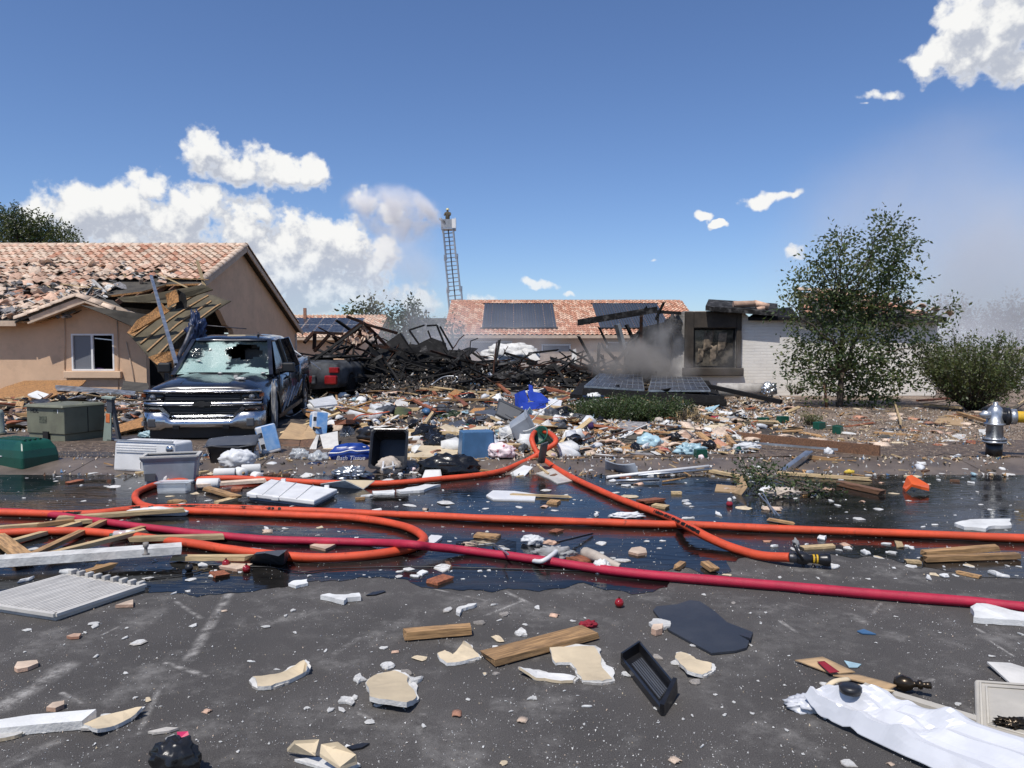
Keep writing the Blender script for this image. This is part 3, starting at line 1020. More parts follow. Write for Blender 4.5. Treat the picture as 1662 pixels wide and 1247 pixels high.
# wires and downpipe on the wall
for a, b_ in (((105, 505), (105, 600)), ((190, 515), (192, 640)), ((205, 555), (222, 640))):
    p, q = D(*a, WY - .02), D(*b_, WY - .02)
    MB().tube([p, (p + q) / 2 + Vector((.02, -.02, 0)), q], .012, 5).build('conduit', 'fascia', H)

# torn piece of roof deck hanging off the corner: battens and felt
TD = link('torn_deck', None, H); TD['label'] = 'torn roof deck with felt and battens hanging off the corner'
ca, cb, cc, cd = D(250, 590, 20.6), D(375, 490, 22.6), D(318, 470, 23.6), D(206, 540, 21.4)
def tdf(u, v):
    p = (ca * (1 - u) + cb * u) * (1 - v) + (cd * (1 - u) + cc * u) * v
    return p + Vector((0, 0, .16 * math.sin(u * 3.1) * (1 - v * .5) + .05 * noise.noise(p * 1.5)))
nrm = (cb - ca).cross(cd - ca).normalized()
if nrm.y > 0: nrm = -nrm
MB().grid(tdf, 12, 8, thick=-nrm * .03).build('felt_sheet', 'felt_olive', TD)
for v in (.06, .30, .55, .80):
    pts = [tdf(u, v) + nrm * .03 for u in (0.02, .2, .4, .6, .8, .97 - .15 * rng.random())]
    mb = MB()
    for a, b_ in zip(pts, pts[1:]): mb.bar(a, b_, .045, .03, up=nrm)
    mb.build('batten', 'wood', TD)
for pl, m_, d_ in (([(206, 540), (222, 520), (262, 492), (275, 505), (235, 530), (215, 545)], 'osb', 21.1), ([(240, 580), (262, 572), (292, 566), (300, 575), (280, 598), (268, 590), (255, 592)], 'osb', 20.4),
                   ([(268, 478), (285, 470), (290, 490), (272, 500)], 'osb', 21.6), ([(288, 470), (300, 478), (302, 500), (284, 502)], 'char', 21.7)):
    pts = ragged([D(x, y, d_ + rng.uniform(-.1, .1)) for x, y in pl], .08, 1, 5)
    mb = MB(); mb.slab(pts, (0, .03, 0)); mb.build('broken_board', m_, TD, fix=True)
# sagging strip of roof below the ridge of damage
for k, (pts, m_) in enumerate(([[(190, 483), (260, 475), (330, 462), (345, 470), (270, 492), (200, 490)], 'felt_olive'], [[(130, 495), (200, 505), (250, 512), (215, 530), (170, 510)], 'felt'])):
    pp = ragged([D(x, y, 22.6 + .02 * (250 - y) * .1) for x, y in pts], .05, 1, k)
    mb = MB(); mb.slab(pp, (0, .05, -.02)); mb.build('broken_board', m_, TD, fix=True)


# ------------------------------------------------------------------ houses behind
def back_house(name, label, xl, xr, yf, ze, yr, zr, mats, wallm, tw=.3, tl=.4, seed=3):
    h = thing(name, label, 'house', (0, 0, 0))
    yb = yr + (yr - yf); sl = (zr - ze) / (yr - yf)
    mb = MB(); mb.slab([Vector((xl + .4, yf + .6, .0)), Vector((xr - .4, yf + .6, 0)), Vector((xr - .4, yf + .6, ze - .08)), Vector((xl + .4, yf + .6, ze - .08))], (0, .2, 0)); mb.build('front_wall', wallm, h, fix=True)
    for x in (xl + .4, xr - .4):
        mb = MB(); mb.slab([Vector((x, yf + .62, 0)), Vector((x, yb - .6, 0)), Vector((x, yb - .6, ze)), Vector((x, yr, zr - .15)), Vector((x, yf + .62, ze + .1))], (.2 if x < 0 else -.2, 0, 0)); mb.build('gable_wall', wallm, h, fix=True)
    for a, b_ in ((yf, yr), (yb, yr)):
        mb = MB(); mb.slab([Vector((xl, a, ze)), Vector((xr, a, ze)), Vector((xr, b_, zr)), Vector((xl, b_, zr))], (0, 0, -.1)); mb.build('roof_deck', 'felt', h, fix=True)
    mb = MB(); mb.box(((xl + xr) / 2, yf - .03, ze - .07), (xr - xl, .05, .2)); mb.build('fascia_board', 'fascia', h)
    V = Vector((0, yr - yf, zr - ze)).normalized()
    nv = int(Vector((0, yr - yf, zr - ze)).length / tl) + 1
    tile_roof(h, Vector((xl, yf - .05, ze + .01)), (1, 0, 0), V, int((xr - xl) / tw), nv, tw, tl, lambda p, i, j, r_: .6, lambda i, j, p: 1e9, mats, seed)
    mb = MB()
    for k in range(int((xr - xl) / .4)): mb.box((xl + .2 + k * .4, yr, zr + .06), (.42, .22, .12), Euler((0, .05, 0)).to_matrix())
    mb.build('ridge_tiles', mats[1], h)
    h['slope'] = sl
    return h, V


h2, V2 = back_house('solar_house', 'orange tiled house with two ribbed solar heating arrays behind the burned pile', -4.5, 12.6, 48, 2.36, 55, 4.98, ['tile_red', 'tile', 'tile_red'], 'stucco')
N2 = Vector((1, 0, 0)).cross(V2)
mat('solar_rib', (.045, .055, .075), .45, var=.1, rnd=0)
def y_on_roof(py):
    # where the sight line meets that roof
    best = min(range(4800, 5501, 5), key=lambda k: abs(D(831, py, k / 100).z - (2.36 + (k / 100 - 48) * (4.98 - 2.36) / 7)))
    return best / 100
for (xa, xb, ya_, yb_) in ((782, 897, 537, 497), (974, 1066, 537, 497)):
    y0, y1 = y_on_roof(ya_), y_on_roof(yb_)
    x0, x1 = D(xa, ya_, y0).x, D(xb, yb_, y1).x
    ar = link('solar_array', None, h2)
    z0, z1 = 2.36 + (y0 - 48) * .3743 + .18, 2.36 + (y1 - 48) * .3743 + .18
    mb = MB(); mb.slab([Vector((x0, y0, z0 - .03)), Vector((x1, y0, z0 - .03)), Vector((x1, y1, z1 - .03)), Vector((x0, y1, z1 - .03))], (0, 0, -.03)); mb.build('backing', 'plastic_darkgrey', ar, fix=True)
    n = 26
    for k in range(n):
        x = x0 + (x1 - x0) * (k + .5) / n
        mb = MB(); mb.bar((x, y0, z0), (x, y1, z1), (x1 - x0) / n * .72, .06); mb.build('rib', 'solar_rib', ar)
    for y, z in ((y0, z0), (y1, z1)):
        MB().tube([(x0 - .1, y, z), (x1 + .1, y, z)], .05, 6).build('header_pipe', 'plastic_black', ar)
# openings of that house
for a, b_, c, d in ((765, 555, 830, 590), (880, 560, 925, 592), (985, 556, 1030, 590)):
    p, q = D(a, b_, 48.57), D(c, d, 48.57)
    w_ = link('window', None, h2)
    MB().box(((p.x + q.x) / 2, 48.58, (p.z + q.z) / 2), (q.x - p.x, .06, p.z - q.z)).build('pane', 'window_screen', w_)
    mb = MB()
    for zz in (p.z, q.z): mb.box(((p.x + q.x) / 2, 48.54, zz), (q.x - p.x + .12, .1, .08))
    for xx in (p.x, q.x): mb.box((xx, 48.54, (p.z + q.z) / 2), (.08, .1, p.z - q.z))
    mb.build('frame', 'frame_white', w_)

h3, V3 = back_house('pale_house', 'low house with pale tile roof and blue solar panels behind the gable wall', -19.5, -10.0, 56, 2.3, 61, 4.1, ['tile_pale', 'tile', 'tile_red'], 'stucco', seed=8)
mat('solar_cell', (.05, .058, .078), .28, var=.25, scale=3, rnd=.15)
for k in range(6):
    x = -18.6 + k * 1.12
    for j in range(2):
        y0 = 56.8 + j * 1.75; y1 = y0 + 1.62
        z = lambda y: 2.3 + (y - 56) * .36 + .18
        pn = link('solar_panel', None, h3)
        mb = MB(); mb.slab([Vector((x, y0, z(y0))), Vector((x + 1.06, y0, z(y0))), Vector((x + 1.06, y1, z(y1))), Vector((x, y1, z(y1)))], (0, 0, -.04)); mb.build('frame', 'alu', pn, fix=True)
        mb = MB(); mb.slab([Vector((x + .04, y0 + .04, z(y0 + .04) + .006)), Vector((x + 1.02, y0 + .04, z(y0 + .04) + .006)), Vector((x + 1.02, y1 - .04, z(y1 - .04) + .006)), Vector((x + .04, y1 - .04, z(y1 - .04) + .006))], (0, 0, -.004)); mb.build('cells', 'solar_cell', pn, fix=True)
MB().box((D(495, 510, 60).x, 60, 4.3), (.22, .22, .9)).build('flue', 'tile_red', h3)
hg, _ = back_house('far_house', 'small grey gabled house far off beside the hazy tree', -9.6, -6.2, 70, 2.6, 73, 4.3, ['tile_grey', 'felt', 'tile_grey'], 'gypsum_grey', tw=.5, tl=.5)


# ------------------------------------------------------------------ burned house on the right
def brickwall():
    m = bpy.data.materials.new('painted_brick'); MATS['painted_brick'] = m; m.use_nodes = True
    t = NT(m.node_tree); b = t.n['Principled BSDF']
    geo = t.node('ShaderNodeNewGeometry'); P = geo.outputs['Position']
    sep = t.node('ShaderNodeSeparateXYZ'); t.put(sep.inputs[0], P)
    cm = t.node('ShaderNodeCombineXYZ'); t.put(cm.inputs[0], t.math('ADD', sep.outputs[0], sep.outputs[1])); t.put(cm.inputs[1], sep.outputs[2])
    br = t.node('ShaderNodeTexBrick'); t.put(br.inputs['Vector'], cm.outputs[0]); br.inputs['Scale'].default_value = 1.0
    br.inputs['Brick Width'].default_value = .4; br.inputs['Row Height'].default_value = .1; br.inputs['Mortar Size'].default_value = .008; br.inputs['Mortar Smooth'].default_value = .5
    n = t.noise(P, .8, 6, .65); n2 = t.noise(P, 12, 4, .6)
    c = t.mix(t.ramp(n.outputs[0], .4, .75, 0, .5), (.78, .74, .67), (.50, .47, .43))
    # soot blown over the burned end of the wall
    soot = t.math('MULTIPLY', t.ramp(t.math('MULTIPLY_ADD', n.outputs[0], 2.0, t.math('MULTIPLY', sep.outputs[0], -1)), -4.9, -4.2), .85)
    c = t.mix(soot, c, (.035, .033, .032))
    t.put(b.inputs['Base Color'], c); b.inputs['Roughness'].default_value = .9
    bp = t.node('ShaderNodeBump'); bp.inputs['Strength'].default_value = .7; bp.inputs['Distance'].default_value = .012
    t.put(bp.inputs['Height'], t.math('MULTIPLY_ADD', n2.outputs[0], .5, t.math('SUBTRACT', 1.0, br.outputs['Fac']))); t.put(b.inputs['Normal'], bp.outputs[0])


brickwall()
B = thing('burned_house', 'burned house with white painted brick wall and sooty window beside the tree', 'house', (0, 0, 0))
YW = 23.5
xa, xb = D(1092, 560, YW).x, 13.3
zt = D(1150, 505, YW).z
wv = [Vector((xa, YW, .1)), Vector((xb, YW, .1)), Vector((xb, YW, 2.55)), Vector((D(1215, 512, YW).x, YW, 2.62)), Vector((D(1205, 500, YW).x, YW, zt)), Vector((D(1112, 503, YW).x, YW, zt)), Vector((xa + .12, YW, zt - .1)), Vector((xa, YW, zt - .35)), Vector((xa + .06, YW, 1.7)), Vector((xa - .03, YW, .9))]
mb = MB(); mb.slab(wv, (0, .22, 0)); wl = mb.build('front_wall', 'painted_brick', B, fix=True)
pa, pb = D(1125, 533, YW), D(1193, 597, YW)
cut = MB().box(((pa.x + pb.x) / 2, YW + .1, (pa.z + pb.z) / 2), (pb.x - pa.x, .9, pa.z - pb.z)).build('cut', 'void')
bake_bool(wl, [cut])
mb = MB(); mb.slab([Vector((xb, YW + .01, .1)), Vector((xb, 30, .1)), Vector((xb, 30, 2.55)), Vector((xb, YW + .01, 2.55))], (.2, 0, 0)); mb.build('side_wall', 'painted_brick', B, fix=True)
mb = MB(); mb.slab([Vector((xa + .5, 27, .1)), Vector((12.6, 27, .1)), Vector((12.6, 27, 2.5)), Vector((7.0, 27, 2.6)), Vector((xa + 1.2, 27, 1.9))], (0, .2, 0)); mb.build('inner_wall', 'char_ash', B, fix=True)
# burnt return wall at the broken end
mb = MB(); mb.slab([Vector((xa - .02, YW + .22, .1)), Vector((xa - 1.3, 25.4, .1)), Vector((xa - 1.25, 25.4, 1.7)), Vector((xa - .8, 24.8, 2.3)), Vector((xa - .05, YW + .22, zt - .3))], (.12, .12, 0)); mb.build('burnt_wall', 'char_ash', B, fix=True)
# window surround
w4 = link('window', None, B); w4['label'] = 'sooty window in a thick brown foam surround'
sa, sb = D(1111, 506, YW), D(1201, 610, YW)
mb = MB()
mb.box(((sa.x + pa.x) / 2, YW - .06, (sa.z + pb.z) / 2), (pa.x - sa.x, .16, sa.z - pb.z))
mb.box(((sb.x + pb.x) / 2, YW - .06, (sa.z + pb.z) / 2), (sb.x - pb.x, .16, sa.z - pb.z))
mb.box(((pa.x + pb.x) / 2, YW - .055, (sa.z + pa.z) / 2), (pb.x - pa.x, .16, sa.z - pa.z))
bevel(mb.build('surround', 'foam_trim_burnt', w4), .03)
mb = MB(); mb.box(((sa.x + sb.x) / 2, YW - .09, (pb.z + sb.z) / 2), (sb.x - sa.x + .12, .26, pb.z - sb.z)); bevel(mb.build('sill', 'foam_trim_burnt', w4), .03)
cx, cz = (pa.x + pb.x) / 2, (pa.z + pb.z) / 2; ww, wh = pb.x - pa.x, pa.z - pb.z
mb = MB()
for dx, dz, sx, sz in ((0, wh / 2 - .03, ww, .06), (0, -wh / 2 + .03, ww, .06), (-ww / 2 + .03, 0, .06, wh - .12), (ww / 2 - .03, 0, .06, wh - .12)): mb.box((cx + dx, YW + .05, cz + dz), (sx, .08, sz))
mb.build('frame', 'char', w4)
mat('sooty_glass', (.10, .085, .065), .12, var=.4, scale=3, col2=(.02, .018, .016), rnd=0, thr=(.42, .6))
MB().box((cx, YW + .07, cz), (ww - .1, .012, wh - .1)).build('pane', 'sooty_glass', w4)
mat('curtain_burnt', (.26, .20, .14), .95, var=.4, scale=4, col2=(.03, .025, .02), rnd=0, bump=.6, bscale=12)
for (x0, x1, y0, y1) in ((1142, 1158, 537, 570), (1165, 1180, 540, 572), (1132, 1143, 566, 592), (1152, 1164, 560, 590)):
    p, q = D(x0, y0, YW + .05), D(x1, y1, YW + .05)
    sheet('curtain_shred', None, None, [(p.x, YW + .055, q.z), (q.x - .05, YW + .055, q.z + .1), (q.x, YW + .055, p.z), (p.x + .03, YW + .055, p.z)], 'curtain_burnt', 5, 7, .03, .004, seed=x0, parent=w4, freq=5)
# what is left of the roof
rf = link('roof', None, B)
p = [D(1145, 497, 23.1), D(1262, 506, 23.1), D(1262, 500, 25.2), D(1150, 493, 25.2)]
mb = MB(); mb.slab([p[0], p[1], p[2] + Vector((0, 0, .15)), p[3] + Vector((0, 0, .15))], (0, 0, -.14)); mb.build('broken_slab', 'char_ash', rf, fix=True)
for a, b_ in (((1190, 494), (1225, 493)), ((1224, 492), (1247, 498)), ((1228, 503), (1240, 499))):
    q0, q1 = D(*a, 23.4), D(*b_, 23.4)
    MB().tube([q0, q1], .1, 10).build('ridge_tile', 'tile', rf)
rz0, rz1, ry0, ry1 = 2.58, 3.55, 23.25, 27.0
mb = MB(); mb.slab([Vector((9.0, ry0, rz0)), Vector((13.6, ry0, rz0)), Vector((12.7, ry1, rz1)), Vector((10.4, ry1, rz1 + .1))], (0, 0, -.1)); mb.build('roof_deck', 'char_ash', rf, fix=True)
mb = MB(); mb.slab([Vector((7.4, ry0, rz0)), Vector((9.0, ry0, rz0)), Vector((9.4, 25, 3.0)), Vector((8.1, 24.4, 2.85))], (0, 0, -.1)); mb.build('roof_deck', 'char', rf, fix=True)
mb = MB(); mb.box((11.3, 23.22, 2.5), (4.6, .05, .18)); mb.build('fascia_board', 'char_ash', rf)
Vb = Vector((0, ry1 - ry0, rz1 - rz0)).normalized()
tile_roof(rf, Vector((9.0, 23.2, rz0 + .02)), (1, 0, 0), Vb, 15, 11, .3, .38, lambda p, i, j, r_: 0 if (r_.random() < .6 or p.x < 9.0 + (p.y - 23) * .35 or p.x > 13.3 - (p.y - 23) * .22) else r_.choice([.7, 2, 5]), lambda i, j, p: j, ['tile_red', 'tile', 'tile_grey'], 12)
for k in range(8):
    f = k / 7
    o = link('ridge_tile', rt2, rf); o.matrix_world = MRT((13.55 - .9 * f, 23.1 + 3.8 * f, 2.66 + .95 * f), .24, 0, -.23 + math.pi)
for k in range(6):
    o = link('ridge_tile', rt2, rf); o.matrix_world = MRT((12.6 - .42 * k, 27, 3.62 + .02 * k), 0, rng.gauss(0, .1), math.pi / 2 + rng.gauss(0, .1))

# ------------------------------------------------------------------ pickup truck
mat('truck_paint', (.006, .008, .014), .28, var=.15, scale=3, rnd=0, coat=.8, grime=.3)
mat('chrome', (.50, .51, .53), .2, metal=1.0, var=.03, rnd=0)
mat('black_trim', (.010, .010, .011), .45, rnd=0)
mat('tyre', (.018, .017, .017), .85, rnd=0, bump=.3)
mat('glass_dark', (.010, .012, .014), .06, rnd=0)
mat('lens_clear', (.30, .31, .33), .08, rnd=0, metal=.6)
mat('lens_amber', (.16, .045, .015), .12, rnd=0)
mat('lens_red', (.28, .01, .012), .15, rnd=0)
mat('burnt_paint', (.07, .075, .08), .75, var=.4, scale=3, col2=(.015, .014, .014), rnd=0, metal=.3, bump=.4)


def crazed_glass():
    m = bpy.data.materials.new('crazed_glass'); MATS['crazed_glass'] = m; m.use_nodes = True
    t = NT(m.node_tree); b = t.n['Principled BSDF']
    tc = t.node('ShaderNodeTexCoord'); P = tc.outputs['Object']
    n = t.noise(t.vmath('MULTIPLY', P, (1.0, 1.0, 1.6)), 2.4, 5, .6)
    vo = t.node('ShaderNodeTexVoronoi', feature='DISTANCE_TO_EDGE'); t.put(vo.inputs['Vector'], P); vo.inputs['Scale'].default_value = 45
    sep = t.node('ShaderNodeSeparateXYZ'); t.put(sep.inputs[0], P)
    low = t.ramp(sep.outputs[2], 1.62, 1.32)
    tri = t.math('SUBTRACT', 1.0, t.math('ABSOLUTE', t.math('MULTIPLY', t.math('ADD', sep.outputs[0], .30), 1.7)))
    side = t.math('MAXIMUM', tri, t.math('MULTIPLY', t.ramp(sep.outputs[2], 1.36, 1.22), .9))
    f = t.ramp(t.math('MULTIPLY_ADD', side, .34, t.math('MULTIPLY_ADD', low, .16, n.outputs[0])), .70, .80)
    c = t.mix(t.ramp(vo.outputs[0], .0, .06), (.50, .62, .58), (.24, .36, .33))
    c = t.mix(f, (.010, .016, .017), c)
    t.put(b.inputs['Base Color'], c)
    t.put(b.inputs['Roughness'], t.ramp(f, 0, 1, .06, .5))
    bp = t.node('ShaderNodeBump'); bp.inputs['Strength'].default_value = .4; bp.inputs['Distance'].default_value = .01
    t.put(bp.inputs['Height'], vo.outputs[0]); t.put(b.inputs['Normal'], bp.outputs[0])


crazed_glass()
T = thing('pickup_truck', 'black crew cab pickup truck with chrome grille and shattered windshield', 'truck')
T.matrix_world = Matrix.Translation((-5.78, 17.06, .1)) @ Matrix.Rotation(R(7), 4, 'Z') @ Matrix.Rotation(R(2.4), 4, 'X') @ Matrix.Translation((0, -4.7, 0))


def mir(pts):
    return [Vector((x, 0, z)) for x, z in pts] + [Vector((-x, 0, z)) for x, z in pts[::-1] if x > 1e-6]


def body_sec(y, zt, w=1.0, zb=.46, crown=.02, shoulder=.06, bulge=.0):
    pr = [(0, zt + crown), (.36 * w, zt + crown), (.44 * w, zt + crown + bulge), (.66 * w, zt + bulge + .004), (.86 * w, zt - shoulder * .7), (.955 * w, zt - shoulder * 1.9), (.995 * w, zt - .32), (1.0 * w, .80), (.985 * w, .62), (.94 * w, zb), (.5 * w, zb - .03), (0, zb - .03)]
    return [v + Vector((0, y, 0)) for v in mir(pr)]


secs = [body_sec(.10, 1.04, .955, .52), body_sec(.16, 1.085, .975, .50), body_sec(.30, 1.115, .99, .48, bulge=.012), body_sec(.7, 1.145, 1.0, bulge=.028), body_sec(1.1, 1.165, 1.0, bulge=.03), body_sec(1.42, 1.185, 1.0, bulge=.02), body_sec(1.5, 1.20, 1.0)]
mb = MB().loft(secs)
hood = mb.build('front_body', 'truck_paint', T, fix=True)
mb = MB().loft([body_sec(1.505, 1.20, 1.0, .44), body_sec(2.0, 1.215, 1.0, .42), body_sec(2.8, 1.225, 1.0, .42), body_sec(3.73, 1.24, 1.0, .44)])
cabl = mb.build('cab_body', 'truck_paint', T, fix=True)
mb = MB().loft([body_sec(3.76, 1.30, 1.0, .46, 0, .02), body_sec(4.2, 1.305, 1.0, .46, 0, .02), body_sec(5.2, 1.315, 1.0, .48, 0, .02), body_sec(5.72, 1.32, .99, .52, 0, .02)])
bed = mb.build('bed_body', 'truck_paint', T, fix=True)
c1 = MB().lathe([(.47, -1.3), (.47, 1.3)], 28, M=Matrix.Translation((0, .98, .44)) @ Matrix.Rotation(math.pi / 2, 4, 'Y')).build('cut', 'void')
c2 = MB().lathe([(.47, -1.3), (.47, 1.3)], 28, M=Matrix.Translation((0, 4.66, .42)) @ Matrix.Rotation(math.pi / 2, 4, 'Y')).build('cut', 'void')
c3 = MB().box((0, 4.76, 1.2), (1.62, 1.78, .7)).build('cut', 'void')
for c in (c1, c2, c3): c.matrix_world = T.matrix_world @ c.matrix_world
bake_bool(hood, [c1]); bake_bool(bed, [c2, c3])
MB().box((0, 4.75, .86), (1.6, 1.76, .04)).build('bed_liner', 'black_trim', T)
# hood creases and shut lines
for s_ in (-1, 1):
    MB().tube([(s_ * .40, .25, 1.128), (s_ * .44, .8, 1.178), (s_ * .50, 1.4, 1.208)], .012, 6).build('hood_crease', 'truck_paint', T)
    for ys in (1.52, 2.62, 3.72):
        MB().box((s_ * .992, ys, .86), (.02, .012, .68)).build('door_gap', 'black_trim', T)
    for ys in (2.42, 3.5):
        MB().box((s_ * 1.0, ys, 1.06), (.04, .2, .04)).build('door_handle', 'black_trim', T)
    # mouldings over the wheels, sill
    arc = [(s_ * 1.0, .98 + .49 * math.cos(a), .44 + .49 * math.sin(a)) for a in [math.pi * k / 12 for k in range(13)]]
    MB().tube(arc, .028, 6).build('wheel_arch', 'black_trim', T)
    arc = [(s_ * 1.0, 4.66 + .49 * math.cos(a), .42 + .49 * math.sin(a)) for a in [math.pi * k / 12 for k in range(13)]]
    MB().tube(arc, .028, 6).build('wheel_arch', 'black_trim', T)
    MB().box((s_ * .95, 2.75, .40), (.1, 2.7, .08)).build('sill', 'black_trim', T)
MB().box((0, 2.9, .30), (1.5, 5.2, .2)).build('chassis', 'black_trim', T)
MB().box((0, .95, .66), (1.5, 1.0, .5)).build('engine_bay', 'black_trim', T)


# cab: roof, pillars, glass
def ringroof(z, x, y0, y1, c=.12):
    return [Vector(p + (z,)) for p in ((-x + c, y0), (x - c, y0), (x, y0 + c), (x, y1 - c), (x - c, y1), (-x + c, y1), (-x, y1 - c), (-x, y0 + c))]


mb = MB().loft([ringroof(1.765, .745, 2.10, 3.62), ringroof(1.80, .755, 2.08, 3.64), ringroof(1.845, .70, 2.14, 3.58), ringroof(1.875, .58, 2.26, 3.46), ringroof(1.883, .3, 2.5, 3.3)])
roof = mb.build('roof', 'truck_paint', T, fix=True)
bm = bmesh.new(); bm.from_mesh(roof.data); bmesh.ops.subdivide_edges(bm, edges=bm.edges, cuts=3, use_grid_fill=True)
for v in bm.verts: v.co.z += .03 * noise.noise(v.co * 2.6) * (1 if v.co.z > 1.8 else .2)
bm.to_mesh(roof.data); bm.free()
for s_ in (-1, 1):
    MB().bar((s_ * .87, 1.36, 1.17), (s_ * .70, 2.14, 1.80), .075, .07).build('front_pillar', 'truck_paint', T)
    MB().bar((s_ * .93, 2.72, 1.2), (s_ * .735, 2.76, 1.80), .11, .05, up=Vector((0, 1, 0))).build('door_pillar', 'black_trim', T)
    MB().bar((s_ * .93, 3.66, 1.2), (s_ * .735, 3.50, 1.80), .22, .05, up=Vector((0, 1, 0))).build('rear_pillar', 'truck_paint', T)
    for (ya, yb, yc, yd) in ((1.62, 2.66, 2.71, 2.22), (2.79, 3.56, 3.40, 2.82)):
        mb = MB(); q = [Vector((s_ * .925, ya, 1.225)), Vector((s_ * .925, yb, 1.225)), Vector((s_ * .742, yc, 1.785)), Vector((s_ * .742, yd, 1.785))]
        mb.slab(q, (-s_ * .012, 0, 0)); mb.build('side_window', 'glass_dark', T, fix=True)
    MB().bar((s_ * .945, 1.5, 1.222), (s_ * .945, 3.6, 1.245), .03, .04).build('window_trim', 'black_trim', T)
    m_ = link('mirror', None, T)
    mb = MB(); mb.box((s_ * 1.13, 1.72, 1.30), (.25, .13, .19), taper=.9); bevel(mb.build('housing', 'black_trim', m_), .03)
    MB().bar((s_ * .92, 1.72, 1.24), (s_ * 1.05, 1.72, 1.27), .06, .05).build('arm', 'black_trim', m_)
    MB().box((s_ * 1.13, 1.79, 1.30), (.2, .012, .15)).build('glass', 'chrome', m_)
MB().box((0, 3.63, 1.50), (1.5, .012, .5)).build('rear_window', 'glass_dark', T)
q = [Vector((-.84, 1.40, 1.19)), Vector((.84, 1.40, 1.19)), Vector((.69, 2.13, 1.785)), Vector((-.69, 2.13, 1.785))]
mb = MB()
nu, nv = 26, 16
vs = []
nn = (q[1] - q[0]).cross(q[3] - q[0]).normalized()
for j in range(nv + 1):
    for i in range(nu + 1):
        u, v = i / nu, j / nv
        p = (q[0] * (1 - u) + q[1] * u) * (1 - v) + (q[3] * (1 - u) + q[2] * u) * v
        sag = -.10 * math.exp(-((u - .35) ** 2 / .06 + (v - .35) ** 2 / .08)) + .03 * noise.noise(p * 4)
        vs.append(p + nn * sag + nn * .012)
fs = []
for j in range(nv):
    for i in range(nu):
        u, v = (i + .5) / nu, (j + .5) / nv
        h = ((u - .70) / .22) ** 2 + ((v - .66) / .22) ** 2 + .5 * noise.noise(Vector((u * 9, v * 9, 0)))
        if h < 1: continue
        fs.append((j * (nu + 1) + i, j * (nu + 1) + i + 1, (j + 1) * (nu + 1) + i + 1, (j + 1) * (nu + 1) + i))
mb.add(vs, fs, 0, False)
ws = mb.build('windshield', 'crazed_glass', T); ws['label'] = 'shattered sagging windshield with a torn hole'
MB().box((0, 1.62, 1.18), (1.6, .4, .1)).build('dashboard', 'black_trim', T)
for s_ in (-.4, .4):
    mb = MB(); mb.box((s_, 2.55, 1.28), (.5, .16, .7)); mb.box((s_, 2.55, 1.68), (.26, .1, .16)); bevel(mb.build('seat', 'plastic_darkgrey', T), .03)
MB().tube([(.42, 1.35, 1.20), (.05, 1.40, 1.21)], .012, 5).build('wiper', 'black_trim', T)
MB().tube([(-.1, 1.35, 1.20), (-.6, 1.40, 1.21)], .012, 5).build('wiper', 'black_trim', T)
MB().tube([(.45, 2.35, 1.87), (.45, 2.37, 1.95)], [.03, .012], 8).build('roof_antenna', 'black_trim', T)


# front end; fy gives the curve of the nose
def fy(x): return .06 * (abs(x) / .95) ** 2.2


def nose(x0, x1, z0, z1, d0, d1, n=14, z0b=None, z1b=None):
    """curved bar across the nose between x0 and x1"""
    secs = []
    for k in range(n + 1):
        x = x0 + (x1 - x0) * k / n
        y = fy(x)
        secs.append([Vector((x, y + d1, z0)), Vector((x, y + d0, z0 + (z1 - z0) * .2)), Vector((x, y + d0, z1 - (z1 - z0) * .2)), Vector((x, y + d1, z1))])
    return secs


gr_ = link('grille', None, T)
MB().loft(nose(-.93, .93, .50, 1.03, .075, .16), smooth=False).build('backing', 'black_trim', gr_, fix=True)
MB().loft(nose(-.95, .95, .985, 1.045, .02, .10)).build('chrome_bar', 'chrome', gr_, fix=True)
MB().loft(nose(-.95, .95, .765, .845, .01, .10)).build('chrome_bar', 'chrome', gr_, fix=True)
MB().loft(nose(-.52, .52, .575, .625, .0, .1)).build('chrome_bar', 'chrome', gr_, fix=True)
for s_ in (-1, 1):
    MB().bar((s_ * .52, .05, .60), (s_ * .66, .07, .74), .09, .06).build('chrome_bar', 'chrome', gr_)
    MB().bar((s_ * .66, .07, .735), (s_ * .95, .11, .735), .07, .03).build('chrome_bar', 'chrome', gr_)
for z in (.885, .915, .945): MB().loft(nose(-.60, .60, z - .006, z + .006, .055, .08), smooth=False).build('slat', 'plastic_darkgrey', gr_, fix=True)
for z in (.655, .685, .715): MB().loft(nose(-.56, .56, z - .006, z + .006, .055, .08), smooth=False).build('slat', 'plastic_darkgrey', gr_, fix=True)
# emblem: a slanted cross
em = [(-.15, .775), (-.045, .775), (-.045, .757), (.045, .757), (.045, .775), (.135, .775), (.15, .835), (.045, .835), (.045, .853), (-.045, .853), (-.045, .835), (-.135, .835)]
MB().slab([Vector((x, -.012, z)) for x, z in em], (0, .03, 0)).build('emblem', 'ink_black', gr_, fix=True)
for s_ in (-1, 1):
    hl = link('headlight', None, T)
    a0, a1 = (s_ * .635, s_ * .975)
    mb = MB().loft(nose(min(a0, a1), max(a0, a1), .665, .765, .05, .12, 6)); mb.build('indicator', 'lens_amber', hl, fix=True)
    mb = MB().loft(nose(min(a0, a1), max(a0, a1), .85, .985, .05, .12, 6)); mb.build('lens', 'glass_dark', hl, fix=True)
    mb = MB(); mb.bar((s_ * .64, .065, .86), (s_ * .95, .105, .87), .02, .02); mb.bar((s_ * .95, .105, .87), (s_ * .97, .115, .98), .02, .02); mb.build('trim', 'chrome', hl)
    MB().box((s_ * .955, .125, .95), (.07, .06, .06)).build('marker', 'lens_amber', hl)
    MB().lathe([(.035, 0), (.05, .03)], 12, M=Matrix.Translation((s_ * .80, .10, .915)) @ Matrix.Rotation(math.pi / 2, 4, 'X')).build('bulb', 'lens_clear', hl)
bp_ = link('bumper', None, T)
secs = []
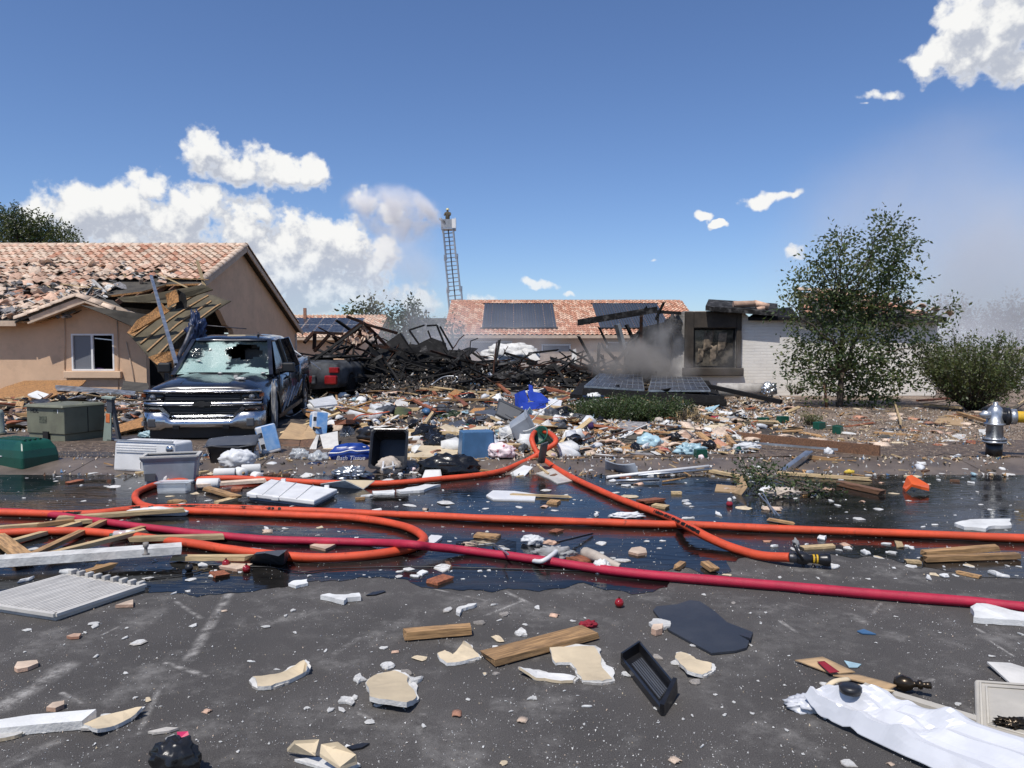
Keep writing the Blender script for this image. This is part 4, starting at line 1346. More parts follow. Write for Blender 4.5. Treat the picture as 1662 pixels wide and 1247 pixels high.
for k in range(25):
    x = -1.0 + 2.0 * k / 24
    e = abs(x)
    y = -.08 + .03 * (e / .8) ** 2 + (.18 * max(0, (e - .82) / .18) ** 2)
    zt = .56 if e < .5 else (.56 + (e - .5) / .12 * .115 if e < .62 else .675)
    zb = .41 if e < .62 else .37
    secs.append([Vector((x, y + .12, zb)), Vector((x, y + .01, zb + .01)), Vector((x, y - .012, zb + (zt - zb) * .45)), Vector((x, y + .012, zt - .02)), Vector((x, y + .05, zt)), Vector((x, y + .14, zt))])
MB().loft(secs).build('chrome_face', 'chrome', bp_, fix=True)
for s_ in (-1, 1):
    fl = MB(); fl.box((s_ * .79, -.045, .50), (.13, .05, .15)); bevel(fl.build('fog_light', 'plastic_darkgrey', bp_), .02)
    MB().box((s_ * .40, -.062, .43), (.10, .06, .06)).build('tow_hook', 'black_trim', bp_)
    MB().box((s_ * .915, .02, .49), (.05, .12, .07), Euler((0, 0, s_ * .5)).to_matrix()).build('fog_light', 'lens_clear', bp_)
MB().box((0, .12, .33), (1.72, .16, .2)).build('air_dam', 'black_trim', T)
MB().box((0, 5.74, .96), (1.7, .05, .7)).build('tailgate', 'truck_paint', T)
for s_ in (-1, 1):
    for y, z in ((.98, .56), (4.66, .38)):
        w_ = link('wheel', None, T)
        M = Matrix.Translation((s_ * .86, y, z)) @ Matrix.Rotation(s_ * math.pi / 2, 4, 'Y')
        MB().lathe([(.22, -.13), (.36, -.13), (.395, -.08), (.395, .08), (.36, .13), (.24, .13), (.22, .10)], 28, M=M).build('tyre', 'tyre', w_)
        mb = MB().lathe([(.235, .02), (.235, .11), (.21, .12), (.19, .06), (.06, .07), (.05, .10)], 24, M=M); mb.build('rim', 'alu', w_)
        for k in range(6):
            a = k * math.pi / 3
            mb = MB(); mb.bar(M @ Vector((.05 * math.cos(a), .05 * math.sin(a), .085)), M @ Vector((.21 * math.cos(a), .21 * math.sin(a), .10)), .05, .03); mb.build('spoke', 'alu', w_)

# things lying on the pickup
TM = T.matrix_world
p = TM @ Vector((.12, 2.55, 1.90)); mb = MB(); mb.slab(ragged([p + Vector(v) for v in ((-.28, -.1, .0), (.1, -.16, .0), (.26, 0, 0), (.05, .2, 0), (-.25, .15, .0))], .1, 1, 3), (0, 0, -.03)); centre(mb.build('drywall_piece', ['gypsum_paper'], label='tan drywall piece lying on the roof of the pickup', cat='drywall', fix=True))
p = TM @ Vector((.52, .5, 1.165)); crumple('plaster_chunk', 'white plaster chunk lying on the hood of the pickup', 'plaster', p, (.09, .05, .03), 'plaster', 5)
for k, (x, y, z) in enumerate(((-.05, 1.38, 1.215), (.72, 1.40, 1.21), (.3, 1.1, 1.185), (-.5, 1.7, 1.42), (.35, .9, 1.175))):
    crumple('plaster_crumb', 'small white plaster crumb on the hood and cowl of the pickup', 'plaster', TM @ Vector((x, y, z)), (.04, .02, .012), 'plaster', k + 3, group='plaster crumbs on the pickup')
crumple('torn_plastic', 'torn grey plastic strip hanging at the front wheel of the pickup', 'plastic', TM @ Vector((1.09, .45, .28)), (.05, .06, .52), 'cloth_grey', 9, amp=.5)
for k in range(4):
    a = TM @ Vector((1.02, 1.6 + .5 * k, .45 + .05 * k)); b_ = TM @ Vector((1.05, 2.3 + .5 * k, .80 + .03 * k))
    plank('scrap_strip', 'grey scrap strip leaning on the side of the pickup', 'scrap', a, b_, .03, .012, 'alu', k, group='scrap strips against the pickup')

# downpipe and wiring fallen across the cab
a, b_ = D(245, 448, 19.8), TM @ Vector((-.98, 1.9, 1.35))
MB().bar(a, b_, .07, .05).build('fallen_downpipe', 'alu', label='long grey metal downpipe leaning from the roof onto the pickup', cat='pipe')
crumple('cable_bundle', 'dark tangled cable bundle beside the cab of the pickup', 'cable', D(318, 535, 16.2) - Vector((0, 0, .3)), (.18, .15, .36), 'plastic_navy', 4, amp=.7, freq=3)
mb = MB(); mb.tube(spline([D(312, 530, 16), D(300, 560, 15.6), D(292, 575, 15.3), D(285, 600, 15)]), .05, 6); mb.build('bent_bracket', 'steel_dark', label='bent metal bracket hanging beside the cab of the pickup', cat='metal')
MB().tube([D(330, 528, 16.8), D(400, 534, 17.2)], .012, 5).build('thin_rod', 'steel_dark', label='thin metal rod lying across behind the cab roof', cat='rod')

# ------------------------------------------------------------------ burned car behind the pickup
S = thing('burned_sedan', 'burned sedan with red tail corner half buried beside the charred pile', 'car')
S.matrix_world = Matrix.Translation((-5.8, 21.3, .25)) @ Matrix.Rotation(R(-8), 4, 'Z')
def car_sec(y, zt, w=.9): return [v + Vector((0, y, 0)) for v in mir([(0, zt), (.55 * w, zt), (.82 * w, zt - .06), (.98 * w, zt - .2), (w, .6), (.97 * w, .35), (.88 * w, .22), (0, .2)])]
mb = MB().loft([car_sec(.0, .86, .82), car_sec(.12, .95, .88), car_sec(.6, 1.0), car_sec(1.4, 1.0), car_sec(2.6, .98), car_sec(3.6, .93), car_sec(4.4, .82, .86), car_sec(4.5, .7, .8)])
cb_ = mb.build('body', ['burnt_paint'], S, fix=True)
bm = bmesh.new(); bm.from_mesh(cb_.data); bmesh.ops.subdivide_edges(bm, edges=bm.edges, cuts=2, use_grid_fill=True)
for v in bm.verts: v.co += Vector((noise.noise(v.co * 2.2), 0, noise.noise(v.co * 2.2 + Vector((5, 5, 5))))) * .04
bm.to_mesh(cb_.data); bm.free()
c1 = MB().lathe([(.36, -1.3), (.36, 1.3)], 24, M=Matrix.Translation((0, .95, .3)) @ Matrix.Rotation(math.pi / 2, 4, 'Y')).build('cut', 'void')
c1.matrix_world = S.matrix_world
bake_bool(cb_, [c1])
for s_ in (-1, 1):
    w_ = link('wheel', None, S); M = Matrix.Translation((s_ * .80, .95, .28)) @ Matrix.Rotation(s_ * math.pi / 2, 4, 'Y')
    MB().lathe([(.18, -.1), (.30, -.1), (.32, 0), (.30, .1), (.2, .1)], 22, M=M).build('tyre', 'char', w_)
    MB().lathe([(.2, .0), (.2, .09), (.05, .06)], 18, M=M).build('rim', 'steel_dark', w_)
    mb = MB(); mb.box((s_ * .70, .02, .74), (.28, .14, .16)); bevel(mb.build('tail_light', 'lens_red' if s_ > 0 else 'burnt_paint', S), .02)
    MB().box((s_ * .905, 1.75, .65), (.02, .015, .5)).build('door_gap', 'char', S)
    MB().bar((s_ * .75, 1.0, .98), (s_ * .55, 1.7, 1.1), .06, .06).build('pillar', 'char', S)
mb = MB(); mb.box((-.3, -.02, .46), (.95, .14, .26)); bevel(mb.build('bumper', 'burnt_paint', S), .04)
mb = MB(); mb.box((.62, -.03, .46), (.36, .16, .26)); bevel(mb.build('bumper_corner', 'lens_red', S), .04)
mb = MB().loft([ringroof(1.07, .62, 1.6, 3.0), ringroof(1.13, .5, 1.7, 2.9)]); mb.build('roof', 'char_ash', S, fix=True)
MB().tube([D(455, 553, 19), D(520, 600, 19.5)], .02, 6).build('white_rod', 'frame_white', label='white rod leaning from the pickup bed towards the burned sedan', cat='rod')

# ------------------------------------------------------------------ fire hoses
def hose_mat(name, col, dark):
    m = bpy.data.materials.new(name); MATS[name] = m; m.use_nodes = True
    t = NT(m.node_tree); b = t.n['Principled BSDF']
    geo = t.node('ShaderNodeNewGeometry'); P = geo.outputs['Position']
    n = t.noise(P, 6, 5, .65); n2 = t.noise(P, 220, 2, .6)
    c = t.mix(t.ramp(n.outputs[0], .35, .7), tuple(k * .78 for k in col), col)
    c = t.mix(t.ramp(t.noise(P, 14, 5, .7).outputs[0], .58, .74, 0, .75), c, dark)
    t.put(b.inputs['Base Color'], c); b.inputs['Roughness'].default_value = .55
    bp = t.node('ShaderNodeBump'); bp.inputs['Strength'].default_value = .8; bp.inputs['Distance'].default_value = .004
    t.put(bp.inputs['Height'], n2.outputs[0]); t.put(b.inputs['Normal'], bp.outputs[0])


hose_mat('hose_orange', (.68, .078, .024), (.10, .02, .01))
hose_mat('hose_red', (.47, .014, .05), (.12, .01, .015))


def hose_path(px, r, over=()):
    pts = []
    for i, q in enumerate(px):
        h = q[2] if len(q) > 2 else 0.0
        pts.append(G(q[0], q[1], r + .004 + h))
    return spline(pts, 10)


def ext(path, head=True, tail=True, L=14):
    p = list(path)
    if head:
        d = (p[0] - p[3]).normalized(); p = [p[0] + d * L * k / 6 + Vector((0, .25 * math.sin(k * .9), 0)) * (k > 1) for k in range(6, 0, -1)] + p
    if tail:
        d = (p[-1] - p[-4]).normalized(); p = p + [p[-1] + d * L * k / 6 + Vector((0, -.25 * math.sin(k * .9), 0)) * (k > 1) for k in range(1, 7)]
    for q in p: q.z = max(q.z, .03)
    return p


def wear(path):
    return [p + Vector((0, .012 * noise.noise(p * 2.1) + .006 * noise.noise(p * 6), 0)) for p in path]


def rads(path, r):
    return [r * (1 + .07 * noise.noise(p * 3.3)) for p in path]


RO, RR = .037, .034
ho = [(-70, 833), (0, 832), (100, 835), (160, 833), (225, 826), (330, 824), (430, 827), (560, 832), (680, 837), (800, 842), (960, 848), (1080, 851.5), (1130, 852.5), (1250, 858), (1450, 866), (1662, 874), (1760, 878)]
A = thing('fire_hose', 'orange fire hose stretched right across the wet road', 'hose')
MB().tube(wear(ext(hose_path(ho, RO))), rads(ext(hose_path(ho, RO)), RO), 12).build('jacket', 'hose_orange', A)
h2p = [(-70, 869), (0, 866), (60, 863), (130, 863), (220, 871), (320, 884), (400, 896), (480, 904), (550, 905), (620, 899), (672, 888), (688, 874), (668, 859), (625, 848), (560, 840), (470, 836), (380, 832), (300, 829),
       (245, 824), (222, 813), (224, 799), (262, 785), (320, 778), (400, 777), (505, 783), (620, 785), (710, 778), (800, 768), (850, 750, .02), (880, 733, .1), (902, 718, .22), (893, 704, .26), (872, 700, .26), (863, 712, .22), (872, 735, .1), (890, 752, .02), (930, 776), (1000, 808), (1080, 838), (1118, 856, .055), (1150, 873, .03), (1190, 890), (1235, 902), (1282, 905, .03)]
A2 = thing('fire_hose', 'orange fire hose looped on the road, ending in a black nozzle', 'hose')
hp2 = hose_path(h2p, RO)
MB().tube(wear(ext(hp2, tail=False)), rads(ext(hp2, tail=False), RO), 12).build('jacket', 'hose_orange', A2)
A3 = thing('fire_hose', 'thinner red fire hose lying in front of the orange hoses', 'hose')
h3p = [(-70, 826), (0, 830), (70, 834), (160, 846), (250, 858), (330, 867), (420, 875), (520, 879), (600, 881), (665, 884, .085), (700, 888, .05), (760, 894), (830, 903), (900, 913), (960, 922), (1030, 931), (1100, 937), (1250, 950), (1400, 963), (1560, 976), (1662, 986), (1760, 996)]
hp3 = hose_path(h3p, RR)
MB().tube(wear(ext(hp3)), rads(ext(hp3), RR), 12).build('jacket', 'hose_red', A3)


def hose_print(path, r, i0, n, parent, seed):
    """worn black printing along a hose: short strokes, as little readable as in the picture"""
    r_ = random.Random(seed)
    mb = MB()
    for k in range(n):
        f = i0 + k * .17
        i = int(f)
        if i + 1 >= len(path) or r_.random() < .15: continue
        p = path[i].lerp(path[i + 1], f - i); d = (path[i + 1] - path[i]).normalized()
        side = d.cross(Vector((0, 0, 1))).normalized()
        if side.y > 0: side = -side
        for a in (.45, .75) if r_.random() < .6 else (.6,):
            c = p + (side * math.cos(a) + Vector((0, 0, 1)) * math.sin(a)) * (r + .0005)
            n_ = (side * math.cos(a) + Vector((0, 0, 1)) * math.sin(a)); v = n_.cross(d)
            w, h = r_.uniform(.005, .012), r_.uniform(.006, .011)
            mb.add([c - d * w - v * h, c + d * w - v * h, c + d * w + v * h, c - d * w + v * h], [(0, 1, 2, 3), (3, 2, 1, 0)])
    mb.build('worn_print', 'ink_black', parent, kind='stuff')


pa_ = hose_path(ho, RO)
hose_print(pa_, RO, 20, 120, A, 1); hose_print(pa_, RO, 42, 120, A, 2)
hose_print(hp2, RO, 378, 110, A2, 3)
# nozzle at the end of the looped hose
e = hp2[-1]; d = (G(1345, 909, .07) - e).normalized()
q = d.to_track_quat('X', 'Z').to_matrix().to_4x4()
NZ = link('nozzle', None, A2); NZ.matrix_world = Matrix.Translation(e) @ q @ Matrix.Diagonal((.86, .86, .86, 1))
RX = Matrix.Rotation(math.pi / 2, 4, 'Y')
def nz(name, prof, m):
    o = MB().lathe(prof, 20, M=RX).build(name, m); o.parent = NZ
nz('coupling', [(.04, -.01), (.044, 0), (.044, .05), (.038, .06)], 'steel_dark')
nz('valve_body', [(.038, .05), (.052, .07), (.052, .14), (.036, .16), (.036, .19)], 'plastic_black')
nz('yellow_band', [(.040, .19), (.040, .205)], 'hose_yellow'); nz('black_band', [(.0385, .205), (.0385, .218)], 'plastic_black'); nz('yellow_band', [(.041, .218), (.041, .233)], 'hose_yellow')
nz('bumper_tip', [(.040, .233), (.046, .25), (.056, .30), (.058, .33), (.040, .33), (.03, .27)], 'plastic_black')
for pts, m_ in (([(.10, .045, .0), (.06, .05, .06), (.03, .05, .13)], 'plastic_black'), ([(.10, -.045, .0), (.06, -.05, .06), (.03, -.05, .13)], 'plastic_black'), ([(.03, .055, .13), (.03, -.055, .13)], 'plastic_black'), ([(.10, 0, -.04), (.13, 0, -.09), (.19, 0, -.10), (.20, 0, -.05)], 'plastic_black')):
    o = MB().tube(pts, .013, 8).build('handle', m_); o.parent = NZ
o = link('handle_rag', crumple_mesh('handle_rag', 'cloth_grey', 3, (.03, .03, .05))); o.parent = NZ; o.location = (.045, .0, .09)

# ------------------------------------------------------------------ hydrant
hy = G(1613, 741)
Hd = thing('fire_hydrant', 'silver fire hydrant with black base feeding the yellow hose', 'hydrant', hy)
mat('hydrant_silver', (.52, .54, .56), .35, metal=.75, var=.2, scale=8, rnd=0, grime=.2)
MB().lathe([(.105, 0), (.105, .2)], 20).build('base', 'plastic_black', Hd)
MB().lathe([(.10, .2), (.155, .2), (.155, .225), (.12, .23), (.115, .24), (.15, .245), (.15, .265), (.11, .28)], 20).build('flange', 'hydrant_silver', Hd)
MB().lathe([(.11, .28), (.105, .45), (.14, .455), (.14, .48), (.11, .49), (.105, .62), (.09, .68), (.05, .73), (.03, .74), (.03, .78)], 20).build('barrel', 'hydrant_silver', Hd)
for k in range(8):
    a = k * math.pi / 4
    MB().lathe([(.016, .19), (.016, .28)], 6, M=Matrix.Translation((.135 * math.cos(a), .135 * math.sin(a), 0))).build('bolt', 'steel_dark', Hd)
MB().lathe([(.05, 0), (.06, .02), (.06, .09), (.035, .10), (.03, .13)], 14, M=Matrix.Translation((-.08, 0, .6)) @ Matrix.Rotation(-math.pi / 2, 4, 'Y')).build('side_cap', 'hydrant_silver', Hd)
dout = Vector((.9, -.35, 0)).normalized()
MO = Matrix.Translation((.06, -.02, .58)) @ dout.to_track_quat('Z', 'Y').to_matrix().to_4x4()
MB().lathe([(.085, 0), (.085, .06), (.125, .062), (.125, .11), (.10, .115)], 18, M=MO).build('outlet', 'plastic_black', Hd)
MB().lathe([(.095, .115), (.11, .12), (.11, .19), (.085, .2)], 18, M=MO).build('coupling', 'hydrant_silver', Hd)
st = hy + MO @ Vector((0, 0, .19))
YH = thing('supply_hose', 'thick yellow supply hose coupled to the hydrant', 'hose')
yp = spline([st, st + Vector((.25, -.08, -.02)), st + Vector((.6, -.22, -.14)), st + Vector((1.1, -.4, -.42)), st + Vector((1.8, -.5, -.56)), st + Vector((3.2, -.3, -.57))], 8)
MB().tube(yp, .082, 14).build('jacket', 'hose_yellow', YH)

# ------------------------------------------------------------------ utility boxes by the driveway
p = G(80, 716)
TB = thing('utility_box', 'green metal utility cabinet with black stencilled letters beside the pickup', 'utility box', p, R(-20))
TB.location = p + Vector((.1, .33, 0))
mb = MB(); mb.box((0, 0, .06), (.82, .74, .12)); mb.build('base', 'paint_green', TB)
mb = MB(); mb.box((0, 0, .345), (.86, .78, .44)); bevel(mb.build('cabinet', 'paint_green', TB), .012)
mb = MB(); mb.box((0, -.02, .585), (.9, .84, .05), taper=.93); bevel(mb.build('lid', 'paint_green', TB), .02, 3)
MB().box((0.02, -.40, .1), (.12, .03, .13)).build('padlock_recess', 'void', TB)
for x in (-.13, .12): MB().lathe([(.03, .6), (.03, .625)], 10, M=Matrix.Translation((x * 2, .1, 0))).build('lifting_bolt', 'paint_green', TB)
text('HDL', .095, 'ink_black', TB, (-.24, -.392, .50), (math.pi / 2, 0, 0), bold=.003)
mat('warning_label', (.105, .115, .08), .7, rnd=0, var=.4, scale=40)
MB().box((-.05, -.392, .36), (.17, .004, .11)).build('faded_label', 'warning_label', TB)
MB().box((.23, -.392, .505), (.07, .004, .05)).build('faded_label', 'warning_label', TB)
MB().box((.29, -.392, .505), (.014, .004, .06)).build('white_mark', 'ink_white', TB)
MB().box((.432, .05, .34), (.004, .012, .42)).build('door_gap', 'void', TB)
p = G(-8, 706)
o = thing('telecom_pedestal', 'round topped pale green pedestal beside the utility cabinet', 'pedestal', p)
MB().lathe([(.16, 0), (.16, .06), (.145, .07), (.145, .38), (.12, .44), (.05, .465)], 20).build('cap', 'paint_palegreen', o)
MB().lathe([(.175, .0), (.175, .04)], 20).build('base', 'paint_green', o)
p = G(178, 716)
o = thing('marker_post', 'pale green marker post with orange sticker leaning open beside the cabinet', 'marker post', p, rot=(R(4), R(5), R(-12)))
mb = MB(); mb.slab([Vector(v) for v in ((-.09, -.05, 0), (.07, -.05, 0), (.07, -.05, .5), (-.04, -.05, .5))], (0, .02, 0)); mb.build('front_plate', 'paint_palegreen', o, fix=True)
mb = MB(); mb.box((.04, -.02, .62), (.1, .07, .24)); mb.box((.12, .0, .34), (.045, .06, .72), Euler((0, -.22, 0)).to_matrix()); mb.build('dark_back', 'plastic_darkgrey', o)
mb = MB(); mb.box((.01, -.03, .74), (.2, .1, .03)); mb.build('top_cap', 'paint_palegreen', o)
mb = MB(); mb.box((.12, .02, .02), (.26, .14, .04)); mb.build('foot', 'plastic_black', o)
MB().box((.01, -.054, .40), (.075, .004, .15)).build('sticker', 'sticker_orange', o)

# ------------------------------------------------------------------ coolers, totes and packs at the kerb
p = G(238, 769)
WC = thing('white_cooler', 'big white cooler lying on its side at the kerb', 'cooler', p + Vector((0, .22, 0)), R(-14))
mb = MB(); mb.box((0, 0, .21), (.98, .40, .40), taper=.94); bevel(mb.build('body', 'plastic_white', WC), .035, 3)
for k in range(4): MB().box((-.12, -.199 + .004 * k, .275 + k * .03), (.62, .012, .012)).build('rib', 'plastic_white', WC)
MB().lathe([(.05, 0), (.05, .02), (.03, .03)], 14, M=Matrix.Translation((.40, -.19, .33)) @ Matrix.Rotation(math.pi / 2, 4, 'X')).build('drain_cap', 'chrome', WC)
MB().box((0, -.19, .425), (.9, .02, .02)).build('lid_seam', 'plastic_grey', WC)
p = G(266, 787)
GC = thing('grey_cooler', 'small open grey cooler in front of the white cooler', 'cooler', p + Vector((.03, .16, 0)), R(16))
link('body', tote_mesh('body', 'plastic_grey', .62, .33, .33, .9), GC)
MB().box((-.322, 0, .23), (.03, .13, .13)).build('latch_frame', 'plastic_white', GC)
MB().box((-.338, 0, .23), (.02, .08, .08)).build('latch_hole', 'plastic_black', GC)
MB().box((-.22, -.168, .10), (.12, .012, .09)).build('vent', 'plastic_darkgrey', GC)
MB().box((0, 0, .345), (.66, .37, .016)).build('rim', 'plastic_lightgrey', GC)
cutm = MB().box((0, 0, .345), (.58, .28, .2)).build('cut', 'void'); cutm.matrix_world = GC.matrix_world
bpy.context.view_layer.update()
cutm.matrix_world = GC.matrix_world.copy()
bake_bool([o for o in GC.children if o.name.startswith('rim')][0], [cutm])
p = G(372, 757)
BT = thing('black_tote', 'black storage tote with folded lid beside the front of the pickup', 'tote', p + Vector((0, .15, 0)), R(14))
link('body', tote_mesh('body', 'plastic_black', .62, .42, .3), BT)
o = sheet('lid', None, None, [(-.36, -.25, .30), (.33, -.24, .32), (.36, .22, .40), (-.33, .24, .34)], 'plastic_darkgrey', 6, 6, .05, .01, 3, parent=BT)
p = G(24, 762)
GB = thing('green_bin', 'dark green ribbed plastic bin tipped over at the kerb', 'bin', p + Vector((-.1, .28, 0)), R(-24))
mb = MB(); mb.loft([[Vector((x, y, z)) for x, y, z in ((-.42 * k, -.25 * k, 0 + h), (.42 * k, -.25 * k, h), (.45 * k, .25 * k, h), (-.45 * k, .25 * k, h))] for k, h in ((1, 0), (1.0, .16), (.95, .26), (.8, .36), (.62, .385))], smooth=False)
bevel(mb.build('body', 'plastic_green', GB), .03, 3)
for k in range(4): MB().bar((-.3, -.12 + .07 * k, .392), (.3, -.12 + .07 * k, .392), .03, .015).build('rib', 'plastic_green', GB)
MB().bar((-.44, -.24, .17), (.0, -.25, .17), .02, .012).build('white_trim', 'plastic_white', GB)


def tissue_pack(name, label, loc, size, rot, mcol, lines=True):
    t = thing(name, label, 'tissue pack', loc, rot=rot)
    x, y, z = size
    mb = MB(); mb.box((0, 0, z / 2), size); o = bevel(mb.build('wrap', 'bag_white', t), .025, 3)
    for sx in (-1, 1): MB().box((sx * (x / 2 + .001), 0, z * .52), (.003, y * .7, z * .7)).build('side_print', mcol, t)
    MB().box((x * .12, -(y / 2 + .001), z * .55), (x * .7, .003, z * .86)).build('front_print', mcol, t)
    MB().box((0, 0, z + .001), (x * .9, y * .8, .003)).build('top_print', mcol, t)
    for zz in (.3, .7): MB().box((-x * .36, -(y / 2 + .003), z * zz), (x * .2, .003, z * .16)).build('dark_mark', 'ink_black', t)
    return t


mat('pack_blue', (.10, .27, .56), .4, var=.25, scale=9, col2=(.30, .46, .68), rnd=0)
mat('pack_navy', (.012, .045, .26), .3, var=.2, scale=6, rnd=0)
tissue_pack('tissue_pack', 'blue and white tissue pack standing tilted before the pickup wheel', G(437, 737) + Vector((0, .1, 0)), (.28, .22, .42), (R(-6), R(-12), R(25)), 'pack_blue')
tissue_pack('tissue_pack', 'blue and white tissue pack propped behind the open cardboard box', G(512, 716) + Vector((0, .12, .05)), (.26, .2, .42), (R(-10), R(8), R(30)), 'pack_blue')
p = G(569, 755)
BP = thing('tissue_pack', 'crumpled dark blue bath tissue pack lying left of the black bin', 'tissue pack', p + Vector((0, .1, 0)), R(4))
me = crumple_mesh('wrap', ['pack_navy'], 11, (.33, .13, .17), .14, 3, 2.2, -.75); link('wrap', me, BP)
MB().tube(spline([(-.31, -.10, .17), (-.15, -.14, .18), (0, -.15, .215), (.1, -.14, .20), (.3, -.10, .21)]), .009, 5).build('white_band', 'ink_white', BP)
MB().tube(spline([(-.2, -.06, .235), (0, -.08, .25), (.2, -.06, .245)]), .009, 5).build('white_band', 'ink_white', BP)
text('Bath Tissue', .085, 'ink_white', BP, (.0, -.158, .105), (math.pi / 2 + .1, 0, 0), shear=.3)
crumple('clear_wrap', 'clear torn plastic wrap under the dark blue tissue pack', 'plastic wrap', G(518, 752), (.13, .1, .1), 'plastic_clear', 4, .5)

# black bin tipped towards the road with a mask-like pad in it
p = G(632, 769)
KB = thing('black_bin', 'black plastic bin tipped towards the road with a padded lining', 'bin', p + Vector((0, .14, .02)), rot=(R(68), 0, R(-3)))
link('body', tote_mesh('body', 'plastic_black', .46, .5, .34, .85), KB); KB.location = p + Vector((0, .36, .2))
crumple('padded_liner', 'tan topped pad with white straps inside the tipped black bin', 'pad', p + Vector((.0, .02, .0)), (.17, .1, .14), 'cloth_beige', 6, .18)
for k in (-1, 1): MB().bar(p + Vector((.06 * k, -.09, .18)), p + Vector((.075 * k, -.1, .06)), .02, .012).build('strap', 'ink_white', label='white strap hanging on the pad in the black bin', cat='strap', group='straps on the pad')
MB().bar(p + Vector((-.08, -.105, .09)), p + Vector((.11, -.11, .13)), .025, .012).build('strap', 'ink_white', label='white cross strap on the pad in the black bin', cat='strap')
# blue tote upside down
p = G(770, 751)
UT = thing('blue_tote', 'steel blue storage tote standing upside down on the verge', 'tote', p + Vector((.02, .2, 0)), R(14))
o = link('body', tote_mesh('body', 'plastic_blue', .5, .36, .42, .9), UT); o.rotation_euler = (math.pi, 0, 0); o.location = (0, 0, .424)
# black bag, papers
crumple('black_bag', 'full black rubbish bag lying behind the orange hose', 'bag', G(728, 773) + Vector((0, .12, 0)), (.40, .17, .17), 'bag_black', 3, .22, freq=2.4)
sheet('paper_sheet', 'white paper sheet leaning against the black rubbish bag', 'paper', [G(684, 777, .01), G(718, 777, .01), G(715, 763, .10), G(690, 763, .1)], 'paper', 6, 4, .02, .002, 2)
# grey tubs and the green planter by the hose loop
p = G(835, 724)
o = thing('grey_tub', 'grey plastic tub tipped on edge beside the hose loop', 'tub', p + Vector((0, .2, .16)), rot=(R(20), R(62), R(20)))
link('body', tote_mesh('body', 'plastic_grey', .46, .38, .34, .8), o)
p = G(818, 700)
o = thing('grey_tub', 'dark grey plastic tub lying behind the tipped grey tub', 'tub', p + Vector((0, .3, .14)), rot=(R(-40), R(24), R(-10)))
link('body', tote_mesh('body', 'plastic_darkgrey', .52, .4, .3, .8), o)
o = sheet('plastic_cover', 'light grey tub lid standing behind the dark grey tub', 'lid', [D(800, 690, 13.6), D(838, 690, 13.9), D(826, 668, 14.2), D(805, 672, 14.0)], 'plastic_lightgrey', 4, 4, .02, .012, 1)
p = G(884, 738)
o = thing('green_planter', 'dark green conical planter ringed by the orange hose', 'planter', p + Vector((.02, .22, .2)), rot=(R(38), R(-52), 0))
mb = MB().lathe([(.04, -.16), (.05, -.16), (.13, .12), (.15, .13), (.15, .15), (.13, .15), (.04, -.13)], 22); mb.build('cone', 'plastic_green', o)
sheet('grey_board', 'short dark grey board leaning inside the hose loop', 'board', [D(873, 752, 9.9), D(884, 752, 9.95), D(890, 718, 9.7), D(878, 722, 9.65)], 'plastic_darkgrey', 3, 5, .01, .015, 2)
plank('stick', 'short pale broom stick lying under the hose loop', 'stick', G(867, 752, .03), G(890, 771, .02), .025, .025, 'wood_pale', 1)
# royal blue broken recycling bin
RB = thing('blue_bin', 'smashed royal blue wheeled bin lying on the rubble', 'bin', (0, 0, 0))
def q4(name, pl, m, parent, th=(.0, .02, -.01), rag=.03, seed=1):
    mb = MB(); mb.slab(ragged([D(*k) for k in pl], rag, 1, seed), th); return mb.build(name, m, parent, fix=True)
q4('lid', [(835, 640, 16.2), (852, 633, 16.6), (858, 650, 16.3), (846, 668, 15.9), (836, 660, 15.9)], 'plastic_royal', RB)
q4('front_panel', [(846, 654, 15.7), (884, 651, 15.8), (889, 668, 15.4), (862, 678, 15.2), (850, 668, 15.4)], 'plastic_royal', RB, seed=3)
q4('side_panel', [(856, 634, 16.8), (878, 638, 16.6), (895, 652, 16.2), (882, 655, 16.1), (860, 650, 16.3)], 'plastic_royal', RB, seed=4)
q4('handle_flap', [(858, 624, 16.9), (864, 626, 16.9), (866, 644, 16.6), (858, 642, 16.6)], 'plastic_royal', RB, seed=5)
p = G(966, 668); o = thing('navy_tub', 'round navy tub filled with white scraps before the solar panels', 'tub', p + Vector((0, .3, .05)))
MB().lathe([(.2, 0), (.26, .27), (.275, .28), (.275, .31), (.25, .31), (.19, .05)], 24).build('body', 'plastic_navy', o)
crumple('white_scraps', 'white scraps heaped in the navy tub', 'scraps', p + Vector((0, .3, .25)), (.16, .14, .12), 'paper', 7)
# open cardboard box, white board panel, black appliances
CB = thing('cardboard_box', 'open brown cardboard box beside the dark tissue pack', 'box', (0, 0, 0))
for nm, pl in (('flap', [(452, 712, 11.6), (472, 686, 12.0), (500, 690, 12.1), (487, 714, 11.7)]), ('flap', [(487, 714, 11.7), (501, 690, 12.1), (516, 707, 11.9), (510, 712, 11.5)]), ('side', [(453, 713, 11.55), (487, 715, 11.6), (484, 734, 11.45), (458, 730, 11.5)]), ('side', [(488, 715, 11.6), (512, 712, 11.5), (508, 736, 11.3), (485, 735, 11.4)])):
    q4(nm, pl, 'cardboard' if nm == 'flap' else 'wood_dark', CB, (0, .008, -.006), .01)
WP = thing('white_cardboard', 'white cardboard panel bent upright behind the dark blue tissue pack', 'cardboard', (0, 0, 0))
q4('panel', [(519, 706, 11.7), (548, 700, 11.9), (550, 726, 11.3), (525, 728, 11.25), (522, 718, 11.5)], 'cardboard_white', WP, (0, .008, 0), .02)
q4('panel', [(514, 706, 11.6), (518, 706, 11.65), (512, 738, 11.05), (497, 742, 11.0)], 'cardboard_white', WP, (0, .008, 0), .02)
q4('base_flap', [(498, 741, 10.95), (525, 728, 11.25), (552, 726, 11.3), (545, 745, 10.8)], 'gypsum_paper', WP, (0, 0, -.008), .02)
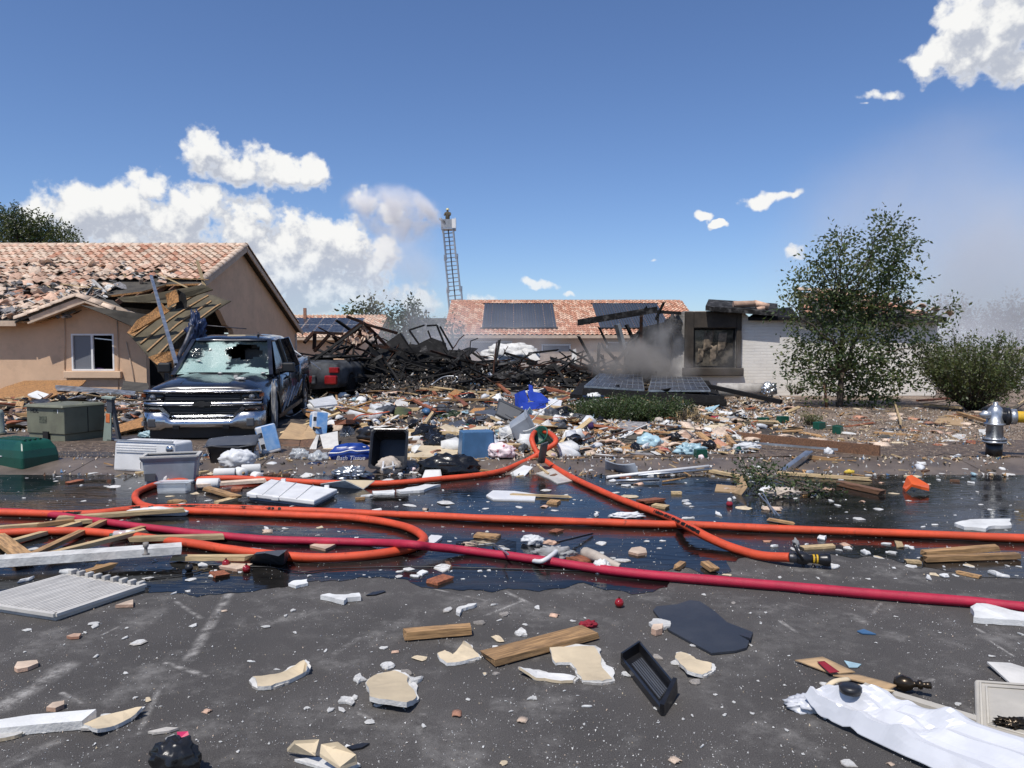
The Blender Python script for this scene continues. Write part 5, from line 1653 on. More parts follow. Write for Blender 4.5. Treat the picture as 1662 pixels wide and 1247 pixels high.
p = G(552, 712); o = thing('black_case', 'flat black case with a round wire guard before it', 'case', p + Vector((0, .3, .05)), rot=(R(-14), 0, R(-12)))
mb = MB(); mb.box((0, 0, .08), (.5, .4, .14)); bevel(mb.build('shell', 'plastic_black', o), .02)
p = G(564, 715); o = thing('fan_guard', 'round wire fan guard standing before the black case', 'fan guard', p + Vector((0, -.02, .12)), rot=(R(75), 0, R(10)))
for r_ in (.12, .10, .08, .06, .04):
    MB().tube([(r_ * math.cos(a), r_ * math.sin(a), .02 * (1 - r_ / .12)) for a in [k * math.pi / 10 for k in range(21)]], .004, 4, cap=False).build('wire_ring', 'alu', o)
for k in range(6):
    a = k * math.pi / 3; MB().tube([(0, 0, .02), (.12 * math.cos(a), .12 * math.sin(a), 0)], .004, 4).build('wire_spoke', 'alu', o)
p = G(597, 716); o = thing('black_radio', 'small black radio with grey corner trim beside the fan guard', 'radio', p + Vector((0, .1, 0)), R(-16))
mb = MB(); mb.box((0, 0, .1), (.28, .16, .2)); bevel(mb.build('shell', 'plastic_black', o), .015)
MB().lathe([(.06, 0), (.055, .01)], 16, M=Matrix.Translation((-.03, -.082, .09)) @ Matrix.Rotation(math.pi / 2, 4, 'X')).build('speaker', 'steel_dark', o)
MB().bar((-.14, -.08, .205), (.14, -.08, .205), .015, .012).build('trim', 'alu', o)
crumple('navy_sack', 'navy printed sack lying flat on the wet kerb', 'sack', G(511, 759), (.13, .06, .05), 'plastic_navy', 2, .2)
text('SCOTTS', .05, 'ink_white', None, G(511, 757) + Vector((0, -.07, .05)), (R(60), 0, R(-6)), name='sack_lettering'); o = bpy.data.objects['sack_lettering']; bpy.data.objects.remove(o)
crumple('wire_mesh', 'tangled grey wire netting in the gutter', 'wire netting', G(568, 776), (.2, .08, .09), 'alu', 8, .6, freq=4)
MB().lathe([(.018, 0), (.027, .012), (.03, .03), (.024, .048), (.01, .058)], 14, M=Matrix.Translation(G(591, 770))).build('red_ball', 'red_gloss', label='small bright red ball in the gutter by the black bin', cat='ball')

# paper rolls
for k, (x, y, rz, r_, L, lab) in enumerate(((362, 777, 10, .062, .26, 'white paper roll lying before the black tote, left of its fellows'), (388, 776, -50, .062, .2, 'white paper roll turned end on among the rolls by the tote'), (405, 770, 20, .062, .24, 'white paper roll lying right against the black tote'),
                                            (300, 738, -60, .06, .12, 'toilet roll standing behind the grey cooler'), (270, 786, -65, .06, .2, 'white paper roll beside the clear tray on the hose'), (335, 795, 8, .062, .25, 'paper towel roll with teal print beside the clear tray'),
                                            (414, 783, -40, .06, .13, 'toilet roll in the gutter right of the heaped rolls'), (667, 722, 22, .065, .27, 'paper towel roll lying on the tan board'), (486, 694, -50, .055, .11, 'toilet roll behind the open cardboard box'), (552, 690, 5, .05, .2, 'teal ended white roll among the white bags'),
                                            (529, 707, -40, .05, .1, 'toilet roll leaning beside the tall tissue pack'))):
    roll_paper('paper_roll', lab, G(x, y) + Vector((0, .06, 0)), r_, L, R(rz))
crumple('rolls_bag', 'white plastic sack of paper rolls heaped before the black tote', 'sack', G(380, 766) + Vector((0, .12, .06)), (.24, .14, .14), 'bag_white', 5, .3)
crumple('teal_bag', 'thin teal plastic bag on the clear tray', 'bag', G(283, 780) + Vector((0, .05, .04)), (.11, .06, .07), 'bag_blue', 6, .3)
o = thing('clear_tray', 'clear plastic tray straddling the orange hose loop', 'tray', G(283, 800), R(4)); link('shell', tote_mesh('shell', 'plastic_clear', .34, .16, .13, .95), o)
crumple('thin_bag', 'pale torn plastic bag lying beside the front bumper of the pickup', 'bag', G(250, 712) + Vector((-.1, .1, 0)), (.2, .12, .08), 'bag_blue', 12, .5)
crumple('grey_bag', 'grey torn plastic bag on the kerb before the cardboard box', 'bag', G(487, 745), (.12, .06, .09), 'plastic_clear', 14, .5)
crumple('white_can', 'clear bottle cluster beside the black tote', 'bottles', G(413, 750), (.06, .05, .1), 'plastic_clear', 15, .4)

# white lid, upside down on the road
L0 = G(402, 815, .03); 
LD = thing('plastic_cover', 'large white cooler lid lying upside down on the wet road', 'lid', (0, 0, 0))
c4 = [G(400, 812, .0), G(510, 826, .0), G(548, 806, .0), G(440, 789, .0)]
up = Vector((0, 0, 1))
mb = MB(); mb.slab([v + up * .085 for v in c4], (0, 0, -.05)); bevel(mb.build('panel', 'plastic_white', LD, fix=True), .012)
cc_ = sum(c4, Vector()) / 4
mb = MB(); mb.slab([cc_ + (v - cc_) * .93 + up * .036 for v in c4], (0, 0, -.03)); mb.build('rim', 'plastic_grey', LD, fix=True)
for u in (.25, .5, .75): MB().tube([c4[0].lerp(c4[1], u) + up * .088, c4[3].lerp(c4[2], u - .1) + up * .088], .006, 5).build('rib', 'plastic_white', LD)
for u in (.12, .45): p = c4[0].lerp(c4[1], u) + up * .06; MB().box(p + Vector((0, -.015, 0)), (.08, .03, .03), Euler((0, 0, -.2)).to_matrix()).build('clip', 'plastic_white', LD)
for u in (.2, .85): p = c4[3].lerp(c4[2], u) + up * .095; MB().box(p, (.05, .03, .03)).build('clip', 'plastic_white', LD)

# ------------------------------------------------------------------ foreground pieces on the road
TP = thing('grey_floor_panel', 'pale grey ribbed plastic panel lying at the edge of the water', 'panel', (0, 0, 0))
c4 = [G(-60, 978, .03), G(90, 1001, .03), G(236, 952, .03), G(112, 930, .045)]
mb = MB(); mb.slab(c4, (0, 0, -.03)); bevel(mb.build('slab', 'plastic_lightgrey', TP, fix=True), .008)
for k in range(26):
    u = (k + 1) / 27
    a, b_ = c4[0].lerp(c4[1], u), c4[3].lerp(c4[2], u)
    mb = MB(); mb.bar(a.lerp(b_, .06) + up * .004, a.lerp(b_, .92) + up * .004, .022, .010); mb.build('rib', 'plastic_lightgrey', TP)
for k in range(9):
    u = (k + .5) / 9; p = c4[3].lerp(c4[2], u); MB().box(p + up * .014, (.03, .05, .03), Euler((0, 0, -.4)).to_matrix()).build('peg', 'plastic_lightgrey', TP)
MB().bar(c4[0] + up * .01, c4[1] + up * .01, .03, .02).build('edge_rail', 'plastic_lightgrey', TP); MB().bar(c4[1] + up * .01, c4[2] + up * .01, .03, .02).build('edge_rail', 'plastic_lightgrey', TP)

o = plank('white_beam', 'long white painted beam lying across the left of the road', 'beam', G(-60, 922, .05), G(296, 896, .08), .14, .06, 'plaster', 3); 
MB().lathe([(.03, 0), (.012, .01), (.012, .05), (.02, .06), (.02, .09)], 10, M=Matrix.Translation(G(237, 900, .13))).build('bolt', 'stone', label='grey bolt standing on the end of the white beam', cat='bolt')
LB = [((-40, 900), (130, 852), .05, 'wood_pale', 'pale sawn board under the red hose at the far left'), ((52, 905), (168, 850), .05, 'wood', 'sawn board crossing the pile towards the red hose'), ((80, 904), (235, 865), .05, 'wood_pale', 'pale sawn board lying beside the crossing boards'),
      ((-20, 862), (155, 848), .05, 'wood_pale', 'pale board lying flat under the red hose'), ((-10, 870), (40, 908), .09, 'wood', 'broad sawn board sticking out toward the white beam'), ((90, 845), (300, 830), .07, 'wood_pale', 'weathered board lying along the orange hoses'),
      ((205, 868), (240, 858), .05, 'wood', 'short sawn board end beside the green bottle'), ((215, 878), (365, 874), .06, 'wood_pale', 'split tan board lying inside the hose loop'), ((282, 909), (405, 909), .05, 'wood_pale', 'straight pale board in front of the hose loop'),
      ((335, 795), (385, 810), .07, 'wood', 'short thick stud beside the white lid'), ((320, 790), (430, 782), .10, 'tile_pale', 'flat peach board under the paper rolls'), ((60, 856), (120, 848), .04, 'wood', 'short stick between the pale boards'), ((140, 934), (185, 921), .05, 'wood', 'short sawn stick behind the ribbed panel')]
for k, (a, b_, w, m_, lab) in enumerate(LB): plank('board', lab, 'board', G(*a, .012 + .012 * (k % 4)), G(*b_, .02 + .014 * (k % 3)), w * 1.3, .035, m_, k, jag=.03)
crumple('foam_strip', 'long white foam strip lying beside the weathered board', 'foam', G(258, 838) + Vector((0, 0, .01)), (.3, .05, .05), 'foam_white', 4, .25)
o = thing('green_bottle', 'clear bottle with green cap lying among the boards', 'bottle', G(205, 868, .05), rot=(0, R(90), R(14)))
MB().lathe([(.035, -.1), (.04, -.09), (.04, .06), (.015, .1), (.015, .11)], 14).build('body', 'plastic_clear', o)
MB().lathe([(.02, -.13), (.02, -.1)], 10).build('cap', 'plastic_green', o); MB().lathe([(.0405, .0), (.0405, .05)], 14).build('label', 'ink_white', o)
# grey plastic guard against the loop
mb = MB(); mb.slab([G(405, 914, .0), G(460, 918, .0), G(468, 906, .03), G(462, 896, .16), G(452, 903, .16), G(430, 898, .13), G(412, 900, .12)], (0, .06, 0)); centre(mb.build('grey_guard', 'plastic_darkgrey', label='grey moulded plastic guard lying against the hose loop', cat='plastic', fix=True))
plate('blue_sheet', 'pale blue plastic sheet floating inside the hose loop', 'sheet', [(392, 889), (440, 893), (470, 898), (430, 902), (398, 899)], ['bag_blue'], rag=1, t=.006)
for k, (x, y, lab, m_) in enumerate(((367, 921, 'dark red bauble on the wire beside the pink tile', 'red_gloss'), (400, 930, 'dark red bauble nearest the dry road edge on the wire', 'red_gloss'), (307, 928, 'black bauble on the thin wire in the water', 'plastic_black'), (479, 910, 'dark red bauble touching the orange hose loop', 'red_gloss'), (1005, 986, 'dark red bauble lying alone on the dry asphalt', 'red_gloss'))):
    o = thing('bauble', lab, 'bauble', G(x, y))
    r_ = .03
    MB().lathe([(.004, 0)] + [(r_ * math.sin(a), r_ - r_ * math.cos(a)) for a in [k2 * math.pi / 9 for k2 in range(1, 9)]] + [(.006, 2 * r_)], 16).build('ball', m_, o)
    MB().lathe([(.007, 2 * r_ - .002), (.007, 2 * r_ + .01)], 8).build('cap', 'brass', o)
MB().tube(spline([G(235, 940, .01), G(307, 931, .012), G(352, 922, .012), G(430, 920, .012), G(490, 928, .012), G(560, 922, .01), G(700, 920, .01), G(950, 927, .01)]), .004, 5).build('thin_wire', 'plastic_black', label='thin black wire trailing through the water past the baubles', cat='wire')
plate('tile_piece', 'flat pink roof tile piece beside the baubles', 'roof tile', [(355, 919), (372, 912), (410, 915), (400, 921), (385, 924)], ['tile_pale', 'tile'], t=.02)
plate('tile_piece', 'pink tile piece standing out of the water inside the loop', 'roof tile', [(503, 885), (515, 881), (547, 882), (535, 888), (528, 891)], ['tile_pale', 'tile'], t=.02)
plate('tile_piece', 'peach half round tile piece in the water right of the wires', 'roof tile', [(1020, 895), (1025, 889), (1040, 887), (1048, 890), (1050, 897), (1035, 899)], ['tile_pale', 'tile'], t=.02)

FP = [  # outline pieces: name, label, cat, corners, mats, thickness, lifts
    ('drywall_piece', 'curved white drywall strip with tan back on the dry road', 'drywall', [(410, 1098), (425, 1097), (455, 1092), (485, 1075), (493, 1071), (499, 1078), (496, 1090), (470, 1103), (440, 1113), (418, 1114)], ['gypsum_paper', 'plaster'], .02, {4: .04, 5: .04, 3: .02}),
    ('drywall_piece', 'cream drywall patch with white crumbs beside it', 'drywall', [(594, 1108), (612, 1094), (640, 1088), (662, 1098), (676, 1130), (660, 1140), (625, 1135), (600, 1130)], ['gypsum_paper', 'plaster'], .025, {6: .03, 7: .03, 5: .03}),
    ('drywall_piece', 'cream drywall scrap with torn tip beside the two boards', 'drywall', [(710, 1060), (722, 1055), (735, 1062), (752, 1040), (764, 1047), (778, 1066), (755, 1072), (725, 1076)], ['gypsum_paper', 'plaster'], .018, {3: .03}),
    ('drywall_piece', 'square white drywall corner with dark stain under the long board', 'drywall', [(892, 1051), (964, 1049), (976, 1070), (994, 1102), (978, 1105), (945, 1104), (935, 1085), (925, 1075), (902, 1076)], ['gypsum_paper', 'plaster'], .015, {0: .02}),
    ('drywall_piece', 'long white drywall splinter left of the stained corner piece', 'drywall', [(842, 1082), (860, 1085), (890, 1092), (935, 1098), (930, 1104), (895, 1103), (870, 1100)], ['plaster', 'gypsum_paper'], .015, {0: .03}),
    ('drywall_piece', 'cream drywall scrap with tile chip beside the black tray', 'drywall', [(1097, 1060), (1105, 1058), (1130, 1070), (1155, 1076), (1155, 1088), (1140, 1095), (1115, 1088), (1098, 1070)], ['gypsum_paper', 'plaster'], .018, {6: .02}),
    ('drywall_piece', 'pointed cream drywall blade in the left foreground', 'drywall', [(130, 1172), (150, 1164), (190, 1156), (231, 1147), (212, 1165), (185, 1178), (158, 1183)], ['gypsum_paper', 'plaster'], .018, {3: .03, 6: .02}),
    ('white_moulding', 'long white moulding pointing in from the left foreground', 'moulding', [(-40, 1174), (50, 1160), (156, 1151), (133, 1170), (60, 1176), (-40, 1186)], ['foam_white', 'plaster'], .04, {2: .02}),
    ('drywall_piece', 'ragged cream scrap under the white moulding', 'drywall', [(-30, 1188), (40, 1183), (35, 1190), (10, 1197), (-30, 1200)], ['plaster', 'gypsum_paper'], .015, {}),
    ('black_mat', 'torn black rubber mat lying on the dry road', 'mat', [(1060, 990), (1066, 984), (1098, 981), (1120, 974), (1136, 976), (1160, 992), (1180, 1010), (1222, 1026), (1218, 1036), (1198, 1030), (1216, 1040), (1212, 1051), (1195, 1056), (1155, 1060), (1140, 1052), (1085, 1022)], ['rubber_sheet'], .012, {8: .02, 10: .01}),
    ('foam_piece', 'white foam slab lying against the red hose', 'foam', [(1575, 985), (1585, 979), (1610, 981), (1640, 990), (1690, 998), (1690, 1010), (1640, 1006), (1580, 1002)], ['foam_white'], .035, {1: .02}),
    ('foam_piece', 'white foam sheet floating behind the orange hose by the boards', 'foam', [(1549, 849), (1575, 843), (1640, 842), (1642, 852), (1615, 853), (1600, 858), (1565, 855)], ['foam_white'], .03, {}),
    ('foam_piece', 'white jagged foam strip right of the paper roll bag', 'foam', [(520, 966), (535, 963), (560, 965), (583, 962), (586, 968), (563, 970), (558, 975), (540, 970)], ['foam_white'], .03, {}),
    ('foam_piece', 'white torn foam scrap at the edge of the water', 'foam', [(468, 947), (478, 942), (498, 940), (500, 946), (480, 951)], ['foam_white'], .02, {}),
    ('plaster_hook', 'white hook shaped plaster piece on the dry road', 'plaster', [(740, 993), (744, 985), (760, 980), (774, 979), (770, 982), (752, 987), (746, 996)], ['plaster'], .02, {}),
    ('plaster_flake', 'jagged white plaster flake by the rubber mat', 'plaster', [(1053, 1010), (1060, 1004), (1070, 1004), (1075, 1005), (1088, 1008), (1088, 1016), (1078, 1018), (1060, 1015)], ['plaster'], .02, {}),
    ('tile_piece', 'pink tile chip lying on the plaster flake by the rubber mat', 'roof tile', [(1057, 1020), (1060, 1013), (1076, 1012), (1075, 1020), (1065, 1023)], ['tile_pale', 'tile'], .035, {}),
    ('tile_piece', 'angular pink tile piece in the left foreground', 'roof tile', [(23, 1083), (28, 1074), (60, 1071), (62, 1076), (45, 1083), (28, 1086)], ['tile_pale', 'tile'], .02, {}),
    ('tile_piece', 'pink tile chip above the white moulding', 'roof tile', [(75, 1148), (85, 1140), (104, 1137), (104, 1143), (90, 1149)], ['tile_pale', 'tile'], .02, {}),
    ('tile_piece', 'thin orange tile sliver on the dry road below the ribbed panel', 'roof tile', [(108, 1032), (120, 1028), (132, 1028), (128, 1033), (115, 1034)], ['tile', 'tile_red'], .015, {}),
    ('tile_piece', 'pink wedge of tile below the ribbed panel', 'roof tile', [(187, 982), (205, 976), (216, 973), (216, 981)], ['tile_pale', 'tile'], .02, {}),
    ('white_sheet', 'white triangular panel corner behind the beige lid', 'panel', [(1602, 1074), (1640, 1076), (1700, 1095), (1700, 1118), (1648, 1116)], ['cardboard_white'], .01, {0: .02}),
    ('blue_shard', 'flat blue plastic shard lying on the dry asphalt', 'plastic', [(1391, 1024), (1402, 1021), (1422, 1029), (1400, 1028)], ['plastic_blue'], .006, {}),
    ('paper_bit', 'grey blue paper scrap behind the red striped carton', 'paper', [(1370, 1072), (1398, 1078), (1392, 1083), (1378, 1083)], ['bag_blue'], .004, {}),
    ('black_piece', 'flat black pointed piece beside the folded tan board', 'shard', [(563, 1212), (585, 1206), (600, 1206), (588, 1213), (572, 1216)], ['plastic_black'], .006, {}),  # thin near-black plate with a pointed outline
    ('black_piece', 'small black shard right of the white foam strip', 'shard', [(594, 966), (605, 961), (622, 958), (626, 960), (610, 965)], ['plastic_black'], .006, {}),
    ('pink_wrapper', 'magenta wrapper card in the left foreground', 'wrapper', [(287, 1188), (305, 1187), (308, 1199), (290, 1200)], ['magenta'], .004, {1: .02}),
    ('photo_wrapper', 'dull printed wrapper beside the magenta card', 'wrapper', [(268, 1198), (282, 1191), (290, 1198), (280, 1204), (270, 1208)], ['cloth_grey'], .006, {}),
    ('grey_sliver', 'thin grey sliver above the magenta card', 'scrap', [(240, 1187), (270, 1180), (290, 1181), (275, 1186), (250, 1189)], ['gypsum_grey'], .01, {}),
    ('orange_bucket_piece', 'broken orange plastic bucket piece standing in the water', 'bucket', [(1465, 791), (1472, 773), (1480, 771), (1508, 787), (1508, 793), (1495, 790), (1480, 786), (1470, 795)], ['plastic_orange'], .03, {1: .13, 2: .14, 3: .05, 4: .04, 5: .06, 6: .06}),
    ('cream_panel', 'bent cream panel lying over the orange hose', 'panel', [(508, 787), (560, 779), (608, 780), (590, 793), (540, 789)], ['gypsum_paper', 'plaster'], .01, {1: .1, 2: .08}),
    ('foam_piece', 'white foam strip under the hose before the black bin', 'foam', [(643, 795), (690, 786), (715, 786), (688, 795), (650, 798)], ['foam_white'], .03, {}),
    ('foam_piece', 'small flat white foam strip right of the white lid', 'foam', [(604, 797), (638, 795), (640, 801), (606, 801)], ['foam_white'], .02, {}),
    ('ribbed_sheet', 'pale ribbed panel piece beneath the hose loop', 'panel', [(870, 768), (905, 758), (932, 780), (905, 785), (890, 776)], ['plastic_lightgrey'], .012, {1: .03}),
    ('paper_bit', 'white paper crumpled under the rising hose', 'paper', [(828, 768), (850, 755), (865, 758), (852, 772), (835, 772)], ['paper'], .01, {1: .06, 2: .05}),
    ('cutting_board', 'white cutting board lying in the water with sticks on it', 'board', [(789, 804), (800, 796), (835, 797), (870, 802), (868, 812), (800, 810)], ['plastic_white'], .015, {}),
    ('cardboard_piece', 'brown cardboard bent up at the edge of the leafy branch', 'cardboard', [(1160, 797), (1163, 786), (1195, 789), (1205, 770), (1213, 790), (1203, 803), (1190, 799)], ['cardboard'], .01, {3: .16, 4: .1}),
    ('white_wedge', 'white wedge shaped piece inside the loop beside the red hose', 'foam', [(686, 880), (700, 868), (718, 870), (703, 882)], ['plastic_white'], .02, {}),
    ('tan_cardboard', 'flat tan carton lying on the gravel beside the tree', 'cardboard', [(1516, 686), (1524, 678), (1563, 678), (1563, 691)], ['cardboard'], .02, {}),
    ('white_card', 'white card lying on the gravel left of the hydrant', 'card', [(1588, 697), (1606, 697), (1606, 706), (1590, 706)], ['cardboard_white'], .015, {}),
    ('grey_card', 'grey cardboard piece lying on the gravel before the tree', 'card', [(1544, 708), (1552, 704), (1567, 705), (1570, 713), (1560, 713)], ['cardboard_white'], .01, {}),
]
for k, (nm, lab, ct, pl, ms, t_, lf) in enumerate(FP):
    rg = 1 if ct in ('drywall', 'foam', 'plaster') else 0
    o = plate(nm, lab, ct, pl, ms, t=t_, lift=lf, rag=2 if rg else 0, amp=.09, seed=k)
    if ct == 'drywall' and 'plaster' in ms:
        # torn gypsum core showing round the paper face
        cx_ = sum(q[0] for q in pl) / len(pl); cy_ = sum(q[1] for q in pl) / len(pl)
        pl2 = [(cx_ + (x - cx_) * 1.06 + 1.5, cy_ + (y - cy_) * 1.08 + 1.2) for x, y in pl]
        c_ = plate('gypsum_core', None, None, pl2, ['plaster', 'gypsum_grey'], t=.012, base=.0, lift={q: v * .6 for q, v in lf.items()}, rag=3, amp=.16, seed=k + 50)
        loc = c_.location.copy(); c_.parent = o; c_.location = loc - o.location
for k, (a, b_, w, t_, m_, lab) in enumerate((((793, 1074), (958, 1030), .145, .035, 'wood', 'wide brown plank lying on the dry asphalt'), ((657, 1036), (764, 1027), .07, .045, 'wood', 'short brown stud left of the wide plank'),
                                            ((1500, 902), (1618, 893), .07, .04, 'wood', 'thick tan board lying across others behind the red hose'), ((1502, 911), (1652, 906), .06, .04, 'wood', 'tan board under the thick crossing board'),
                                            ((1098, 925), (1110, 916), .05, .03, 'wood', 'short wood offcut upright by the dry patch'), ((1145, 918), (1162, 930), .07, .03, 'wood', 'flat wood offcut beside the red hose'),
                                            ((1360, 787), (1432, 803), .10, .05, 'wood_dark', 'dark stained post lying in the water'), ((1150, 766), (1215, 778), .06, .035, 'wood_pale', 'pale lath left of the leafy branch'), ((1262, 770), (1412, 780), .07, .035, 'wood_pale', 'long pale lath lying past the leafy branch'),
                                            ((1250, 845), (1290, 852), .05, .02, 'wood', 'wooden stick floating behind the orange hose'), ((830, 804), (925, 808), .05, .02, 'wood_pale', 'pale bone shaped stick on the cutting board'))):
    plank('board', lab, 'board', G(*a, .012), G(*b_, .012 + (.03 if k == 2 else 0)), w, t_, m_, k + 40, jag=.012 if k < 4 else .03)
# folded tan drywall in the foreground, open towards the camera
o = thing('folded_drywall', 'folded tan drywall sheet standing open in the foreground', 'drywall', (0, 0, 0))
mb = MB(); mb.slab([G(466, 1215, .03), G(512, 1222, .06), G(518, 1200, .10), G(478, 1202, .09)], (.0, .0, -.014)); mb.build('leaf', ['gypsum_paper', 'plaster'], o, fix=True)
mb = MB(); mb.slab([G(519, 1223, .07), G(552, 1245, .05), G(580, 1235, .05), G(578, 1225, .08), G(548, 1204, .12), G(521, 1208, .10)], (.0, .0, -.014)); mb.build('leaf', ['gypsum_paper', 'plaster'], o, fix=True)
mb = MB(); mb.slab([G(478, 1232, .015), G(545, 1252, .015), G(585, 1240, .015), G(560, 1225, .015)], (0, 0, -.012)); mb.build('leaf', ['plaster'], o, fix=True)
# drywall crumbs round the cream patch
for k, (x, y, s_) in enumerate(((630, 1083, .05), (583, 1105, .045), (562, 1140, .05), (615, 1144, .03), (845, 1030, .055), (672, 1108, .05))):
    o = link('plaster_lump', chunk_mesh('plaster_lump', ['plaster'], k + 220, .5, .34, 9, .5), label='white plaster lump beside the cream drywall and the boards', cat='plaster', group='plaster lumps on the dry road')
    o.location = G(x, y); o.scale = (s_ * 2.0, s_ * 1.3, s_ * 1.2); o.rotation_euler = (.1, .05, k * 1.3)
for k, (x, y, s_) in enumerate(((778, 1013, .05), (818, 999, .055), (1066, 1068, .05), (805, 1095, .03), (1128, 1108, .045), (1190, 980, .03), (660, 1095, .05), (85, 980, .03))):
    o = link('stone', chunk_mesh('stone', ['stone'], k + 60, .5, .35, 7), label='grey broken stone lying on the dry asphalt', cat='stone', group='broken stones on the road')
    o.location = G(x, y); o.scale = (s_ * 1.4, s_, s_ * .9); o.rotation_euler = (0, 0, k)
# black slotted tray
o = thing('black_tray', 'black slotted plastic tray lying on the dry road', 'tray', (0, 0, 0))
a, b_, c, d_ = G(1009, 1078, .0), G(1075, 1163, .0), G(1096, 1132, .0), G(1038, 1061, .0)
mb = MB(); mb.slab([v + up * .012 for v in (a, b_, c, d_)], (0, 0, -.01)); mb.build('base', 'plastic_black', o, fix=True)
mb = MB(); mb.bar(a + up * .02, b_ + up * .02, .012, .035); mb.build('rim', 'plastic_black', o)
mb = MB(); mb.bar(d_ + up * .035, c + up * .03, .012, .06); mb.build('rim', 'plastic_black', o)
mb = MB(); mb.bar(a + up * .03, d_ + up * .04, .012, .06); mb.build('rim', 'plastic_black', o)
mb = MB(); mb.bar(b_ + up * .02, c + up * .06, .02, .08); mb.build('end_plate', 'plastic_black', o)
for k in range(6):
    u = .3 + .1 * k
    pp, qq = a.lerp(d_, u), b_.lerp(c, u); MB().bar(pp.lerp(qq, .15) + up * .018, pp.lerp(qq, .85) + up * .018, .008, .008).build('slat', 'plastic_darkgrey', o)
# carton with red stripe, white crumpled flashing, beige lid, brass finial
o = thing('red_striped_carton', 'flattened brown carton with red stripe in the right foreground', 'carton', (0, 0, 0))
sheet('panel', None, None, [G(1290, 1072, .015), G(1352, 1094, .015), G(1388, 1090, .02), G(1335, 1066, .04)], 'cardboard', 6, 4, .01, .006, 2, parent=o)
sheet('panel', None, None, [G(1352, 1096, .012), G(1440, 1120, .03), G(1455, 1113, .05), G(1392, 1096, .02)], 'cardboard', 6, 4, .01, .006, 3, parent=o)
sheet('red_stripe', None, None, [G(1326, 1074, .034), G(1346, 1092, .027), G(1362, 1090, .031), G(1338, 1073, .044)], 'red_cloth', 6, 4, .004, .003, 2, parent=o)
sheet('flap', None, None, [G(1378, 1127, .008), G(1440, 1132, .008), G(1452, 1122, .05), G(1392, 1112, .06)], 'gypsum_paper', 6, 4, .008, .006, 4, parent=o)
MB().tube(spline([G(1336, 1131, .02), G(1340, 1118, .05), G(1355, 1106, .08), G(1378, 1102, .07)]), .014, 6, flat=.4).build('curled_strip', 'gypsum_paper', label='cream curled strip beside the red striped carton', cat='strip')
o = thing('brass_finial', 'dark brass curtain finial lying beside the carton', 'finial', G(1466, 1123), rot=(0, R(80), R(-35)))
MB().lathe([(.005, -.045), (.028, -.035), (.04, 0), (.028, .035), (.014, .045), (.014, .06), (.022, .065), (.022, .08), (.012, .085), (.016, .1), (.016, .12)], 16).build('knob', 'brass', o); o.location.z += .042
o = thing('white_flashing', 'crumpled white metal gutter sheet in the right foreground', 'sheet metal', (0, 0, 0))
A0, A1, B0, B1 = G(1305, 1150, .02), G(1372, 1118, .12), G(1600, 1290, .02), G(1760, 1235, .10)
def fl(u, v):
    p = (A0 * (1 - u) + B0 * u) * (1 - v) + (A1 * (1 - u) + B1 * u) * v
    k = max(0, 1 - u * 3.2)
    kn = [(0, .0), (.14, .05), (.3, .03), (.5, .058), (.62, .036), (.82, .05), (1, .015)]
    w = next(b0 + (b1 - b0) * (v - a0) / (a1 - a0) for (a0, b0), (a1, b1) in zip(kn, kn[1:]) if v <= a1 + 1e-6)
    cr = math.exp(-((u - .52) / .05) ** 2) * .035 * math.sin(v * 9) + math.exp(-((u - .3) / .03) ** 2) * .02 * math.sin(v * 6 + 1)
    w += (.09 * noise.noise(p * 8) + .05 * abs(noise.noise(p * 19))) * k + cr + .012 * noise.noise(Vector((u * 5, v * 2.5, 3)))
    return p + Vector((0, 0, max(0, w) + .004))
MB().grid(fl, 44, 14, smooth=False, thick=(0, 0, -.004)).build('sheet', 'sheet_white', o)
MB().bar(G(1402, 1113, .02), G(1760, 1222, .02), .05, .02).build('edge_strip', 'beige_plastic', o)
crumple('crushed_end', None, None, G(1312, 1150, .0), (.09, .06, .035), 'sheet_white', 22, .4, parent=o, freq=1.8)
MB().lathe([(.02, 0), (.045, .004), (.048, .03), (.03, .036)], 18, M=Matrix.Translation(fl(.155, .45) + Vector((0, 0, -.005)))).build('black_disc', 'plastic_black', label='round black plastic cap stuck in the crumpled white sheet', cat='cap')
o = thing('plastic_cover', 'beige moulded plastic lid at the right edge of the road', 'lid', (0, 0, 0))
c4 = [G(1583, 1200, .0), G(1720, 1240, .0), G(1740, 1125, .0), G(1581, 1113, .0)]
mb = MB(); mb.slab([v + up * .035 for v in c4], (0, 0, -.03)); bevel(mb.build('panel', 'beige_plastic', o, fix=True), .015, 3)
cc_ = sum(c4, Vector()) / 4
for s_ in (.86, .72): 
    r4 = [cc_ + (v - cc_) * s_ + up * .037 for v in c4]; MB().tube(r4 + [r4[0]], .006, 6).build('moulded_ridge', 'beige_plastic', o)
crumple('rusty_chain', 'small heap of rusty chain on the beige lid', 'chain', G(1645, 1178, .036), (.07, .03, .02), 'brass', 5, .7, freq=5)
crumple('black_bag', 'black crumpled bag at the bottom edge of the road', 'bag', G(285, 1262), (.09, .07, .10), 'bag_black', 9, .22, freq=2.6)
crumple('red_cloth_knot', 'crimson cloth scrap at the tip of the wide plank', 'cloth', G(955, 1018), (.05, .03, .025), 'red_cloth', 4, .5)
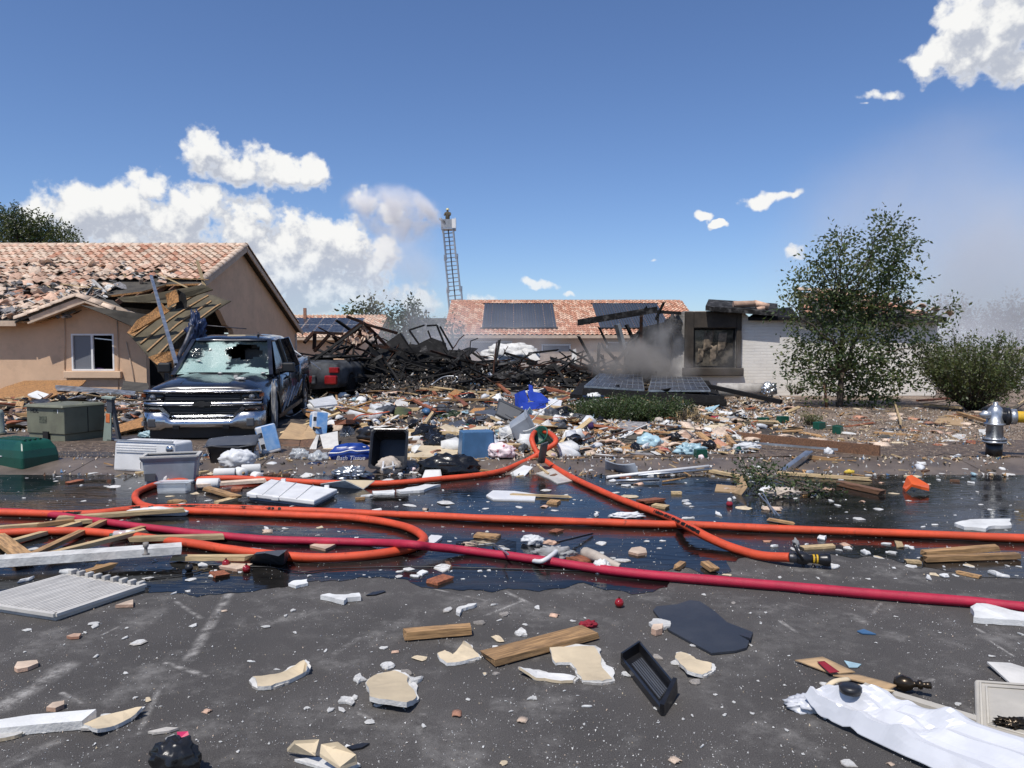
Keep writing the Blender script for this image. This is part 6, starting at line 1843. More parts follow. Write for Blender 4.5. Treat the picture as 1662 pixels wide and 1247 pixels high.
# rope bundle, fabric and wires by the red hose
crumple('rope_bundle', 'bundle of white rope lying against the red hose', 'rope', G(900, 908, .0), (.17, .06, .06), 'cloth_grey', 13, .4, freq=5)
crumple('white_foam_bag', 'white plastic wad beside the rope bundle', 'plastic', G(865, 884), (.09, .05, .05), 'bag_white', 14, .4)
MB().tube(spline([G(950, 898, .03), G(970, 905, .05), G(990, 915, .035), G(1006, 921, .02)]), [.05 - .0009 * k for k in range(25)], 10).build('tan_sleeve', 'cloth_beige', label='tan cloth sleeve between the rope bundle and the red hose', cat='cloth')
MB().tube(spline([G(862, 910, .02), G(880, 911, .06), G(900, 898, .08), G(906, 890, .05)]), .018, 8).build('white_tube', 'plastic_white', label='bent white tube beside the rope bundle', cat='tube')
for k in range(6): MB().tube([G(740, 880 + k * 2.2, .012), G(800, 873 + k * 2.6, .06), G(838, 880 + k * 2, .04)], .003, 4).build('wire', 'plastic_black', label='thin black wire from the rack beside the rope bundle', cat='wire', group='black wires beside the rope')
MB().bar(G(800, 882, .02), G(825, 900, .1), .012, .012).build('rod', 'alu', label='grey rod leaning beside the black wires', cat='rod')
MB().bar(G(905, 880, .08), G(962, 866, .02), .015, .015).build('rod', 'plastic_black', label='black rod pointing from the rope bundle towards the orange hose', cat='rod')
crumple('red_wrapper', 'pink red wrapper on the rope bundle', 'wrapper', G(893, 884, .05), (.06, .03, .02), 'tile', 3, .5)
crumple('grey_rag', 'pale grey twisted rag behind the orange hose', 'rag', G(1018, 841), (.17, .035, .035), 'bag_white', 16, .5, freq=3)
crumple('foam_lump', 'white foam lump resting on the red hose', 'foam', G(978, 930, .0), (.06, .045, .06), 'foam_white', 18, .5)

# ------------------------------------------------------------------ verge, right of the hose loop
p = thing('plastic_cover', 'pale grey curved plastic lid standing in the gutter', 'lid', (0, 0, 0))
sheet('shell', None, None, [G(982, 764, .0), G(1038, 771, .0), G(1030, 752, .15), G(982, 747, .16)], 'plastic_grey', 8, 8, .015, .01, 4, parent=p, fold=lambda u, v: .06 * math.sin(u * 3.14) * v)
for k, (a, b_, r_, m_, lab) in enumerate((((940, 735), (1076, 748), .012, 'plastic_white', 'thin white pipe lying along the kerb'), ((985, 775), (1150, 757), .022, 'plastic_white', 'white pipe of the bundle in the gutter, pointing to the branch'), ((1000, 781), (1070, 778), .02, 'alu', 'short grey pipe under the bundle in the gutter'), ((1035, 772), (1155, 762), .018, 'alu', 'grey pipe along the white pipe in the gutter'),
                                         ((1075, 782), (1112, 776), .012, 'wood', 'thin brown stick beside the pipe bundle'))):
    MB().tube([G(*a, r_ + .01), G(*b_, r_ + .03)], r_, 8).build('pipe', m_, label=lab, cat='pipe')
RL = thing('long_joist', 'long brown joist lying on the verge with a metal rail', 'joist', (0, 0, 0))
MB().bar(G(1178, 708, .08), G(1428, 733, .08), .05, .17).build('joist', 'wood_dark', RL)
MB().bar(G(1182, 716, .1), G(1360, 730, .08), .03, .03).build('pipe_rail', 'alu', label='thin grey metal rail lying along the long joist', cat='rail')
mb = MB(); mb.bar(G(1272, 764, .02), G(1314, 733, .12), .11, .02); mb.bar(G(1276, 766, .05), G(1318, 735, .15), .01, .07); mb.build('metal_channel', 'alu', label='bent grey metal channel propped on the kerb', cat='channel')
plank('branch_stick', 'brown stick lying beside the bent metal channel', 'stick', G(1315, 745, .03), G(1365, 752, .03), .06, .05, 'wood', 4, jag=.06)
crumple('white_tub', 'white plastic cup beside the metal channel', 'cup', G(1345, 738), (.07, .05, .06), 'bag_white', 3, .3)
o = thing('red_dish', 'shallow red dish lying at the end of the long joist', 'dish', G(1393, 737)); MB().lathe([(.05, 0), (.09, .03), (.085, .035), (.045, .012)], 18).build('bowl', 'red_gloss', o)
crumple('blue_bag', 'pale blue plastic bag on the verge', 'bag', G(1053, 727), (.2, .12, .13), 'bag_blue', 3, .3); crumple('white_bag', 'pale white bag behind the blue folder', 'bag', G(1074, 712), (.12, .1, .1), 'bag_white', 5, .3)
q4('blue_folder', [(1067, 715, 12.4), (1098, 706, 12.9), (1112, 718, 12.4), (1082, 731, 11.9)], 'plastic_blue', None, (0, 0, -.02)); o = bpy.data.objects['blue_folder']; o['label'] = 'blue folder lying open beside the pale blue bag'; o['category'] = 'folder'
q4('white_papers', [(1103, 712, 12.5), (1120, 705, 12.8), (1147, 731, 11.9), (1122, 735, 11.8), (1110, 722, 12.2)], 'paper', None, (0, 0, -.03)); o = bpy.data.objects['white_papers']; o['label'] = 'white paper stack slumped beside the blue folder'; o['category'] = 'papers'
crumple('crumpled_wrap', 'crumpled pale blue wrapping below the white papers', 'wrapping', G(1120, 738), (.2, .1, .1), 'bag_blue', 8, .6, freq=3)
crumple('red_rag', 'crimson rag before the blue folder', 'rag', G(1078, 736), (.08, .05, .05), 'red_cloth', 8, .4)
mb = MB(); mb.box((0, 0, .06), (.16, .11, .12)); o = mb.build('green_pot', 'plastic_green', label='small dark green box below the white papers', cat='box'); o.location = G(1137, 743); o.rotation_euler = (0, 0, .2)
for k, (x, y, lab) in enumerate(((1238, 689, 'small dark green box on the soil, left of its twin'), (1270, 687, 'small dark green box on the soil, next to the gravel'), (1330, 697, 'small dark green box beside a white curl on the gravel'), (1360, 704, 'small dark green box at the edge of the gravel'))):
    mb = MB(); mb.box((0, 0, .07), (.22, .14, .15), jit=.01); o = bevel(mb.build('green_box', 'plastic_green', label=lab, cat='box'), .01); o.location = G(x, y); o.rotation_euler = (0, 0, .3 * k)
plate('blue_sheet', 'blue grey sheet bent over the rubble below the solar panels', 'sheet', [(1135, 676), (1145, 662), (1168, 657), (1158, 666), (1150, 678)], ['bag_blue'], t=.006, lift={1: .25, 2: .3, 3: .2, 0: .05, 4: .05})
for k, (x, y, s_, m_, lab) in enumerate(((905, 690, (.17, .12, .1), 'bag_white', 'white bag with red rings beside the planter'), (955, 702, (.26, .12, .11), 'bag_pink', 'red and white striped bag left of the shrub'), (985, 697, (.15, .1, .13), 'bag_white', 'white knotted bag at the left foot of the shrub'), (935, 690, (.1, .07, .07), 'red_cloth', 'dark red cloth behind the striped bag'),
                                         (812, 748, (.2, .12, .12), 'bag_pink', 'red patterned cloth bag beside the blue tote'), (845, 700, (.1, .1, .1), 'leaf_dark', 'green garland heap behind the grey tub'), (720, 716, (.1, .08, .08), 'bag_pink', 'pink white bag on the tan board'), (692, 720, (.1, .06, .05), 'bag_pink', 'pale pink cloth wad on the tan board'),
                                         (755, 660, (.26, .2, .2), 'bag_black', 'black bag heap on the rubble behind the dark tub'), (1125, 690, (.0, .0, .0), '', ''), (735, 690, (.3, .2, .14), 'leaf_dark', 'dark green garland heap in the middle of the rubble'), (1190, 692, (.15, .1, .09), 'cloth_grey', 'grey checked cloth beside the red cushion'), (1165, 690, (.15, .1, .08), 'red_cloth', 'crimson cushion below the solar panels'),
                                         (1215, 735, (.2, .07, .06), 'bag_white', 'white bag with teal knot on the kerb'))):
    if not lab: continue
    crumple('bag' if 'bag' in lab else 'cloth_heap', lab, 'bag' if 'bag' in lab else 'cloth', G(x, y) + Vector((0, .1, .04)), s_, m_, k + 30, .35, freq=2.2)
plate('tan_board', 'tan board lying flat between the black bin and the blue tote', 'board', [(655, 742), (740, 743), (745, 725), (660, 722)], ['gypsum_paper', 'wood_pale'], t=.03, lift={2: .06, 3: .06})
MB().lathe([(.19, 0), (.19, 1.35)], 22, M=Matrix.Translation(D(1165, 633, 20.5)) @ Matrix.Rotation(R(90), 4, 'Y')).build('water_heater', 'gypsum_grey', label='pale cylinder lying at the foot of the white brick wall', cat='water heater')
crumple('foil_wad', 'shiny foil wad at the end of the pale cylinder', 'foil', D(1248, 640, 20.3), (.2, .15, .2), 'alu', 7, .5, freq=3)

# ------------------------------------------------------------------ rubble underfoot
def sm(a, b, x):
    t = max(0.0, min(1.0, (x - a) / (b - a))); return t * t * (3 - 2 * t)


def rh(x, y):
    """height of the rubble above the yard"""
    n = .5 + .5 * noise.noise(Vector((x * .9, y * .9, 1))) + .35 * noise.noise(Vector((x * 2.3, y * 2.3, 5)))
    h = 0.0
    m = sm(-5.4, -4.0, x) * sm(5.6, 3.8, x) * sm(11.3, 13.0, y) * sm(26, 22, y)
    h += m * (.05 + .20 * n)
    l = sm(-15, -12, x) * sm(-6.6, -7.2, x) * sm(13.5, 15.5, y) * sm(22.9, 22.4, y)
    h += l * (.06 + .2 * n)
    r2 = ((x + 1.3) / 6.4) ** 2 + ((y - 26.0) / 4.6) ** 2
    if r2 < 1: h += (1 - r2) ** .5 * (.42 + .6 * n)
    r4_ = ((x + 3.6) / 2.4) ** 2 + ((y - 25.2) / 2.2) ** 2
    if r4_ < 1: h += (1 - r4_) * .6
    r3 = ((x - 3.6) / 2.6) ** 2 + ((y - 21.5) / 2.8) ** 2
    if r3 < 1: h += (1 - r3) * .35
    return max(0, h)


def GR(px, py, h=0.0):
    """on top of the rubble as seen at this spot"""
    p = G(px, py)
    d = ray(px, py)
    lo = None
    t = 6.0
    while t < 40:
        q = Vector((d.x * t, d.y * t, CAM_H + d.z * t))
        if q.z < gz(q.x, q.y) + rh(q.x, q.y) + h: lo = q; break
        t += .05
    return lo or p


mat('rubble_soil', (.075, .06, .047), .95, var=.4, scale=7, col2=(.025, .02, .018), bump=1.0, bscale=18, rnd=0, world_space=True)
mat('rubble_char', (.013, .0125, .012), .95, spec=.2, var=.4, scale=5, col2=(.045, .043, .042), bump=1.0, bscale=14, rnd=0, world_space=True, thr=(.28, .5))
def mound(name, x0, x1, y0, y1, n1, n2, m, label):
    def fn(u, v):
        x, y = x0 + (x1 - x0) * u, y0 + (y1 - y0) * v
        h = rh(x, y)
        return Vector((x, y, .1 + h + .05 * noise.noise(Vector((x * 5, y * 5, 2))) * min(1, h * 4) - (.05 if h < .01 else 0)))
    MB().grid(fn, n1, n2, smooth=False).build(name, m, kind='stuff', label=label, cat='rubble')
mound('rubble', -6.0, 6.2, 11.2, 22.2, 110, 100, 'rubble_soil', 'dark soil and broken rubble covering the yard before the pile')
mound('charred_rubble', -7.8, 6.4, 21.3, 31.5, 110, 80, 'rubble_char', 'heap of charred rubble where the house stood')
mound('house_rubble', -15, -6.5, 13.5, 22.9, 70, 70, 'rubble_soil', 'dark rubble along the front of the tan house')

# ------------------------------------------------------------------ charred timbers
r2_ = random.Random(21)
cm = []
for k in range(14):
    m_ = ['char', 'char', 'char_ash', 'char', 'char_rust'][k % 5]
    cm.append(plank_mesh('charred_beam', 1.0, r2_.choice([.025, .03, .04]), r2_.choice([.05, .07, .09]), m_, k, .05, r2_.uniform(-.03, .03)))
def place_beam(a, b, me, label, group, s=1.0):
    a, b = Vector(a), Vector(b); d = b - a
    o = link('charred_beam', me, label=label, cat='beam', group=group)
    o.matrix_world = Matrix.Translation((a + b) / 2) @ d.to_track_quat('X', 'Z').to_matrix().to_4x4() @ Matrix.Rotation(r2_.uniform(0, 3), 4, 'X') @ Matrix.Diagonal((d.length, s, s, 1))
    return o
for k in range(240):
    while True:
        u, v = r2_.uniform(-1, 1), r2_.uniform(-1, 1)
        if u * u + v * v < 1 and (v < .2 or r2_.random() < .4): break
    x, y = -1.2 + u * 6.0, 25.8 + v * 4.4
    L = r2_.uniform(.5, 2.6); a = r2_.uniform(0, math.pi); tl = r2_.gauss(0, .22)
    if k % 9 == 0: tl = r2_.uniform(.5, 1.1); L = r2_.uniform(.6, 1.5)
    c = Vector((x, y, .1 + rh(x, y) + abs(math.sin(tl)) * L * .35 + .02))
    d = Vector((math.cos(a) * math.cos(tl), math.sin(a) * math.cos(tl), math.sin(tl))) * L / 2
    place_beam(c - d, c + d, *(lambda me_: (me_, ('long ' if L > 1.7 else 'short ' if L < 1.0 else '') + {'char': 'black charred', 'char_ash': 'ash grey charred', 'char_rust': 'rusty charred'}[me_.materials[0].name] + (' timber standing up' if abs(tl) > .45 else ' timber lying loose') + ' in the burned pile'))(r2_.choice(cm)), 'loose charred timbers in the burned pile', r2_.uniform(.8, 1.5))
for k in range(50):
    px, py = r2_.uniform(930, 1110), r2_.uniform(600, 650)
    c = GR(px, py) + Vector((0, 0, .05)); L = r2_.uniform(.4, 1.5); a = r2_.uniform(-.8, .8); tl = r2_.gauss(0, .15)
    d = Vector((math.cos(a) * math.cos(tl), math.sin(a) * math.cos(tl), math.sin(tl))) * L / 2
    place_beam(c - d, c + d, r2_.choice(cm), 'charred timber scrap lying before the burned house wall', 'charred scraps before the burned house')
# burnt sheets
for k in range(60):
    u, v = r2_.uniform(-.9, .9), r2_.uniform(-.9, .9)
    x, y = -1.1 + u * 4.8, 26.0 + v * 4.0
    o = link('burnt_sheet', chunk_mesh('burnt_sheet', ['char_ash' if k % 3 else 'char'], k, .5, .03, 6), label='warped sheet of burnt board lying in the burned pile', cat='sheet', group='burnt sheets in the pile')
    s_ = r2_.uniform(.3, 1.0)
    o.location = (x, y, .12 + rh(x, y)); o.scale = (s_, s_ * r2_.uniform(.4, 1), s_); o.rotation_euler = (r2_.gauss(0, .4), r2_.gauss(0, .4), r2_.uniform(0, 6))
# roof truss still standing, tiles on it
TR = thing('burned_truss', 'rust coloured burned roof truss sticking out of the pile with a tile patch', 'truss', (0, 0, 0))
def tm(a, b, y0=23.6, y1=23.9, w=.09, h=.13, m='char_rust', parent=TR, name='member'):
    MB().bar(D(*a, y0), D(*b, y1), w, h, up=Vector((0, 1, 0))).build(name, m, parent)
for a, b_ in (((494, 556), (509, 540)), ((509, 540), (557, 542)), ((511, 540), (510, 566)), ((535, 543), (511, 570)), ((540, 545), (550, 556)), ((589, 523), (545, 556)), ((563, 514), (590, 524)), ((590, 524), (612, 545)), ((591, 526), (645, 541)), ((612, 545), (640, 575)), ((605, 560), (660, 572))): tm(a, b_)
pt = [D(563, 547, 23.4), D(591, 527, 23.8), D(607, 543, 23.8), D(577, 565, 23.4)]
q4('deck_patch', [(561, 548, 23.55), (591, 525, 23.9), (609, 543, 23.9), (577, 567, 23.5)], 'char_rust', TR, (0, .03, 0), .02)
for i in range(5):
    for j in range(6):
        if r2_.random() < .15: continue
        u, v = (i + .5) / 5, (j + .5) / 6
        p = (pt[0] * (1 - u) + pt[1] * u) * (1 - v) + (pt[3] * (1 - u) + pt[2] * u) * v
        o = link('roof_tile', chunk_mesh('roof_tile', ['tile_pale' if r2_.random() < .6 else 'tile'], i * 7 + j, .09, .03, 5), TR); o.matrix_world = MRT(p + Vector((0, -.03, 0)), R(70) + r2_.gauss(0, .4), r2_.gauss(0, .4), r2_.uniform(0, 6))
for k in range(26):
    u, v = r2_.uniform(-1, 1), r2_.uniform(-1, 1)
    x, y = -3.7 + u * 2.2, 24.6 + v * 1.4
    o = link('burnt_board', chunk_mesh('burnt_board', ['char' if k % 4 else 'char_ash'], k + 400, .5, .04, 5), label='big black burnt board leaning in the left half of the burned pile', cat='board', group='big burnt boards in the pile')
    s_ = r2_.uniform(.7, 1.5); o.scale = (s_, s_ * .6, s_); o.rotation_euler = (r2_.uniform(.5, 1.3), r2_.gauss(0, .4), r2_.uniform(-.8, .8)); o.location = (x, y, .1 + rh(x, y) + .1)
o = thing('bent_door_frame', 'black bent door frame standing in the burned pile', 'frame', (0, 0, 0))
for a, b_, y in (((664, 536), (689, 528), 24.5), ((693, 529), (709, 528), 24.6), ((709, 528), (729, 578), 24.6), ((714, 530), (735, 566), 25.0), ((664, 536), (682, 562), 24.4)):
    MB().bar(D(*a, y), D(*b_, y + .1), .06, .06).build('bar', 'char', o)
for nm, pl, m_, lab, ct in (('burnt_appliance', [(622, 560, 24.6), (650, 540, 25.0), (668, 570, 24.6), (640, 585, 24.0)], 'char', 'black burnt appliance shell leaning in the pile beside the truss', 'appliance'), ('burnt_plate', [(676, 560, 24.4), (700, 548, 24.8), (722, 556, 24.8), (728, 580, 24.3), (690, 588, 24.0)], 'char', 'black curved burnt panel under the bent door frame', 'burnt panel'),
                            ('white_appliance', [(847, 568, 25.8), (858, 561, 26.0), (877, 584, 25.6), (864, 587, 25.4)], 'cardboard_white', 'white appliance side panel tilted on the burned pile', 'appliance'), ('silver_scrap', [(780, 612, 23.2), (795, 604, 23.4), (804, 613, 23.2), (788, 619, 23.0)], 'alu', 'silver crumpled scrap on the front of the pile', 'scrap'), ('white_board_piece', [(928, 568, 25.4), (935, 566, 25.6), (936, 588, 25.2), (929, 590, 25.2)], 'cardboard_white', 'white splintered board end standing in the pile', 'board')):
    o = q4(nm, pl, m_, None, (.02, .25, -.03), .05, 3); o['label'] = lab; o['category'] = ct
crumple('plaster_mound', 'white plaster mound on the burned pile', 'plaster', D(832, 588, 26.2), (1.0, .5, .42), 'plaster', 9, .3)
for k, (x, y) in enumerate(((845, 620), (870, 612), (815, 618), (900, 605))): crumple('ash_heap', 'grey ash and metal heap on the front of the pile', 'ash', GR(x, y), (.3, .2, .15), 'char_ash', k, .5, group='ash heaps on the pile')
for k in range(22):
    c = S.matrix_world @ Vector((r2_.uniform(-.7, .9), r2_.uniform(1.2, 4.4), 1.05)); a = r2_.uniform(0, math.pi); tl = r2_.gauss(0, .3); L = r2_.uniform(.8, 2.2)
    d = Vector((math.cos(a) * math.cos(tl), math.sin(a) * math.cos(tl), math.sin(tl))) * L / 2; c.z += abs(d.z)
    place_beam(c - d, c + d, r2_.choice(cm), 'charred timber fallen across the burned sedan', 'charred timbers on the sedan', r2_.uniform(.9, 1.6))
# charred rafters at the torn end of the burned house
CR = [((938, 529), (1066, 508), 22.6, .24, 'char_ash', 'thick charred rafter jutting from the burned house over the pile'), ((1055, 508), (1102, 511), 23.2, .12, 'char', 'charred wall plate on top of the broken wall end'), ((1079, 491), (1066, 518), 23.0, .07, 'char', 'charred stub pointing up above the rafters'),
      ((1050, 500), (1040, 512), 23.1, .06, 'char', 'small charred stub left of the upright stub'), ((1041, 512), (1040, 568), 23.2, .10, 'char_rust', 'charred post standing under the jutting rafter'), ((1068, 515), (1067, 560), 23.4, .07, 'char', 'thin charred post beside the broken wall end'), ((1030, 555), (984, 612), 22.4, .10, 'char', 'charred strut leaning from the post to the ground'), ((1036, 545), (1000, 590), 22.8, .08, 'char_ash', 'grey charred strut behind the leaning strut'),
      ((938, 547), (962, 592), 23.8, .08, 'char', 'charred stick leaning left of the struts'), ((925, 570), (958, 590), 24.0, .07, 'char', 'low charred stick pointing at the struts'), ((972, 533), (985, 560), 23.6, .06, 'char', 'thin charred stick under the jutting rafter'), ((1000, 530), (1012, 575), 23.2, .16, 'alu', 'dull grey duct hanging under the rafters'), ((1015, 528), (1030, 560), 23.3, .1, 'char_ash', 'ashen board hanging beside the duct'),
      ((905, 600), (960, 575), 23.4, .06, 'char', 'charred lath crossing before the low stick'), ((860, 575), (905, 570), 24.8, .08, 'char', 'charred board end above the pile centre'), ((818, 575), (870, 590), 24.4, .1, 'char', 'charred joist in front of the white mound'), ((715, 610), (760, 570), 22.8, .08, 'char_ash', 'ash grey joist leaning on the front of the pile'), ((640, 568), (780, 590), 23.4, .07, 'char', 'long charred batten along the top of the pile'), ((650, 545), (690, 600), 23.5, .06, 'char', 'charred brace before the black panel')]
for k, (a, b_, y, w, m_, lab) in enumerate(CR):
    plank('charred_beam', lab, 'beam', D(*a, y), D(*b_, y + .2), w, w * .8, m_, k + 80, jag=.08)
crumple('burnt_insulation', 'burnt hanging insulation on the broken wall end', 'insulation', D(1092, 540, 23.3), (.25, .2, .3), 'char_ash', 4, .6)
MB().tube(spline([D(700, 625, 21.5), D(720, 612, 21.8), D(742, 612, 21.8), D(735, 622, 21.6)]), .018, 6).build('bent_rail', 'alu', label='bent light metal rail on the front of the pile', cat='rail')

# collapsed roof with two solar panels
o = q4('collapsed_roof', [(925, 640, 18.7), (1180, 652, 18.4), (1150, 618, 22.2), (955, 616, 22.2)], 'char', None, (0, 0, -.12), .02); o['label'] = 'collapsed charred roof slab under the solar panels'; o['category'] = 'roof slab'
for k, (pl, lab) in enumerate((([(948, 634, 18.9), (1046, 640, 18.8), (1042, 615, 21.8), (972, 613, 21.8)], 'dark solar panel lying on the collapsed roof beside the smoke'), ([(1052, 641, 18.8), (1153, 641, 18.7), (1138, 619, 21.6), (1058, 617, 21.7)], 'dark solar panel lying on the collapsed roof beside the pale cylinder'))):
    P4 = [D(*q) + Vector((0, 0, .12)) for q in pl]
    t = thing('photovoltaic_module', lab, 'solar panel', (0, 0, 0))
    MB().slab(P4, (0, 0, -.045)).build('frame', 'alu', t, fix=True)
    c_ = sum(P4, Vector()) / 4
    MB().slab([c_ + (p - c_) * .965 + up * .006 for p in P4], (0, 0, -.004)).build('cells', 'solar_cell', t, fix=True)
    for i in range(1, 10):
        u = i / 10; MB().bar(P4[0].lerp(P4[1], u) + up * .008, P4[3].lerp(P4[2], u) + up * .008, .012, .006).build('grid_line', 'alu', t)
    for j in range(1, 4):
        u = j / 4; MB().bar(P4[0].lerp(P4[3], u) + up * .008, P4[1].lerp(P4[2], u) + up * .008, .01, .006).build('grid_line', 'alu', t)
plank('charred_beam', 'long charred beam sloping down beside the solar panels', 'beam', D(1150, 630, 19.6), D(1268, 656, 17.5), .12, .1, 'char', 3)
plank('charred_beam', 'charred board lying in front of the solar panels', 'beam', D(945, 642, 18.5), D(1175, 655, 17.8), .1, .18, 'char', 5)

# ------------------------------------------------------------------ scattered pieces, each its own object
r3 = random.Random(5)
V_wood = [plank_mesh('wood_scrap', 1.0, .06 + .09 * (k % 3) / 2, .03, ['wood', 'wood_pale', 'wood_red', 'wood_dark', 'wood_pale', 'wood'][k % 6], k, .06) for k in range(12)]
V_dry = [chunk_mesh('drywall_scrap', [['plaster', 'gypsum_paper'], ['gypsum_grey', 'plaster'], ['plaster', 'plaster'], ['gypsum_paper', 'gypsum_paper']][k % 4], k + 3, .5, .09, 6 + k % 4) for k in range(16)]
V_chip = [chunk_mesh('plaster_chip', ['plaster'], k + 30, .5, .16, 5 + k % 3, .6) for k in range(10)]
V_tile = [arc_shard_mesh('tile_shard', [['tile'], ['tile_pale'], ['tile_red'], ['tile_pale']][k % 4], k, 1.0, 1.1, .6, .07) for k in range(10)]
V_bag = [crumple_mesh('plastic_scrap', ['bag_white' if k % 3 else 'paper'], k + 50, (.5, .4, .25), .5, 2, 2.4) for k in range(8)]
V_felt = [chunk_mesh('felt_scrap', [['felt'], ['tile_grey'], ['char'], ['felt_olive'], ['steel_dark']][k % 5], k + 70, .5, .05, 6) for k in range(10)]
V_metal = [MB().box((0, 0, .01), (1, .05, .02), jit=.01).mesh('metal_strip', ['alu']), MB().tube([(-.5, 0, .02), (0, .03, .03), (.5, -.02, .02)], .015, 6).mesh('metal_strip', ['alu'])]
V_card = [chunk_mesh('card_scrap', [['cardboard'], ['osb'], ['wood_pale']][k % 3], k + 90, .5, .04, 5) for k in range(8)]
V_col = [crumple_mesh('household_scrap', [m_], k + 120, (.5, .35, .3), .45, 2, 2.0) for k, m_ in enumerate(('plastic_blue', 'red_cloth', 'plastic_green', 'bag_pink', 'plastic_black', 'yellow_paper', 'bag_blue', 'cloth_beige', 'purple_cloth', 'plastic_grey'))]
Z_ = {'M': [(505, 640, 640, 700), (640, 1000, 632, 705), (600, 960, 705, 742), (850, 1000, 640, 700)], 'S': [(990, 1290, 645, 700), (960, 1230, 700, 738)], 'R': [(1240, 1640, 662, 725)], 'L': [(0, 235, 640, 702), (0, 120, 645, 690)],
      'W': [(0, 1662, 772, 945)], 'K': [(60, 1640, 742, 775)], 'D': [(0, 1662, 950, 1247)], 'B': [(620, 1010, 632, 660)]}
WH = {'M': 'in the rubble between the pickup and the shrub', 'S': 'on the soil around the shrub', 'R': 'on the gravel by the tree and hydrant', 'L': 'in the heap along the tan house', 'W': 'on the wet road around the hoses', 'K': 'along the kerb', 'D': 'on the dry asphalt', 'B': 'at the foot of the burned pile'}
GRP = {'M': 'middle rubble', 'S': 'soil by the shrub', 'R': 'gravel', 'L': 'tan house heap', 'W': 'wet road', 'K': 'kerb', 'D': 'dry road', 'B': 'foot of the pile'}
LOOK = {'wood': 'tan', 'wood_pale': 'pale', 'wood_red': 'rust red', 'wood_dark': 'dark brown', 'plaster': 'white', 'gypsum_grey': 'grey', 'gypsum_paper': 'cream', 'tile': 'peach', 'tile_pale': 'pale pink', 'tile_red': 'brick red', 'bag_white': 'white', 'paper': 'white', 'felt': 'black', 'tile_grey': 'grey', 'char': 'charred', 'felt_olive': 'olive', 'steel_dark': 'steel', 'cardboard': 'brown', 'osb': 'orange', 'plastic_blue': 'blue', 'red_cloth': 'crimson', 'plastic_green': 'dark green', 'bag_pink': 'pink', 'plastic_black': 'black', 'yellow_paper': 'yellow', 'bag_blue': 'pale blue', 'cloth_beige': 'beige', 'purple_cloth': 'purple', 'plastic_grey': 'grey', 'alu': 'shiny'}
HOSES = [pa_, hp2, hp3]
def near_hose(p):
    for h in HOSES:
        for q in h[::4]:
            if abs(q.x - p.x) < .2 and abs(q.y - p.y) < .2: return True
    return False
def scatter(zone, variants, n, smin, smax, noun, cat, tilt=.25, asp=(.5, 1), flatten=1.0, lift=.04):
    for k in range(n):
        for _ in range(12):
            x0, x1, y0, y1 = r3.choice(Z_[zone])
            px, py = r3.uniform(x0, x1), r3.uniform(y0, y1)
            if zone in 'MSLRB':
                p = GR(px, py)
            else: p = G(px, py)
            if T_free(p) and (zone not in 'WD' or not near_hose(p)): break
        me = r3.choice(variants)
        s = smin * (smax / smin) ** (r3.random() ** 1.4)
        if zone == 'D': s *= .5 + .5 * min(1, p.y / 5)
        ln = noun
        if zone in 'MSLBR':
            ad = LOOK.get(me.materials[0].name, '')
            sz = 'large' if s > (smin * smax) ** .5 * 1.15 else 'small'
            ln = (sz + ' ' + ad + ' ' + noun.replace('white ', '').replace('brown ', '').replace('dark ', '').replace('small coloured ', '')).replace('  ', ' ')
        o = link(me.name.split('.')[0], me, label=ln + ' ' + WH[zone], cat=cat, group=noun + 's, ' + GRP[zone])
        wood = me.name.startswith(('wood', 'metal'))
        k2 = r3.uniform(*asp) if not wood else r3.uniform(.5, 1.0)
        o.scale = (s, s * k2 if not wood else k2, (s if not wood else k2) * flatten)
        t_ = tilt if zone in 'MSLB' else .04
        o.rotation_euler = (r3.gauss(0, t_), r3.gauss(0, t_ * (.6 if wood else 1)), r3.uniform(0, 6.3))
        o.location = p + Vector((0, 0, (r3.uniform(0, lift) if zone in 'MSLB' else .003) + (abs(math.sin(o.rotation_euler[1])) * s * .3 if wood else 0)))
def T_free(p):
    q = TM.inverted() @ p
    if -1.15 < q.x < 1.15 and -.25 < q.y < 6: return False
    if -4.6 > p.x > -8 and p.y < 10.9 and p.y > 9.6: return r3.random() < .2
    return True
scatter('M', V_wood, 150, .18, 1.1, 'splintered wood scrap', 'wood'); scatter('S', V_wood, 55, .2, 1.0, 'splintered wood scrap', 'wood'); scatter('L', V_wood, 70, .3, 1.6, 'splintered wood scrap', 'wood'); scatter('R', V_wood, 26, .2, 1.0, 'splintered wood scrap', 'wood'); scatter('B', V_wood, 40, .4, 1.8, 'splintered wood scrap', 'wood', .12)
scatter('W', V_wood, 26, .1, .45, 'small wood splinter', 'wood'); scatter('K', V_wood, 18, .12, .5, 'small wood splinter', 'wood')
scatter('M', V_dry, 130, .12, .5, 'broken drywall piece', 'drywall'); scatter('S', V_dry, 60, .1, .38, 'broken drywall piece', 'drywall'); scatter('L', V_dry, 70, .12, .6, 'broken drywall piece', 'drywall'); scatter('R', V_dry, 30, .08, .3, 'broken drywall piece', 'drywall'); scatter('W', V_dry, 56, .06, .24, 'broken drywall piece', 'drywall', flatten=.7); scatter('K', V_dry, 34, .06, .25, 'broken drywall piece', 'drywall'); scatter('D', V_dry, 14, .05, .11, 'broken drywall piece', 'drywall')
scatter('W', V_chip, 120, .02, .10, 'white plaster chip', 'plaster chip', asp=(.35, .9)); scatter('D', V_chip, 150, .012, .06, 'white plaster chip', 'plaster chip', asp=(.3, .9)); scatter('K', V_chip, 50, .02, .08, 'white plaster chip', 'plaster chip')
